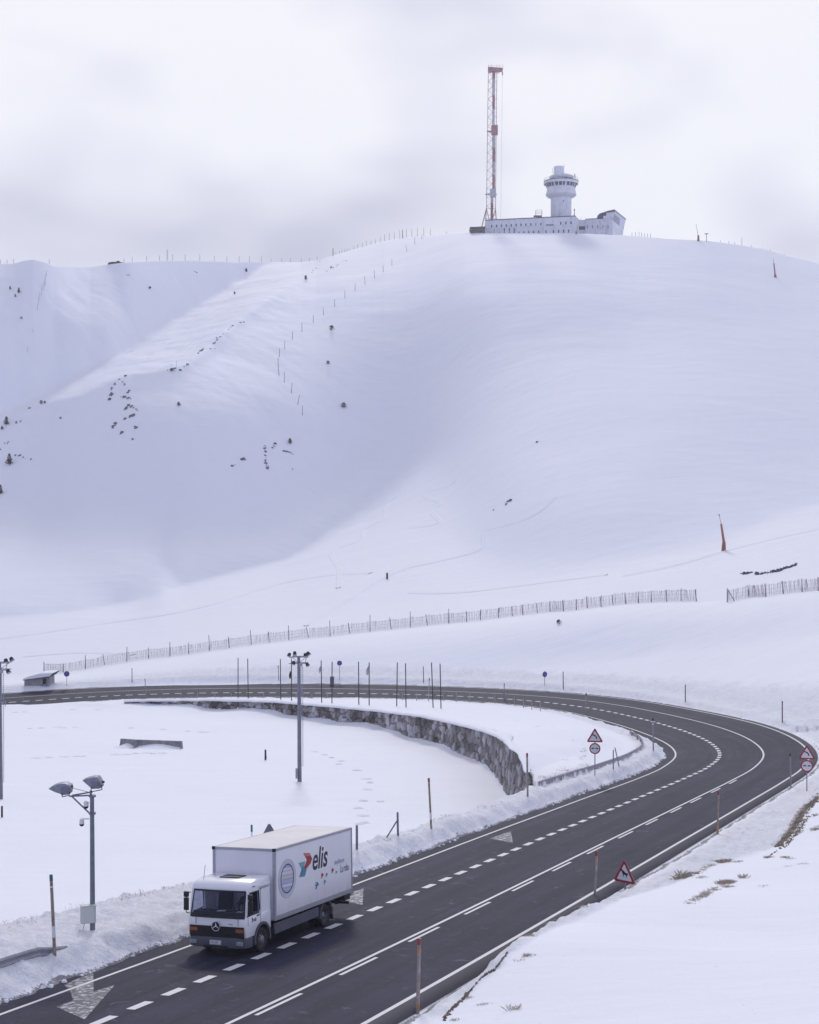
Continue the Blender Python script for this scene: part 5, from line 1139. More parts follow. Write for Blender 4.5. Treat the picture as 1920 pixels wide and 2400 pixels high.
# slanted end: from the front corner back to the right
A0 = fe(1525, 0); A1 = W(*c9(1668, 0), YE+5.5)
def ep(x, y):
    t = (c9(x, 0)[0]-c9(1525, 0)[0])/(c9(1668, 0)[0]-c9(1525, 0)[0]); Yc = A0.y-.3+(A1.y-A0.y+.3)*t; return W(*c9(x, y), Yc)-O
b = MB(); b.prism([ep(*p) for p in ((1525, 800), (1632, 800), (1634, 776), (1643, 700), (1600, 686), (1525, 622))], (0, 0, 0), (0, 5, 0)); b.build('end_wall', WALLW, wg)
b = MB(); b.prism([ep(*p) for p in ((1525, 622), (1600, 686), (1643, 700), (1668, 607), (1543, 508), (1525, 530))], (0, 0, 0), (0, 5, 0)); b.build('end_gable', WINGM, wg)
b = MB(); b.prism([ep(*p)+Vector((-.05, -.15, 0)) for p in ((1530, 618), (1598, 676), (1604, 604), (1545, 552))], (0, 0, 0), (0, .2, 0)); b.build('window', mat('end_glazing', (.28, .29, .36), .3, noise=.2, nscale=.4), wg)
b = MB(); b.prism([ep(*p)+Vector((0, -.2, 0)) for p in ((1541, 510), (1543, 503), (1670, 606), (1667, 612))], (0, 0, 0), (0, 6, 0)); b.build('roof_edge', ROOFD, wg)
b = MB(); b.prism([ep(*p)+Vector((0, -.1, 0)) for p in ((1636, 706), (1643, 708), (1645, 696), (1634, 700))], (0, 0, 0), (0, .3, 0)); b.build('drain_spout', ROOFD, wg)

# scaffold platform and whip antennas on the roof
pl = empty('roof_platform', fpt(700, 600, -5)); tag(pl, 'small open metal platform with railings on the long building roof', 'platform'); O = pl.location; s9 = O.y/F/4.54
Q = lambda x, y, dy=0.0: Vector(((x-700)*s9, dy, (600-y)*s9))
b = MB(); b.box(Q(704, 549), (88*s9, 2.4, .25)); b.build('deck', GALV, pl)
b = MB()
for x0, x1 in ((655, 668), (748, 738), (700, 690), (700, 712)):
    for dy in (-1, 1): b.tube(Q(x0, 603, dy), Q(x1, 549, dy), .05, n=4)
b.build('legs', GALV, pl); b = MB()
for x in (682, 748):
    for dy in (-1, 1): b.tube(Q(x, 549, dy), Q(x, 488, dy), .05, n=4)
for y_ in (488, 518): b.tube(Q(682, y_, -1), Q(748, y_, -1), .05, n=4); b.tube(Q(682, y_, 1), Q(748, y_, 1), .05, n=4); b.tube(Q(748, y_, 1), Q(748, y_, -1), .05, n=4)
b.build('railing', GALV, pl)
an = empty('roof_antenna', fpt(1105, 585, -3)); tag(an, 'thin tripod antenna on the roof just right of the control tower', 'antenna'); O = an.location
Q = lambda x, y, dy=0.0: Vector(((x-1105)*s9, dy, (585-y)*s9))
b = MB(); b.tube(Q(1105, 590), Q(1107, 482), .10, n=4); b.tube(Q(1086, 590), Q(1106, 520), .05, n=4); b.tube(Q(1112, 590, .6), Q(1106, 520), .05, n=4); b.build('mast', DARK, an)
b = MB(); b.tube(Q(1105, 500), Q(1107, 484), .2, n=5); b.build('sensor', DARK, an)
an = empty('whip_antenna', fe(1178, 618, -3)); tag(an, 'short slanting whip antenna on the low roof between tower and wing', 'antenna'); b = MB(); b.tube((0, 0, 0), (14*s9, 0, 46*s9), .06, n=4); b.build('rod', GALV, an)
# stone shed
sh = empty('stone_shed', W(1120, 548, Ycr+9)); tag(sh, 'low dark stone shed against the left end of the long building', 'shed'); O = sh.location
Q = lambda x, y, dy=0.0: W(1080+x/3.594, 120+y/3.594, Ycr+9+dy)-O
b = MB(); b.prism([Q(82, 1560), Q(206, 1560), Q(206, 1486), Q(82, 1486)], (0, 0, 0), (0, 7, 0)); b.build('wall', mat('shed_stone', (.20, .17, .17), .95, nscale=1.6, col2=(.05, .045, .05), bump=.8, bscale=2), sh)
b = MB(); b.prism([Q(78, 1487, -.3), Q(208, 1487, -.3), Q(208, 1476, -.3), Q(78, 1480, -.3)], (0, 0, 0), (0, 7.6, 0)); b.build('roof', ROOFD, sh)

# radio mast
YM = YB0+7
rm = empty('radio_mast', W(1152, 540, YM)); tag(rm, 'very tall red and white lattice radio mast left of the tower', 'mast'); O = rm.location
Q = lambda x, y, dy=0.0: W(1080+x/3.594, 120+y/3.594, YM+dy)-O
L0, L1 = (233, 160), (217, 1325); R0, R1 = (305, 160), (293, 1330); DB = 1.9
def lp(y): t = (y-160)/1170; return 233-16*t
def rp_(y): t = (y-160)/1170; return 305-12*t
b = MB(); b.tube(Q(lp(1325), 1325, -DB*.4), Q(lp(130), 130, -DB*.4), .12, n=6); b.tube(Q(lp(1325), 1325, -DB*.4), Q(172, 1500, -1.5), .20, n=6); b.tube(Q(lp(1325), 1325, -DB*.4), Q(245, 1440, .5), .14, n=6); b.tube(Q(lp(1325), 1325, -.4), Q(205, 1500, 4), .14, n=6); b.build('leg', REDM, rm)
b = MB(); b.tube(Q(rp_(1330), 1330, -DB*.4), Q(rp_(160), 160, -DB*.4), .12, n=6); b.tube(Q(rp_(1330), 1330, -DB*.4), Q(301, 1450, -1), .20, n=6); b.tube(Q(rp_(1330), 1330, -DB*.4), Q(262, 1440, .5), .14, n=6); b.build('leg', REDM, rm)
b = MB(); b.tube(Q(269, 1450, DB), Q(269, 150, DB), .14, n=6); b.build('leg', REDM, rm)
b = MB(); y_ = 180; k = 0
while y_ < 1320:
    y2 = y_+37.5; xa = lp(y_); xb = lp(y2); tb = (281-12*(y_-160)/1170)
    if k % 2 == 0: b.tube(Q(xa, y_, -DB*.4), Q(tb, y2, 0), .06, n=4); b.tube(Q(xa, y_, -DB*.4), Q(269, y2, DB), .05, n=4); b.tube(Q(rp_(y_), y_, -DB*.4), Q(269, y2, DB), .05, n=4)
    else: b.tube(Q(tb, y_, 0), Q(xb, y2, -DB*.4), .06, n=4); b.tube(Q(269, y_, DB), Q(xb, y2, -DB*.4), .05, n=4); b.tube(Q(269, y_, DB), Q(rp_(y2), y2, -DB*.4), .05, n=4)
    if k % 2 == 0: b.box(Q(tb-4, y2, 0), (.5, .5, .55))
    b.tube(Q(lp(y_), y_, -DB*.4), Q(rp_(y_), y_, -DB*.4), .035, n=4)
    y_ = y2; k += 1
for y_ in (1200, 1325, 1380, 1410): b.tube(Q(lp(min(y_, 1325))-(y_-1325 if y_ > 1325 else 0)*.28, y_, -DB*.4), Q(rp_(1330)+(y_-1330)*.05, y_, -DB*.4), .07, n=4)
b.build('lattice', GALV, rm)
cuts = [150, 235, 375, 490, 635, 705, 815, 930, 1045, 1200, 1280, 1450]
for i in range(len(cuts)-1):
    y0, y1 = cuts[i], cuts[i+1]; x0 = 281-14*(max(y0-160, 0)/1170); x1 = 281-14*(max(y1-160, 0)/1170)
    if y0 >= 635 and y0 < 1200: x0 += 8; x1 += 8
    if y0 >= 1200: x0 -= 4; x1 -= 4
    b = MB(); b.tube(Q(x0, y0), Q(x1, y1), .50 if i % 2 == 0 else .45, n=8); b.build('cable_duct', REDM if i % 2 == 0 else WHTM, rm, smooth=True)
b = MB(); b.prism([Q(*p, -1.2) for p in ((232, 130), (355, 140), (355, 156), (300, 162), (234, 166))], (0, 0, 0), (0, 3, 0)); pf = b.build('top_platform', REDM, rm)
b = MB(); 
for x in (235, 258, 305, 330, 355): b.tube(Q(x, 150, -1.2), Q(x, 108, -1.2), .05, n=4)
b.tube(Q(235, 118, -1.2), Q(355, 128, -1.2), .04, n=4); b.build('railing', REDM, pf)
b = MB(); b.tube(Q(355, 155), Q(308, 192), .08, n=4); b.box(Q(352, 188), (.4, .4, 1.2)); b.build('davit', REDM, rm)
b = MB(); b.path([Q(352, 195), Q(347, 600), Q(342, 1000), Q(337, 1430)], .035, 4); b.build('cable', GALV, rm)
b = MB(); b.box(Q(285, 665), (2.4, 2.0, 3.4)); b.box(Q(250, 677), (2.6, .8, .4)); b.build('platform', REDM, rm)
b = MB(); b.box(Q(272, 1195), (2.2, 1.8, 3.0)); b.box(Q(255, 1207), (4.5, 1.2, .25)); b.build('platform', WHTM, rm)

# ------------------------------------------------------------------ the truck
S_A = 10.05
def ctr(s_): x, y, z = rp(s_, -1.42, .008); return Vector((float(x), float(y), float(z)))
pF, pR = ctr(S_A), ctr(14.9); fw = (pF-pR).normalized(); sx, sy, sz = rp(S_A, -.2); tx, ty, tz = rp(S_A, -2.6)
lf_ = Vector((float(sx-tx), float(sy-ty), float(sz-tz))).normalized(); up_ = fw.cross(lf_).normalized(); lf_ = up_.cross(fw)
TK = empty('box_truck', pF); TK.rotation_euler = Matrix((fw, lf_, up_)).transposed().to_euler(); tag(TK, 'white box truck with red and blue arrow lettering driving towards the camera', 'truck')
bpy.context.view_layer.update()
TWH = mat('truck_white', (.82, .82, .86), .25, noise=.03, nscale=2, spec=.5, coat=.4)
BOXW = mat('box_panel', (.78, .775, .82), .45, noise=.05, nscale=.9)
ROOFC = mat('box_roof', (.62, .60, .60), .55, noise=.12, nscale=.8)
def grime(m, z0, z1, amt):
    t = m.node_tree; b = t.nodes['Principled BSDF']; lk = b.inputs['Base Color'].links[0].from_socket; tcn = N(t, 'ShaderNodeTexCoord'); sp_ = N(t, 'ShaderNodeSeparateXYZ'); t.links.new(tcn.outputs['Object'], sp_.inputs[0])
    mp_ = N(t, 'ShaderNodeMapping'); mp_.inputs['Scale'].default_value = (3.0, 3.0, .9); t.links.new(tcn.outputs['Object'], mp_.inputs[0])
    nn = N(t, 'ShaderNodeTexNoise', i_Scale=1.6, i_Detail=8.0, i_Roughness=.7); t.links.new(mp_.outputs[0], nn.inputs['Vector'])
    f_ = mth(t, 'MULTIPLY', mth(t, 'DIVIDE', mth(t, 'SUBTRACT', z1, sp_.outputs['Z']), z1-z0, clamp=True), mth(t, 'MULTIPLY', nn.outputs['Fac'], amt), clamp=True)
    mx_ = N(t, 'ShaderNodeMix', data_type='RGBA'); mx_.inputs[7].default_value = (.20, .185, .18, 1); t.links.new(f_, mx_.inputs['Factor']); t.links.new(lk, mx_.inputs[6]); t.links.new(mx_.outputs[2], b.inputs['Base Color'])
grime(BOXW, .9, 1.7, .75); grime(TWH, .5, 1.25, .55)
ALU = mat('aluminium_trim', (.40, .40, .46), .45, .5, noise=.15)
TGREY = mat('grey_plastic', (.085, .09, .12), .55, noise=.2, nscale=3)
UND = mat('chassis_dark', (.018, .018, .024), .7, noise=.3)
TYRE = mat('tyre', (.018, .018, .022), .85, bump=.3, bscale=20); RIM = mat('rim', (.28, .28, .31), .4, .6, noise=.3, nscale=9)
GL = bpy.data.materials.new('cab_glass'); GL.use_nodes = True; t = GL.node_tree; b_n = t.nodes['Principled BSDF']; b_n.inputs['Base Color'].default_value = (.02, .03, .06, 1); b_n.inputs['Roughness'].default_value = .03
tr = N(t, 'ShaderNodeBsdfTransparent'); tr.inputs[0].default_value = (.80, .83, .92, 1); ms = N(t, 'ShaderNodeMixShader'); ms.inputs[0].default_value = .18
t.links.new(tr.outputs[0], ms.inputs[1]); t.links.new(b_n.outputs[0], ms.inputs[2]); t.links.new(ms.outputs[0], t.nodes['Material Output'].inputs[0])
XB0, XB1, HB0, HB1, WB = -.75, -7.05, .90, 3.30, 1.2
b = MB(); b.box(((XB0+XB1)/2, 0, (HB0+HB1)/2), (XB0-XB1, 2*WB, HB1-HB0)); CB = b.build('cargo_box', BOXW, TK, bevel=.012)
b = MB(); b.box(((XB0+XB1)/2, 0, HB1+.008), (XB0-XB1-.1, 2*WB-.1, .012)); b.build('roof_panel', ROOFC, CB)
b = MB()
for y in (-1, 1):
    b.box(((XB0+XB1)/2, y*(WB+.004), HB1-.03), (XB0-XB1+.03, .035, .09)); b.box(((XB0+XB1)/2, y*(WB+.006), HB0+.07), (XB0-XB1+.03, .03, .16))
    b.box((XB0+.004, y*(WB-.03), (HB0+HB1)/2), (.03, .10, HB1-HB0)); b.box((XB0-.035, y*(WB+.008), (HB0+HB1)/2), (.09, .02, HB1-HB0-.02)); b.box((XB1, y*(WB-.01), (HB0+HB1)/2), (.05, .08, HB1-HB0))
b.box((XB0+.006, 0, HB1-.03), (.03, 2*WB, .09)); b.box((XB1-.004, 0, HB1-.03), (.03, 2*WB, .09)); b.build('edge_trim', ALU, CB, bevel=.006)
b = MB()
for y in (-1, 1): b.box((XB0+.01, y*(WB-.02), HB1-.03), (.06, .12, .11)); 
b.build('corner_cap', UND, CB, bevel=.01)
b = MB(); b.box((XB1-.012, 0, (HB0+HB1)/2), (.02, 2*WB-.12, HB1-HB0-.16)); b.build('rear_door', BOXW, CB)
# graphics on the side panel (left side of the truck)
def side(px_, py_):
    z0, z1 = 52.4, 58.1; p = (px_-860)/616.; t_ = p*z0/(z1-p*(z1-z0)); top = 405-200*p; bot = 978-256*p
    return XB0-t_*(XB0-XB1), HB0+(bot-py_)/(bot-top)*(HB1-HB0)
def decal(pts, m, name='decal', off=.004, th=.003):
    b = MB(); b.prism([Vector((x, WB+off, z)) for x, z in pts], (0, 0, 0), (0, th, 0)); return b.build(name, m, CB)
LRED = mat('logo_red', (.38, .03, .05), .45, noise=.2, nscale=3); LRED2 = mat('logo_light_red', (.55, .16, .17), .45); LTEAL = mat('logo_teal', (.05, .17, .27), .45, nscale=2.5, col2=(.10, .30, .40)); LBLK = mat('logo_black', (.02, .02, .035), .45); LGRY = mat('lettering_grey', (.12, .13, .20), .45); LPALE = mat('lettering_pale', (.45, .46, .55), .45); PRING = mat('porthole_ring', (.47, .48, .58), .35, nscale=2, col2=(.60, .60, .68)); PDK = mat('porthole_rim', (.05, .065, .13), .4)
def ring(cx, cz, r0, r1, m, name, off, n=48):
    b = MB(); vs = []
    for k in range(n):
        a = 2*math.pi*k/n
        for r_ in (r0, r1):
            for o_ in (0, .004): vs.append((cx+r_*math.cos(a), WB+off+o_, cz+r_*math.sin(a)))
    fs = []
    for k in range(n):
        i = 4*k; j = 4*((k+1) % n); fs += [(i, i+2, j+2, j), (i+1, j+1, j+3, i+3), (i, j, j+1, i+1), (i+2, i+3, j+3, j+2)]
    b.add(vs, fs); return b.build(name, m, CB)
cx_, cz_ = side(958, 635)
ring(cx_, cz_, .47, .66, PRING, 'porthole_surround', .004); ring(cx_, cz_, .46, .505, PDK, 'porthole_rim', .010); ring(cx_, cz_, .655, .672, LPALE, 'porthole_outline', .006)
TW1 = mat('towel_white', (.62, .62, .68), .8); TW2 = mat('towel_blue', (.42, .46, .64), .8); TW3 = mat('towel_cream', (.56, .54, .55), .8); LN = mat('towel_line', (.16, .18, .26), .8)
lev = [-.46, -.30, -.17, -.02, .12, .26, .38, .46]
for i in range(len(lev)-1):
    z0, z1 = lev[i], lev[i+1]; pts = []
    for k in range(9): z = z0+(z1-z0)*k/8; pts.append((cx_+math.sqrt(max(.465**2-z*z, 0)), cz_+z))
    for k in range(9): z = z1-(z1-z0)*k/8; pts.append((cx_-math.sqrt(max(.465**2-z*z, 0)), cz_+z))
    decal(pts, (TW2, TW1, TW2, TW3, TW1, TW1, TW2)[i], 'towel_print', .003)
    if i: q = math.sqrt(.465**2-z0*z0); decal([(cx_+q, cz_+z0+.012+.02), (cx_-q, cz_+z0-.02+.012), (cx_-q, cz_+z0-.02), (cx_+q, cz_+z0+.02)], LN, 'towel_edge', .007)
sp = lambda L_: [side(*p) for p in L_]
decal(sp([(1090, 425), (1140, 421), (1160, 468), (1147, 505), (1117, 545), (1092, 547), (1117, 478)]), LRED, 'red_arrow', .004)
decal(sp([(1090, 425), (1140, 421), (1150, 445), (1107, 452)]), LRED2, 'red_arrow_fold', .008)
decal(sp([(1052, 508), (1102, 490), (1092, 547), (1117, 545), (1100, 612), (1054, 622), (1075, 552)]), LTEAL, 'teal_arrow', .004)
decal(sp([(1052, 508), (1102, 490), (1095, 528), (1072, 543)]), mat('logo_light_teal', (.16, .36, .44), .45), 'teal_arrow_fold', .008)
for (x, y, q, m) in ((1240, 600, 1, LRED), (1275, 593, .8, LTEAL), (1323, 557, .95, LRED), (1353, 570, .6, LTEAL), (1259, 651, .9, LTEAL), (1196, 680, 1.35, LTEAL)):
    decal(sp([(x-9*q, y-18*q), (x+4*q, y-20*q), (x+12*q, y-4*q), (x+2*q, y+6*q), (x-2*q, y+22*q), (x-9*q, y+24*q), (x-6*q, y+6*q), (x-12*q, y+2*q), (x-12*q, y-3*q), (x-3*q, y-4*q)]), m, 'small_arrow', .004)
def ltext(txt, size, x, z, m, name, parent=CB, off=.006, shear=0.0, sx_=1.0, bold=0.0, yy=None, ext=.002):
    M = Matrix(((-1, 0, 0, x), (0, 0, 1, (WB if yy is None else yy)+off), (0, 1, 0, z), (0, 0, 0, 1))); return text_mesh(txt, size, m, name, parent, M, shear, ext, sx_, bold)
ex, ez = side(1156, 562); ltext('elis', 1.10, ex, ez, LBLK, 'lettering', shear=.22, sx_=.90, bold=.016)
lx, lz = side(1384, 572); ltext('La roba', .40, lx, lz, LGRY, 'lettering', sx_=.62)
lx, lz = side(1336, 510); ltext('simplifiquem', .27, lx, lz, LPALE, 'lettering', sx_=.66)
# chassis
b = MB()
for y in (-.42, .42): b.box((-2.9, y, .68), (7.4, .09, .22))
for x in (-1.2, -2.3, -3.4, -4.6, -5.8, -6.6): b.box((x, 0, .72), (.10, 1.9, .16))
b.box((-4.85, 0, .46), (.16, 1.8, .16)); b.box((0, 0, .46), (.16, 1.8, .14)); b.box((-2.6, -.8, .55), (1.0, .5, .42)); b.box((-2.4, .72, .62), (1.3, .45, .34)); b.box((-.7, 0, .9), (.5, 1.6, .5)); b.build('chassis', UND, TK, bevel=.01)
b = MB(); b.prism([(-.72, 1.13, .80), (-4.20, 1.13, .80), (-4.20, 1.13, .47), (-.78, 1.13, .44)], (0, 0, 0), (0, .05, 0)); b.build('side_guard', TGREY, TK, bevel=.01)
b = MB(); b.prism([(-.80, -1.18, .84), (-4.20, -1.18, .84), (-4.20, -1.18, .47), (-1.0, -1.18, .44)], (0, 0, 0), (0, .05, 0)); b.build('side_guard', TGREY, TK, bevel=.01)
b = MB(); b.tube((-6.95, -1.1, .52), (-6.95, 1.1, .52), .06, n=8); b.box((-6.8, .7, .62), (.3, .08, .3)); b.box((-6.8, -.7, .62), (.3, .08, .3)); b.build('rear_bumper', UND, TK)
b = MB(); b.box((-6.75, 1.0, .76), (.5, .3, .22)); b.box((-6.75, -1.0, .76), (.5, .3, .22)); b.build('tail_lamp_box', UND, TK, bevel=.01)
def wheel(x, y, sgn, dual=False):
    r = .405; wd = .24; b = MB(); w0, w1 = (y, y-sgn*(wd*(2.1 if dual else 1)))
    prof = [(.24, 0), (.30, -.015), (.375, -.01), (.402, .03), (.405, .10), (.402, wd-.03), (.36, wd), (.24, wd-.02)]
    vs = []; n = 36
    for (rad, o_) in prof:
        for k in range(n): a = 2*math.pi*k/n; vs.append((x+rad*math.cos(a), y-sgn*o_, r+rad*math.sin(a)))
    b.add(vs, [(i*n+k, i*n+(k+1) % n, (i+1)*n+(k+1) % n, (i+1)*n+k) for i in range(len(prof)-1) for k in range(n)])
    if dual: b.tube((x, y-sgn*(wd+.04), r), (x, y-sgn*(2*wd+.04), r), .402, n=32)
    ty = b.build('wheel', TYRE, TK, smooth=True)
    b = MB(); vs = []; pr = [(.245, .0), (.235, .05 if not dual else .12), (.15, .03 if not dual else .14), (.13, -.03 if not dual else .10), (.07, -.05 if not dual else .04), (.001, -.05 if not dual else .04)]
    for (rad, o_) in pr:
        for k in range(n): a = 2*math.pi*k/n; vs.append((x+rad*math.cos(a), y-sgn*(o_+.01), r+rad*math.sin(a)))
    b.add(vs, [(i*n+k, i*n+(k+1) % n, (i+1)*n+(k+1) % n, (i+1)*n+k) for i in range(len(pr)-1) for k in range(n)]); b.build('rim', RIM, ty, smooth=True)
    b = MB()
    for k in range(8): a = 2*math.pi*k/8; b.tube((x+.19*math.cos(a), y-sgn*(.025 if not dual else .10), r+.19*math.sin(a)), (x+.19*math.cos(a), y-sgn*(.06 if not dual else .13), r+.19*math.sin(a)), .030, n=8)
    b.build('rim_hole', UND, ty)
wheel(0, 1.08, 1); wheel(0, -1.08, -1); wheel(-4.85, 1.12, 1, True); wheel(-4.85, -1.12, -1, True)
def arch(x, y0, y1, r, name, m, a0=-.15, a1=math.pi+.15, th=.06, z=.42):
    b = MB(); n = 20; vs = []
    for k in range(n+1):
        a = a0+(a1-a0)*k/n
        for rr in (r, r+th):
            for y in (y0, y1): vs.append((x+rr*math.cos(a), y, z+rr*math.sin(a)))
    fs = []
    for k in range(n): i = 4*k; j = i+4; fs += [(i, i+1, j+1, j), (i+2, j+2, j+3, i+3), (i, j, j+2, i+2), (i+1, i+3, j+3, j+1)]
    fs += [(0, 2, 3, 1), (4*n, 4*n+1, 4*n+3, 4*n+2)]; b.add(vs, fs); return b.build(name, m, TK, smooth=True)
for sg in (1, -1): arch(-4.85, sg*.58, sg*1.19, .47, 'rear_fender', TGREY, z=.43); arch(0, sg*.80, sg*1.135, .50, 'front_wheel_arch', TGREY, th=.08)
b = MB()
for sg in (1, -1): b.box((-5.42, sg*.9, .38), (.02, .55, .42))
b.build('mudflap', UND, TK)
# cab
def cabprism(prof, y0, y1, name, m, parent=TK, bevel=.03):
    b = MB(); b.prism([Vector((x, y0, z)) for x, z in prof], (0, 0, 0), (0, y1-y0, 0)); return b.build(name, m, parent, bevel=bevel, smooth=True)
def archpts(cx, cz, r, a0, a1, n=10): return [(cx+r*math.cos(a0+(a1-a0)*k/n), cz+r*math.sin(a0+(a1-a0)*k/n)) for k in range(n+1)]
CW = 1.09
side_prof = [(1.10, .62), (1.14, .98), (1.10, 1.30), (-.66, 1.30), (-.66, .70)]+archpts(0, .42, .56, math.pi-.45, .38)
cabo = cabprism(side_prof, -CW, CW, 'cab', TWH)
# upper cab: pillars, roof, rear wall with real window openings
b = MB(); b.box((-.60, 0, 1.78), (.10, 2*CW-.04, 1.0)); 
for sg in (1, -1):
    y = sg*(CW-.05)
    b.prism([Vector((x, y-.035, z)) for x, z in ((1.09, 1.28), (1.00, 1.28), (.83, 2.14), (.92, 2.14))], (0, 0, 0), (0, .07, 0))
    b.prism([Vector((x, y-.035, z)) for x, z in ((.12, 1.28), (-.64, 1.28), (-.64, 2.18), (.20, 2.18))], (0, 0, 0), (0, .07, 0))
    b.prism([Vector((x, y-.035, z)) for x, z in ((.94, 2.06), (-.64, 2.06), (-.64, 2.26), (.86, 2.26))], (0, 0, 0), (0, .07, 0))
b.build('cab_frame', TWH, cabo, bevel=.012)
b = MB(); n_ = 10; pr = [(.93, 2.10), (.90, 2.22), (.80, 2.33), (.60, 2.41), (.25, 2.45), (-.66, 2.45), (-.66, 2.12)]
b.prism([Vector((x, -CW+.02, z)) for x, z in pr], (0, 0, 0), (0, 2*CW-.04, 0)); b.build('cab_roof', TWH, cabo, bevel=.07, smooth=True)
b = MB(); b.box((.05, .02, 2.463), (.55, .75, .03)); b.build('roof_hatch', BLACK, cabo, bevel=.012)
b = MB(); b.tube((.62, -.80, 2.38), (.40, -.86, 2.85), .008, n=5); b.build('aerial', BLACK, cabo)
ws = [Vector((1.118, -1.02, 1.30)), Vector((1.118, 1.02, 1.30)), Vector((.945, .96, 2.12)), Vector((.945, -.96, 2.12))]
b = MB(); vs = []; m_ = 12
for j in range(7):
    for i in range(m_+1):
        q = i/m_*2-1; h = j/6; hw = 1.04-.05*h; bow = (1-q*q)*.05; vs.append((1.085-.165*h+bow, q*hw, 1.30+.82*h))
b.add(vs, [(j*(m_+1)+i, j*(m_+1)+i+1, (j+1)*(m_+1)+i+1, (j+1)*(m_+1)+i) for j in range(6) for i in range(m_)]); wsn = b.build('windshield', GL, cabo, smooth='all')
b = MB()
def wsp(q, h): hw = 1.04-.05*h; return Vector((1.09-.165*h+(1-q*q)*.05+.006, q*hw, 1.30+.82*h))
for i in range(m_):
    q0, q1 = i/m_*2-1, (i+1)/m_*2-1
    for h0, h1 in ((-.07, .10), (.95, 1.02)): b.add([wsp(q0, h0), wsp(q1, h0), wsp(q1, h1), wsp(q0, h1)], [(0, 1, 2, 3)])
for q0, q1 in ((-1, -.955), (.955, 1)): b.add([wsp(q0, 0), wsp(q1, 0), wsp(q1, 1), wsp(q0, 1)], [(0, 1, 2, 3)])
b.build('windshield_seal', BLACK, cabo)
b = MB(); b.tube(wsp(.1, .03)+Vector((.02, 0, 0)), wsp(.75, .13)+Vector((.02, 0, 0)), .010, n=5); b.tube(wsp(-.6, .03)+Vector((.02, 0, 0)), wsp(.05, .13)+Vector((.02, 0, 0)), .010, n=5); b.build('wiper', BLACK, wsn)
for sg in (1, -1):
    y = sg*(CW-.03); b = MB(); b.prism([Vector((x, y, z)) for x, z in ((.99, 1.31), (.12, 1.31), (.12, 1.45), (.19, 2.06), (.84, 2.06))], (0, 0, 0), (0, sg*.01, 0)); b.build('side_window', GL, cabo)
    b = MB(); P4 = [(.99, 1.31), (.12, 1.42), (.19, 2.06), (.84, 2.06)]
    for k in range(4): a_, c_ = P4[k], P4[(k+1) % 4]; b.tube((a_[0], y+sg*.015, a_[1]), (c_[0], y+sg*.015, c_[1]), .018, n=5)
    b.build('window_rubber', BLACK, cabo)
    b = MB(); yy = sg*(CW+.004)
    for x, z0, z1 in ((.09, .98, 2.14), (.98, 1.0, 1.30)): b.box((x, yy, (z0+z1)/2), (.012, .008, z1-z0))
    b.build('door_gap', TGREY, cabo)
    b = MB(); b.box((.28, sg*(CW+.02), 1.26), (.18, .03, .045)); b.build('door_handle', BLACK, cabo, bevel=.01)
    # mirrors
    b = MB(); b.path([Vector((.98, sg*1.08, 2.02)), Vector((1.06, sg*1.20, 2.02)), Vector((1.06, sg*1.22, 1.36)), Vector((.98, sg*1.10, 1.32))], .016); mr = b.build('mirror_arm', BLACK, TK)
    b = MB(); b.box((1.05, sg*1.22, 1.64), (.09, .17, .42)); b.box((1.05, sg*1.22, 1.96), (.10, .17, .19)); b.build('mirror', BLACK, mr, bevel=.025)
b = MB(); b.box((.55, CW-.01, 2.24), (.16, .02, .03)); b.build('marker_lamp', BLACK, cabo)
ltext('elis', .17, .62, 1.10, LBLK, 'door_lettering', cabo, .003, .2, 1, .003, yy=CW); 
b = MB(); b.prism([Vector((x, CW+.002, z)) for x, z in ((.74, 1.24), (.66, 1.24), (.63, 1.17), (.69, 1.08), (.75, 1.08), (.70, 1.16))], (0, 0, 0), (0, .003, 0)); b.build('door_arrow', LBLK, cabo)
b = MB(); b.prism([Vector((x, -1.02, z)) for x, z in ((1.10, .60), (1.165, .62), (1.175, .985), (1.12, .985))], (0, 0, 0), (0, 2.04, 0)); gr_ = b.build('grille', BLACK, TK, bevel=.01)
b = MB()
for z in (.68, .74, .80, .86, .92): b.box((1.178, 0, z), (.012, 1.30, .018))
b.build('grille_slat', UND, gr_)
b = MB(); b.box((1.05, 0, 1.145), (.15, 1.52, .27)); b.build('front_flap', TWH, cabo, bevel=.02)
for y in (-.80, .80): b = MB(); b.box((1.135, y, 1.15), (.02, .008, .28)); b.build('panel_gap', TGREY, cabo)
CHR = mat('chrome', (.55, .56, .60), .15, 1.0)
b = MB(); n = 28; R_ = .155; cz = .985
for k in range(n): a0, a1 = 2*math.pi*k/n, 2*math.pi*(k+1)/n; b.tube((1.20, R_*math.cos(a0), cz+R_*math.sin(a0)), (1.20, R_*math.cos(a1), cz+R_*math.sin(a1)), .016, n=6)
for k in range(3): a = math.pi/2+2*math.pi*k/3; b.tube((1.20, 0, cz), (1.20, R_*math.cos(a), cz+R_*math.sin(a)), .028, .006, n=6)
b.build('star_emblem', CHR, TK, smooth=True)
b = MB(); b.tube((1.165, 0, cz), (1.19, 0, cz), .14, n=24); b.build('emblem_backing', BLACK, TK)
AMB = mat('amber_lens', (.42, .11, .03), .3, nscale=14, col2=(.20, .05, .03)); HL = mat('headlamp_glass', (.40, .41, .45), .12, nscale=16, col2=(.18, .19, .22), spec=.8)
for sg in (1, -1):
    b = MB(); b.box((1.155, sg*.87, .86), (.05, .30, .12)); b.build('indicator', AMB, TK, bevel=.012)
b = MB(); pf_ = [(-1.10, .98), (-1.02, 1.12), (-.7, 1.20), (0, 1.24), (.7, 1.20), (1.02, 1.12), (1.10, .98), (1.10, .66), (.98, .66), (-.98, .66), (-1.10, .66)]
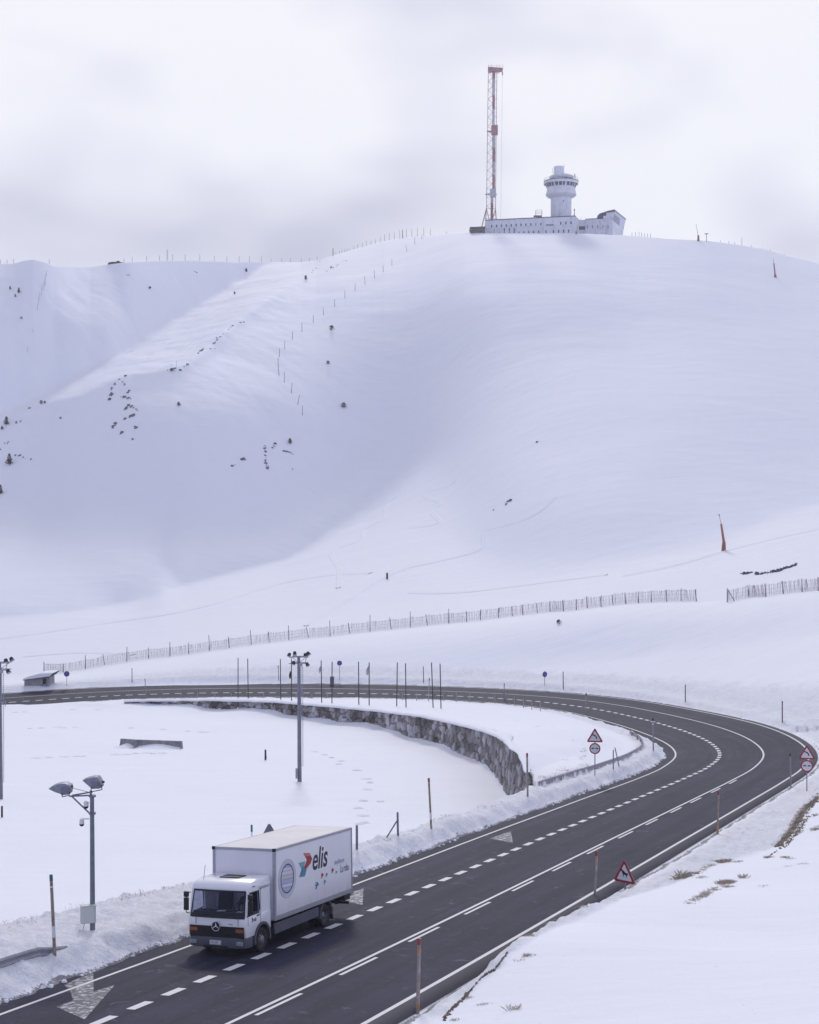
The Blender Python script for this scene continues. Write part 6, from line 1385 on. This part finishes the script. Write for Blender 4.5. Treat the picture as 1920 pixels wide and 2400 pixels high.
b.prism([Vector((x, y, .29)) for y, x in pf_], (0, 0, 0), (0, 0, .34)); bp_ = b.build('bumper', TGREY, TK, bevel=.03, smooth=True)
for sg in (1, -1):
    b = MB(); b.box((1.165, sg*.83, .45), (.08, .34, .13), Matrix.Rotation(R(-sg*14), 3, 'Z')); b.build('headlight', HL, bp_, bevel=.025)
b = MB(); b.box((1.236, 0, .47), (.02, .46, .16)); b.build('plate_recess', GALV, bp_); b = MB(); b.box((1.245, .0, .47), (.02, .40, .12)); pt_ = b.build('licence_plate', SWHT, bp_)
text_mesh('M 6293', .10, LBLK, 'plate_number', pt_, Matrix(((0, 0, 1, 1.257), (1, 0, 0, -.17), (0, 1, 0, .437), (0, 0, 0, 1))), ext=.001, sx=.95)
b = MB(); b.box((1.225, .0, .34), (.03, .9, .06)); b.build('bumper_intake', BLACK, bp_)
text_mesh('Atego', .075, LGRY, 'model_lettering', cabo, Matrix(((0, 0, 1, 1.132), (1, 0, 0, .42), (0, 1, 0, 1.045), (0, 0, 0, 1))), shear=.2, ext=.002)
# interior
INT = mat('cab_interior', (.045, .05, .07), .8, noise=.2); 
b = MB(); b.box((.80, 0, 1.36), (.46, 1.95, .16)); b.build('dashboard', INT, cabo, bevel=.03)
for y in (.52, -.45): b = MB(); b.box((-.02, y, 1.18), (.50, .52, .14)); b.box((-.27, y, 1.55), (.14, .50, .78), Matrix.Rotation(R(-8), 3, 'Y')); b.build('seat', INT, cabo, bevel=.04)
b = MB(); n = 20
for k in range(n): a0, a1 = 2*math.pi*k/n, 2*math.pi*(k+1)/n; f_ = lambda a: Vector((.50-.10*math.sin(a)*1.0, .52+.20*math.cos(a), 1.50+.17*math.sin(a))); b.tube(f_(a0), f_(a1), .014, n=5)
b.tube((.50, .52, 1.50), (.68, .52, 1.38), .03, n=6); b.build('steering_wheel', BLACK, cabo)
b = MB(); b.box((.90, .05, 1.452), (.26, .30, .006), Matrix.Rotation(R(20), 3, 'Z')); b.box((.95, .78, 1.452), (.18, .22, .006)); b.build('paper', SWHT, cabo)
def skin_body(name, verts, edges, radii, m, loc=(0, 0, 0), parent=None):
    me = bpy.data.meshes.new(name); me.from_pydata(verts, edges, []); o = bpy.data.objects.new(name, me); COL.objects.link(o); me.materials.append(m)
    sm = o.modifiers.new('skin', 'SKIN'); 
    for v, r_ in zip(me.skin_vertices[0].data, radii): v.radius = (r_, r_)
    me.skin_vertices[0].data[0].use_root = True; ss = o.modifiers.new('sub', 'SUBSURF'); ss.levels = 2; ss.render_levels = 2; o.parent = parent; return o
SKIN = mat('skin_tone', (.38, .24, .18), .6); SHIRT = mat('shirt', (.05, .06, .10), .85); HAIR = mat('hair', (.03, .022, .018), .8)
drv = empty('person', TK.matrix_world @ Vector((-.05, .52, 1.24))); drv.rotation_euler = TK.rotation_euler; tag(drv, 'seated driver in dark clothes behind the truck windshield, hands on the wheel', 'person')
V_ = [(0, 0, .05), (-.02, 0, .28), (-.02, 0, .50), (0, 0, .58), (.02, 0, .66), (.03, 0, .76), (-.02, .18, .49), (.16, .24, .28), (.42, .17, .30), (.50, .15, .33), (-.02, -.18, .49), (.16, -.24, .28), (.42, -.17, .30), (.50, -.15, .33), (.12, .10, .02), (.45, .12, .04), (.50, .12, -.35), (.12, -.10, .02), (.45, -.12, .04), (.50, -.12, -.35)]
E_ = [(0, 1), (1, 2), (2, 3), (3, 4), (4, 5), (2, 6), (6, 7), (7, 8), (8, 9), (2, 10), (10, 11), (11, 12), (12, 13), (0, 14), (14, 15), (15, 16), (0, 17), (17, 18), (18, 19)]
R0_ = [.15, .15, .14, .06, .085, .085, .075, .05, .035, .035, .075, .05, .035, .035, .10, .075, .05, .10, .075, .05]
body = skin_body('body', V_, E_, R0_, SKIN, parent=drv)
body.parent = drv
shv = [0, 1, 2, 6, 7, 8, 10, 11, 12]; mp_i = {v: i for i, v in enumerate(shv)}
sh_ = skin_body('shirt', [V_[i] for i in shv], [(mp_i[a], mp_i[b_]) for a, b_ in E_ if a in mp_i and b_ in mp_i], [R0_[i]+.018 for i in shv], SHIRT, parent=drv)
b = MB(); b.lathe([(.001, .115), (.06, .10), (.098, .05), (.10, .0), (.085, -.03)], (-.0, 0, .75), 16); b.build('hair', HAIR, drv, smooth=True)

# ------------------------------------------------------------------ trees, shrubs, rocks, grass
def needle_crown(h, w_, n, r, squat=False):
    b = MB()
    for k in range(n):
        q = r.random()**.8; z = h*(.10+.88*q); rad = w_*(1-q)**.75*(.35+.75*r.random()) if not squat else w_*math.sqrt(max(0, 1-q*q))*(.3+.8*r.random())
        a = r.uniform(0, 2*math.pi); lump = .75+.4*math.sin(a*3+z*4); rad *= lump
        c = Vector((rad*math.cos(a), rad*math.sin(a), z)); s_ = h*.10*r.uniform(.6, 1.3)
        d1 = Vector((math.cos(a), math.sin(a), r.uniform(-.1, .6))).normalized()*s_; d2 = Vector((-math.sin(a), math.cos(a), r.uniform(-.4, .4)))*s_*.45
        b.add([c-d1*.5-d2*.5, c-d1*.5+d2*.5, c+d1], [(0, 1, 2)])
        d3 = Vector((0, 0, s_*.5)); b.add([c-d1*.5-d3*.5, c-d1*.5+d3*.5, c+d1], [(0, 1, 2)])
    return b
def pine(x, yb, hpx, wpx, label, squat=False, seed=1):
    P = hit(x, yb); s_ = P.y/F; h = hpx*s_; w_ = wpx*s_/2; r = random.Random(seed)
    root = empty('mountain_shrub' if squat else 'mountain_pine', P); tag(root, label, 'shrub' if squat else 'pine tree', 'dark shrubs and dwarf pines on the slope')
    needle_crown(h, w_, 520, r, squat).build('crown', NEEDLE, root, fixn=False)
    b = MB(); b.tube((0, 0, -.5), (0, 0, h*.8), h*.035, h*.01, n=6)
    for k in range(5): a = r.uniform(0, 6.3); z = h*r.uniform(.15, .6); b.tube((0, 0, z), (w_*.7*math.cos(a), w_*.7*math.sin(a), z+h*.12), h*.015, .02, n=4)
    b.build('trunk', BARK, root)
    if hpx > 12 :
        c_ = MB()
        for k in range(14): a = r.uniform(0, 6.3); q = r.random(); rr2 = w_*.6*(1-q); c_.box((rr2*math.cos(a), rr2*math.sin(a), h*(.3+.6*q)), (h*.11, h*.09, h*.03))
        c_.build('snow_cap', SNOWC, root, bevel=.02)
for i, a in enumerate(((44.5, 687, 13, 8, 'small pine pair on the far left ridge face, right one'), (24, 679, 9, 5, 'tiny pine left of the small pine on the far left ridge face'), (36, 696, 7, 5, 'tiny pine just below the small pine on the far left ridge'),
        (15, 996, 20, 14, 'broad dark pine near the left edge, upper one'), (22, 1090, 27, 17, 'tall dark pine near the left edge below the broad one'), (1, 1158, 22, 14, 'dark pine cut by the left edge above the bright patch'), (5, 1007, 9, 9, 'small shrub at the left edge under the broad pine'))): pine(*a, seed=i+3)
for i, a in enumerate(((97, 947, 9, 11, 'small dark shrub on the lower left ridge line'), (105, 946, 7, 6, 'tiny shrub beside the one on the lower left ridge line'), (403, 871, 9, 12, 'shrub on the middle ridge beside a lone pole'), (419, 952, 10, 9, 'snowy shrub below the middle ridge at the start of the drift crest'),
        (680, 1041, 14, 9, 'upright dark shrub at the top right of the central rocky step'), (806, 956, 13, 15, 'double-headed dark shrub on the bare central slope'), (777.5, 774, 12, 13, 'snow-dusted shrub high on the central slope above the others'), (769, 854, 9, 10, 'tiny shrub with a snow drift tail between the two central shrubs'),
        (717, 656, 11, 7, 'small pointed shrub high on the ridge below the central skyline'), (577.5, 638, 10, 5, 'tiny dark shrub just under the left skyline'), (1309.5, 1463, 11, 15, 'dark shrub poking out of the bank below the snow fence'), (550, 690, 7, 5, 'faint tiny shrub in the light gully'), (351, 678, 7, 4, 'faint tiny shrub on the dark bowl face'), (142, 982, 5, 7, 'low rock-hugging shrub right of the broad left pine'), (50, 747, 5, 6, 'tiny dot-like shrub on the far left shoulder'))): pine(*a, squat=True, seed=i+30)
def rock(b, c, s_, r, flat=.6):
    n = 7; vs = []
    for k in range(n): a = 2*math.pi*k/n; rr = s_*r.uniform(.6, 1.1); vs.append(c+Vector((rr*math.cos(a), rr*math.sin(a)*.7, -s_*.3)))
    for k in range(n): a = 2*math.pi*(k+.4)/n; rr = s_*r.uniform(.3, .7); vs.append(c+Vector((rr*math.cos(a), rr*math.sin(a)*.7, s_*flat*r.uniform(.5, 1.1))))
    b.add(vs, [(k, (k+1) % n, n+(k+1) % n, n+k) for k in range(n)]+[tuple(range(n, 2*n))])
def outcrop(lines, label, seed, smin=.35, smax=1.0, per=9):
    r = random.Random(seed); P0 = hit(*o1(*lines[0][0])); root = empty('rock_outcrop', P0); tag(root, label, 'rocks', None); tot_ = 0
    for L_ in lines:
        for (x0, y0), (x1, y1) in zip(L_[:-1], L_[1:]):
            n = max(2, int(math.hypot(x1-x0, y1-y0)/per*1.1))
            for k in range(n):
                q = r.random(); x = x0+(x1-x0)*q+r.gauss(0, 3.0); y = y0+(y1-y0)*q+r.gauss(0, 2.0); p = hit(*o1(x, y)); tot_ += 1
                if tot_ > 95: continue
                b = MB(); rock(b, Vector((0, 0, 0)), r.uniform(smin, smax)*r.choice((.6, .8, 1, 1.3)), r); rk = b.build('rock', ROCK, root); rk.location = p-P0
    return root
outcrop([[(483, 715), (475, 745), (458, 790)], [(500, 700), (520, 715), (530, 725)], [(515, 770), (550, 780)], [(525, 825), (540, 810), (570, 820), (575, 830)], [(535, 855), (570, 850)], [(475, 905), (485, 880), (490, 895)], [(510, 930), (515, 915)], [(565, 910), (575, 900)], [(560, 948), (562, 950)], [(540, 765), (545, 740)], [(530, 870), (532, 862)]], 'scattered dark rock bands breaking through snow below the left ridge knob', 1, .16, .6, 4)
outcrop([[(1120, 972), (1117, 1010), (1118, 1050), (1128, 1075)], [(1160, 962), (1150, 990)], [(1190, 1000), (1240, 1012)], [(1130, 1060), (1130, 1078)], [(1232, 1078), (1234, 1080)]], 'dark rocky step with a vertical crack at the centre left of the slope', 2, .14, .45, 3.5)
outcrop([[(835, 600), (840, 582), (858, 572)], [(900, 550), (925, 520), (940, 512)], [(960, 490), (980, 472)], [(885, 572), (900, 570)], [(1010, 462), (1035, 458)]], 'row of dark rocks along the upper middle ridge line', 4, .15, .5, 4)
outcrop([[(1310, 255), (1325, 235), (1340, 225)], [(1375, 245), (1400, 228), (1430, 215)], [(1345, 205), (1352, 200)], [(1185, 320), (1192, 312)], [(1440, 205), (1460, 200)]], 'thin dark rocks along the ridge just below the central skyline', 5, .15, .4, 4)
outcrop([[(965, 1060), (995, 1062)], [(1010, 1038), (1022, 1036)]], 'two small dark rock slivers on the shaded slope left of the rocky step', 6, .3, .6)
outcrop([[(55, 1020), (80, 1020), (105, 1030)], [(135, 1036), (142, 1036)], [(5, 985), (0, 995)], [(15, 968), (45, 963)], [(60, 880), (90, 878)]], 'small scattered rocks around the left edge pines', 7, .18, .5, 5)
outcrop([[(700, 662), (720, 655), (760, 660)], [(770, 645), (800, 635)], [(530, 685), (548, 690)], [(115, 825), (130, 822)]], 'few small rocks on the ridge by the lone pole', 8, .25, .6)
outcrop([[(630, 305), (633, 320)], [(530, 265), (550, 260)], [(1035, 235), (1042, 245)], [(820, 245), (830, 250)]], 'tiny dark rocks dotted on the left bowl wall', 9, .3, .6)
o4 = lambda x, y: (960+x/1.797, 1000+y/1.797)
def outcrop_at(pts, of, label, seed, smin, smax, per=6):
    global o1
    keep = o1; o1 = of; r = outcrop(pts, label, seed, smin, smax, per); o1 = keep; return r
outcrop_at([[(1400, 622), (1440, 614)], [(1455, 622), (1500, 618), (1560, 605), (1610, 590), (1632, 578)], [(1470, 606), (1530, 592)], [(1490, 612), (1545, 603)], [(1520, 600), (1550, 596)]], o4, 'dark wet rocks in a gap of the snow above the right-hand fence', 11, .18, .42, 2.5)
outcrop_at([[(400, 328), (410, 318), (438, 305)], [(350, 352), (358, 350)], [(537, 66), (541, 64)]], o4, 'tiny dark stones on the smooth light fan', 12, .2, .5)

def tuft(b, P, h, n, r, spread=.25, lean=.5, wd=.012):
    h *= .48; n = int(n*1.5); wd *= .36; lean *= 1.5
    for k in range(n):
        a = r.uniform(0, 6.3); q = r.random()*spread; p = P+Vector((q*math.cos(a)*1.6, q*math.sin(a), -.03)); hh = h*r.uniform(.5, 1.1); l = Vector((r.gauss(0, lean), r.gauss(0, lean)*.6, 1)).normalized()*hh
        w2 = Vector((r.uniform(-1, 1), r.uniform(-1, 1), 0)).normalized()*wd; b.add([p-w2, p+w2, p+l*.6+w2*.6+Vector((0, 0, 0)), p+l+Vector((l.x*.3, l.y*.3, -hh*.1))], [(0, 1, 2), (0, 2, 3)])
r = random.Random(21)
# dry grass on the mound
b = MB()
o8 = lambda x, y: (1400+x/3.3173, 1850+y/3.3173)
for (x0, y0, x1, y1, n, h) in ((920, 570, 1030, 555, 12, .40), (1035, 568, 1105, 568, 4, .25), (955, 735, 1045, 725, 16, .40), (975, 755, 1050, 757, 8, .25), (700, 890, 840, 820, 14, .28), (840, 820, 920, 765, 8, .3), (775, 690, 830, 680, 5, .22), (1100, 692, 1170, 692, 4, .12), (1485, 598, 1650, 578, 12, .14), (1280, 755, 1310, 752, 3, .18), (1395, 625, 1480, 605, 5, .1), (560, 700, 700, 690, 9, .30), (700, 680, 800, 635, 9, .3), (800, 625, 920, 580, 8, .25), (1320, 540, 1345, 530, 4, .3), (1685, 210, 1700, 200, 3, .3), (1690, 320, 1722, 295, 6, .35), (660, 690, 664, 680, 2, .9), (1130, 690, 1134, 688, 1, .6), (1460, 530, 1510, 540, 4, .3)):
    for k in range(n): q = r.random(); p = hit(*o8(x0+(x1-x0)*q, y0+(y1-y0)*q+r.gauss(0, 4))); tuft(b, p, h, 26, r, .16)
o7 = lambda x, y: (900+x/3.45, 1900+y/3.45)
for (x0, y0, x1, y1, n, h) in ((1220, 945, 1400, 860, 22, .42), (1400, 850, 1480, 800, 10, .35), (1480, 800, 1620, 770, 10, .22), (1170, 1010, 1200, 1010, 4, .2)):
    for k in range(n): q = r.random(); p = hit(*o7(x0+(x1-x0)*q, y0+(y1-y0)*q+r.gauss(0, 4))); tuft(b, p, h, 22, r, .16, wd=.008)
o6 = lambda x, y: (900+x/1.691, 1900+y/1.691)
for (x0, y0, x1, y1, n, h) in ((530, 600, 580, 570, 6, .25), (570, 500, 585, 495, 4, .2), (390, 770, 410, 765, 3, .2), (330, 745, 340, 740, 3, .2), (275, 830, 295, 830, 3, .2), (507, 765, 512, 790, 1, .5), (620, 455, 700, 430, 6, .2)):
    for k in range(n): q = r.random(); p = hit(*o6(x0+(x1-x0)*q, y0+(y1-y0)*q)); tuft(b, p, h, 20, r, .12)
g = b.build('dry_grass', STRAW, None, fixn=False); tag(g, 'straw-coloured dry grass tufts poking through the snow of the near mound', 'grass', kind='stuff')
# frosted weeds along the lot edge
b = MB(); 
for k in range(150):
    x = r.uniform(0, 1240); 
    lipx = [0, 156, 290, 377, 464, 700, 900, 1010, 1100, 1160, 1240]; lipy = [2174, 2135, 2110, 2090, 2070, 2020, 1972, 1930, 1908, 1895, 1868]
    cl = max(0, math.sin(x*.045)+math.sin(x*.021+1))
    if r.random() > .25+.5*cl: continue
    y = float(np.interp(x, lipx, lipy))-r.uniform(-3, 8); p = hit(x, y); tuft(b, p, r.uniform(.2, .55), r.randint(3, 8), r, .3, .3, .007)
for k in range(28): x = r.uniform(1230, 1330); y = 1840-(x-1240)*.28+r.uniform(-12, 4); p = hit(x, y); tuft(b, p, r.uniform(.25, .5), 8, r, .25, .35, .008)
g = b.build('frosted_weeds', STRAWP, None, fixn=False); tag(g, 'frosted dry weeds along the edge of the snowy lot', 'weeds', kind='stuff')
# bare earth where the snow has slipped
def drape(pxs, of, name, m, up=.03, wpx=5, jit=2.5, seed=0, thick=.06):
    r = random.Random(seed); b = MB()
    for (x0, y0), (x1, y1) in zip(pxs[:-1], pxs[1:]):
        n = max(2, int(math.hypot(x1-x0, y1-y0)/3))
        for k in range(n):
            q = r.random(); cx, cy = x0+(x1-x0)*q+r.gauss(0, jit), y0+(y1-y0)*q+r.gauss(0, jit); w_ = wpx*r.uniform(.4, 1.2); vs = []
            m_ = 7
            for j in range(m_):
                a = 2*math.pi*j/m_; p = hit(*of(cx+w_*1.5*math.cos(a)*r.uniform(.6, 1.2), cy+w_*.7*math.sin(a)*r.uniform(.6, 1.2))); vs.append(p+Vector((0, 0, up*.3-.02)))
            c = sum(vs, Vector())/m_; c.z += up+.02
            if max((v-c).length for v in vs) > 3.5: continue
            b.add(vs+[c], [(j, (j+1) % m_, m_) for j in range(m_)])
    return b
b = drape([(1722, 60), (1690, 95), (1640, 150), (1590, 190), (1560, 260), (1510, 330), (1460, 390), (1400, 440)], o8, 'x', SOIL, .06, 11, 9, 1)
b2 = drape([(1650, 200), (1600, 270), (1560, 330), (1500, 400), (1450, 455)], o8, 'x', SOIL, .05, 6, 7, 2); b.add(b2.v, b2.f)
b3 = drape([(235, 830), (265, 790), (300, 760), (335, 725)], o6, 'x', SOIL, .05, 6, 3, 3); b.add(b3.v, b3.f)
b3 = drape([(385, 665), (405, 650), (440, 630), (470, 590), (490, 565)], o6, 'x', SOIL, .05, 3.5, 1.5, 4); b.add(b3.v, b3.f)
b3 = drape([(335, 725), (385, 665)], o6, 'x', SOIL, .05, 2.5, 1, 5); b.add(b3.v, b3.f)
b3 = drape([(1320, 535), (1350, 510), (1400, 480)], o8, 'x', SOIL, .05, 3, 2, 6); b.add(b3.v, b3.f)
ge = b.build('bare_earth', SOIL, None, fixn=True); tag(ge, kind='structure')
b = MB(); r = random.Random(5)
for (x0, y0, x1, y1, n, h) in ((1722, 70, 1600, 180, 70, .32), (1600, 180, 1510, 330, 90, .30), (1510, 330, 1400, 440, 60, .25), (1610, 270, 1560, 340, 20, .3)):
    for k in range(n): q = r.random(); p = hit(*o8(x0+(x1-x0)*q+r.gauss(0, 9), y0+(y1-y0)*q+r.gauss(0, 7))); tuft(b, p, h, 16, r, .2, .7, .012)
g = b.build('bank_grass', STRAW, None, fixn=False); tag(g, 'matted brown grass on the slipped bank at the right edge', 'grass', kind='stuff')
# weeds/earth streaks on the island slope
c2i = lambda x, y: (1000+x/3.45, 1580+y/3.45)
b = MB(); r = random.Random(9)
for (x0, y0, x1, y1) in ((1080, 800, 1130, 720), (1130, 800, 1200, 770), (1140, 820, 1250, 740), (1200, 700, 1290, 640), (1240, 560, 1270, 570), (1225, 620, 1300, 610), (1250, 600, 1290, 590), (1225, 745, 1310, 712), (1170, 535, 1178, 532), (1100, 780, 1160, 740), (720, 372, 735, 370), (880, 428, 905, 422), (1000, 430, 1020, 428), (1070, 465, 1078, 462), (1110, 700, 1130, 690)):
    L_ = math.hypot(x1-x0, y1-y0)
    for k in range(max(2, int(L_/14))):
        q = r.random(); p = hit(*c2i(x0+(x1-x0)*q+r.gauss(0, 2), y0+(y1-y0)*q+r.gauss(0, 3))); tuft(b, p, r.uniform(.12, .28), 12, r, .28, 1.4, .03)
g = b.build('slope_grass', mat('dark_dry_grass', (.11, .085, .07), .9, nscale=3, col2=(.30, .24, .20)), None, fixn=False); tag(g, 'dark dry grass streaks on the snowy slope inside the bend', 'grass', kind='stuff')

# ski and snowshoe tracks: low ridges of pushed-up snow
def track(pts, of, w_=.65, h=.17, closed=False, off=.015):
    # smooth the polyline
    P_ = np.array([of(*p) for p in pts]); t0 = np.arange(len(P_)); tt_ = np.linspace(0, len(P_)-1, max(8, int(len(P_)*7))); xs_ = np.interp(tt_, t0, P_[:, 0]); ys_ = np.interp(tt_, t0, P_[:, 1])
    for _ in range(45): xs_[1:-1] = (xs_[:-2]+2*xs_[1:-1]+xs_[2:])/4; ys_[1:-1] = (ys_[:-2]+2*ys_[1:-1]+ys_[2:])/4
    hs = [hit(x, y) for x, y in zip(xs_, ys_)]; b = MB(); vs = []
    for i, p in enumerate(hs):
        a = hs[max(i-1, 0)]; c = hs[min(i+1, len(hs)-1)]; d = c-a; d.z = 0; d = d.normalized() if d.length > 1e-5 else Vector((1, 0, 0)); nrm = Vector((-d.y, d.x, 0))
        for o_, hh in ((-1, -.03), (-.45, h), (-.1, h*.3), (.1, h*.3), (.45, h*.8), (1, -.03)): q = p+nrm*w_*o_; vs.append((q.x, q.y, max(gz(q.x, q.y), p.z-1)+hh+off*0))
    b.add(vs, [(i*6+j, i*6+j+1, (i+1)*6+j+1, (i+1)*6+j) for i in range(len(hs)-1) for j in range(5)]); return b
TR = MB()
for pts, of in (([(1725, 200), (1695, 235), (1700, 290), (1630, 315), (1612, 340), (1642, 370), (1600, 405), (1530, 430), (1515, 455), (1545, 470), (1500, 492), (1420, 512), (1370, 540), (1425, 570), (1435, 610), (1425, 680)], o3_ := (lambda x, y: (x/1.797, 1000+y/1.797))),
        ([(200, 215), (195, 245), (120, 262), (50, 275), (60, 300), (140, 312), (150, 330), (85, 355), (90, 375), (150, 395), (120, 420), (0, 427)], o4),
        ([(1725, 595), (1600, 640), (1540, 690), (1440, 750), (1380, 790), (1290, 840)], o3_), ([(0, 895), (180, 870), (320, 850), (520, 815), (730, 795), (900, 750), (1050, 705), (1180, 655), (1400, 618), (1560, 618)], o3_),
        ([(0, 594), (100, 572), (250, 540), (318, 520), (318, 480), (300, 440), (330, 428), (480, 400), (560, 360), (610, 300)], o4), ([(1725, 433), (1500, 480), (1330, 525), (1200, 565), (1100, 595), (900, 630)], o4), ([(0, 700), (150, 708), (330, 690), (500, 665), (700, 640), (830, 625)], o4),
        ([(100, 970), (250, 955), (430, 950), (560, 962)], o3_)):
    t_ = track(pts, of); TR.add(t_.v, t_.f)
rg = random.Random(12)
for k in range(16):  # ski tracks down the bright ramp
    q = rg.uniform(.05, .95); x0 = 1150-rg.uniform(0, 350); pts = []
    for j in range(7):
        x = x0-j*rg.uniform(45, 70); yr = np.interp(x/1.797, rX, rYv); yb2 = np.interp(x/1.797, bX, bYv); y = yb2+(yr-yb2)*min(.95, max(.1, q+.15*math.sin(j*1.3+k)*rg.random())); pts.append((x, (y-500)*1.797))
    t_ = track(pts, lambda x, y: (x/1.797, 500+y/1.797), .65, .13); TR.add(t_.v, t_.f)
tr_o = TR.build('ski_tracks', SNOW, None, smooth='all', fixn=False); tag(tr_o, kind='structure')
me = tr_o.data
# footprints across the lot: small rims of kicked-up snow
b = MB(); r = random.Random(31)
def foot(x, y, s_=.16):
    p = hit(x, y); n = 8; vs = []
    for rr, hz_ in ((1.5, -.01), (1.0, .075), (.55, .0)):
        for k in range(n): a = 2*math.pi*k/n; vs.append(p+Vector((rr*s_*1.5*math.cos(a), rr*s_*math.sin(a), hz_*r.uniform(.7, 1.3))))
    b.add(vs, [(i*n+k, i*n+(k+1) % n, (i+1)*n+(k+1) % n, (i+1)*n+k) for i in range(2) for k in range(n)]+[tuple(range(2*n, 3*n))])
c4 = lambda x, y: (x/2.695, 1500+y/2.695)
for (x, y) in ((190, 560), (262, 558), (370, 553), (405, 556), (478, 553), (830, 556), (1030, 566), (1187, 578), (1270, 582), (1300, 585), (230, 748), (310, 744), (410, 740), (485, 737), (525, 737), (735, 726), (805, 724), (860, 718), (930, 716), (970, 718), (1030, 717), (100, 458), (155, 455), (620, 442), (460, 441)): foot(*c4(x, y), r.uniform(.16, .34))
for (x, y) in ((595, 728), (640, 745), (700, 768), (688, 785), (800, 825), (860, 880), (882, 903), (866, 947), (840, 1018), (808, 1065), (840, 1112), (850, 1157), (815, 1165), (530, 708), (950, 1022)): foot(*q5(x, y), r.uniform(.14, .24))
fo = b.build('footprints', SNOWC, None, smooth='all', fixn=False); tag(fo, kind='structure')
# loose snow lumps broken off the ploughed bank, lying on the asphalt edge
b = MB(); r = random.Random(77)
for k in range(260):
    s_ = r.uniform(-20, 95); inner = r.random() < .72
    d_ = -(AL(s_)+r.uniform(-.22, .15)) if inner else AR+r.uniform(.3, .6)
    if not inner and s_ > 40: continue
    x, y, z = rp(s_, d_); sz = r.uniform(.03, .10)*(1.5 if r.random() < .08 else 1); c = Vector((float(x), float(y), float(z)+.01-(0 if inner else .12))); n = 6; vs = []
    for i, (rr, hz_) in enumerate(((1, 0), (.8, .55), (.3, .8))):
        for j in range(n): a = 2*math.pi*j/n+i; vs.append(c+Vector((rr*sz*r.uniform(.7, 1.3)*math.cos(a), rr*sz*r.uniform(.7, 1.3)*math.sin(a), hz_*sz*r.uniform(.8, 1.3))))
    b.add(vs, [(i*n+j, i*n+(j+1) % n, (i+1)*n+(j+1) % n, (i+1)*n+j) for i in range(2) for j in range(n)]+[tuple(range(2*n, 3*n))])
lo_ = b.build('snow_crumbs', SNOWC, None, smooth='all'); tag(lo_, 'loose crumbs of ploughed snow scattered along the asphalt edge', 'snow', kind='stuff')

# ------------------------------------------------------------------ thin mountain air
hzb = MB(); hx, hy0, hy1, hz0, hz1 = 760, -60, 1500, float(ZA.min())-60, 260
hzb.box((0, (hy0+hy1)/2, (hz0+hz1)/2), (2*hx, hy1-hy0, hz1-hz0)); HM = bpy.data.materials.new('thin_haze'); HM.use_nodes = True; t = HM.node_tree; t.nodes.clear()
ho = N(t, 'ShaderNodeOutputMaterial'); pv = N(t, 'ShaderNodeVolumePrincipled'); pv.inputs['Color'].default_value = (.93, .94, 1, 1); pv.inputs['Density'].default_value = .00028; pv.inputs['Anisotropy'].default_value = .3
t.links.new(pv.outputs[0], ho.inputs['Volume']); hzo = hzb.build('haze', HM, None); tag(hzo, 'thin pale mountain haze', 'haze', kind='stuff')
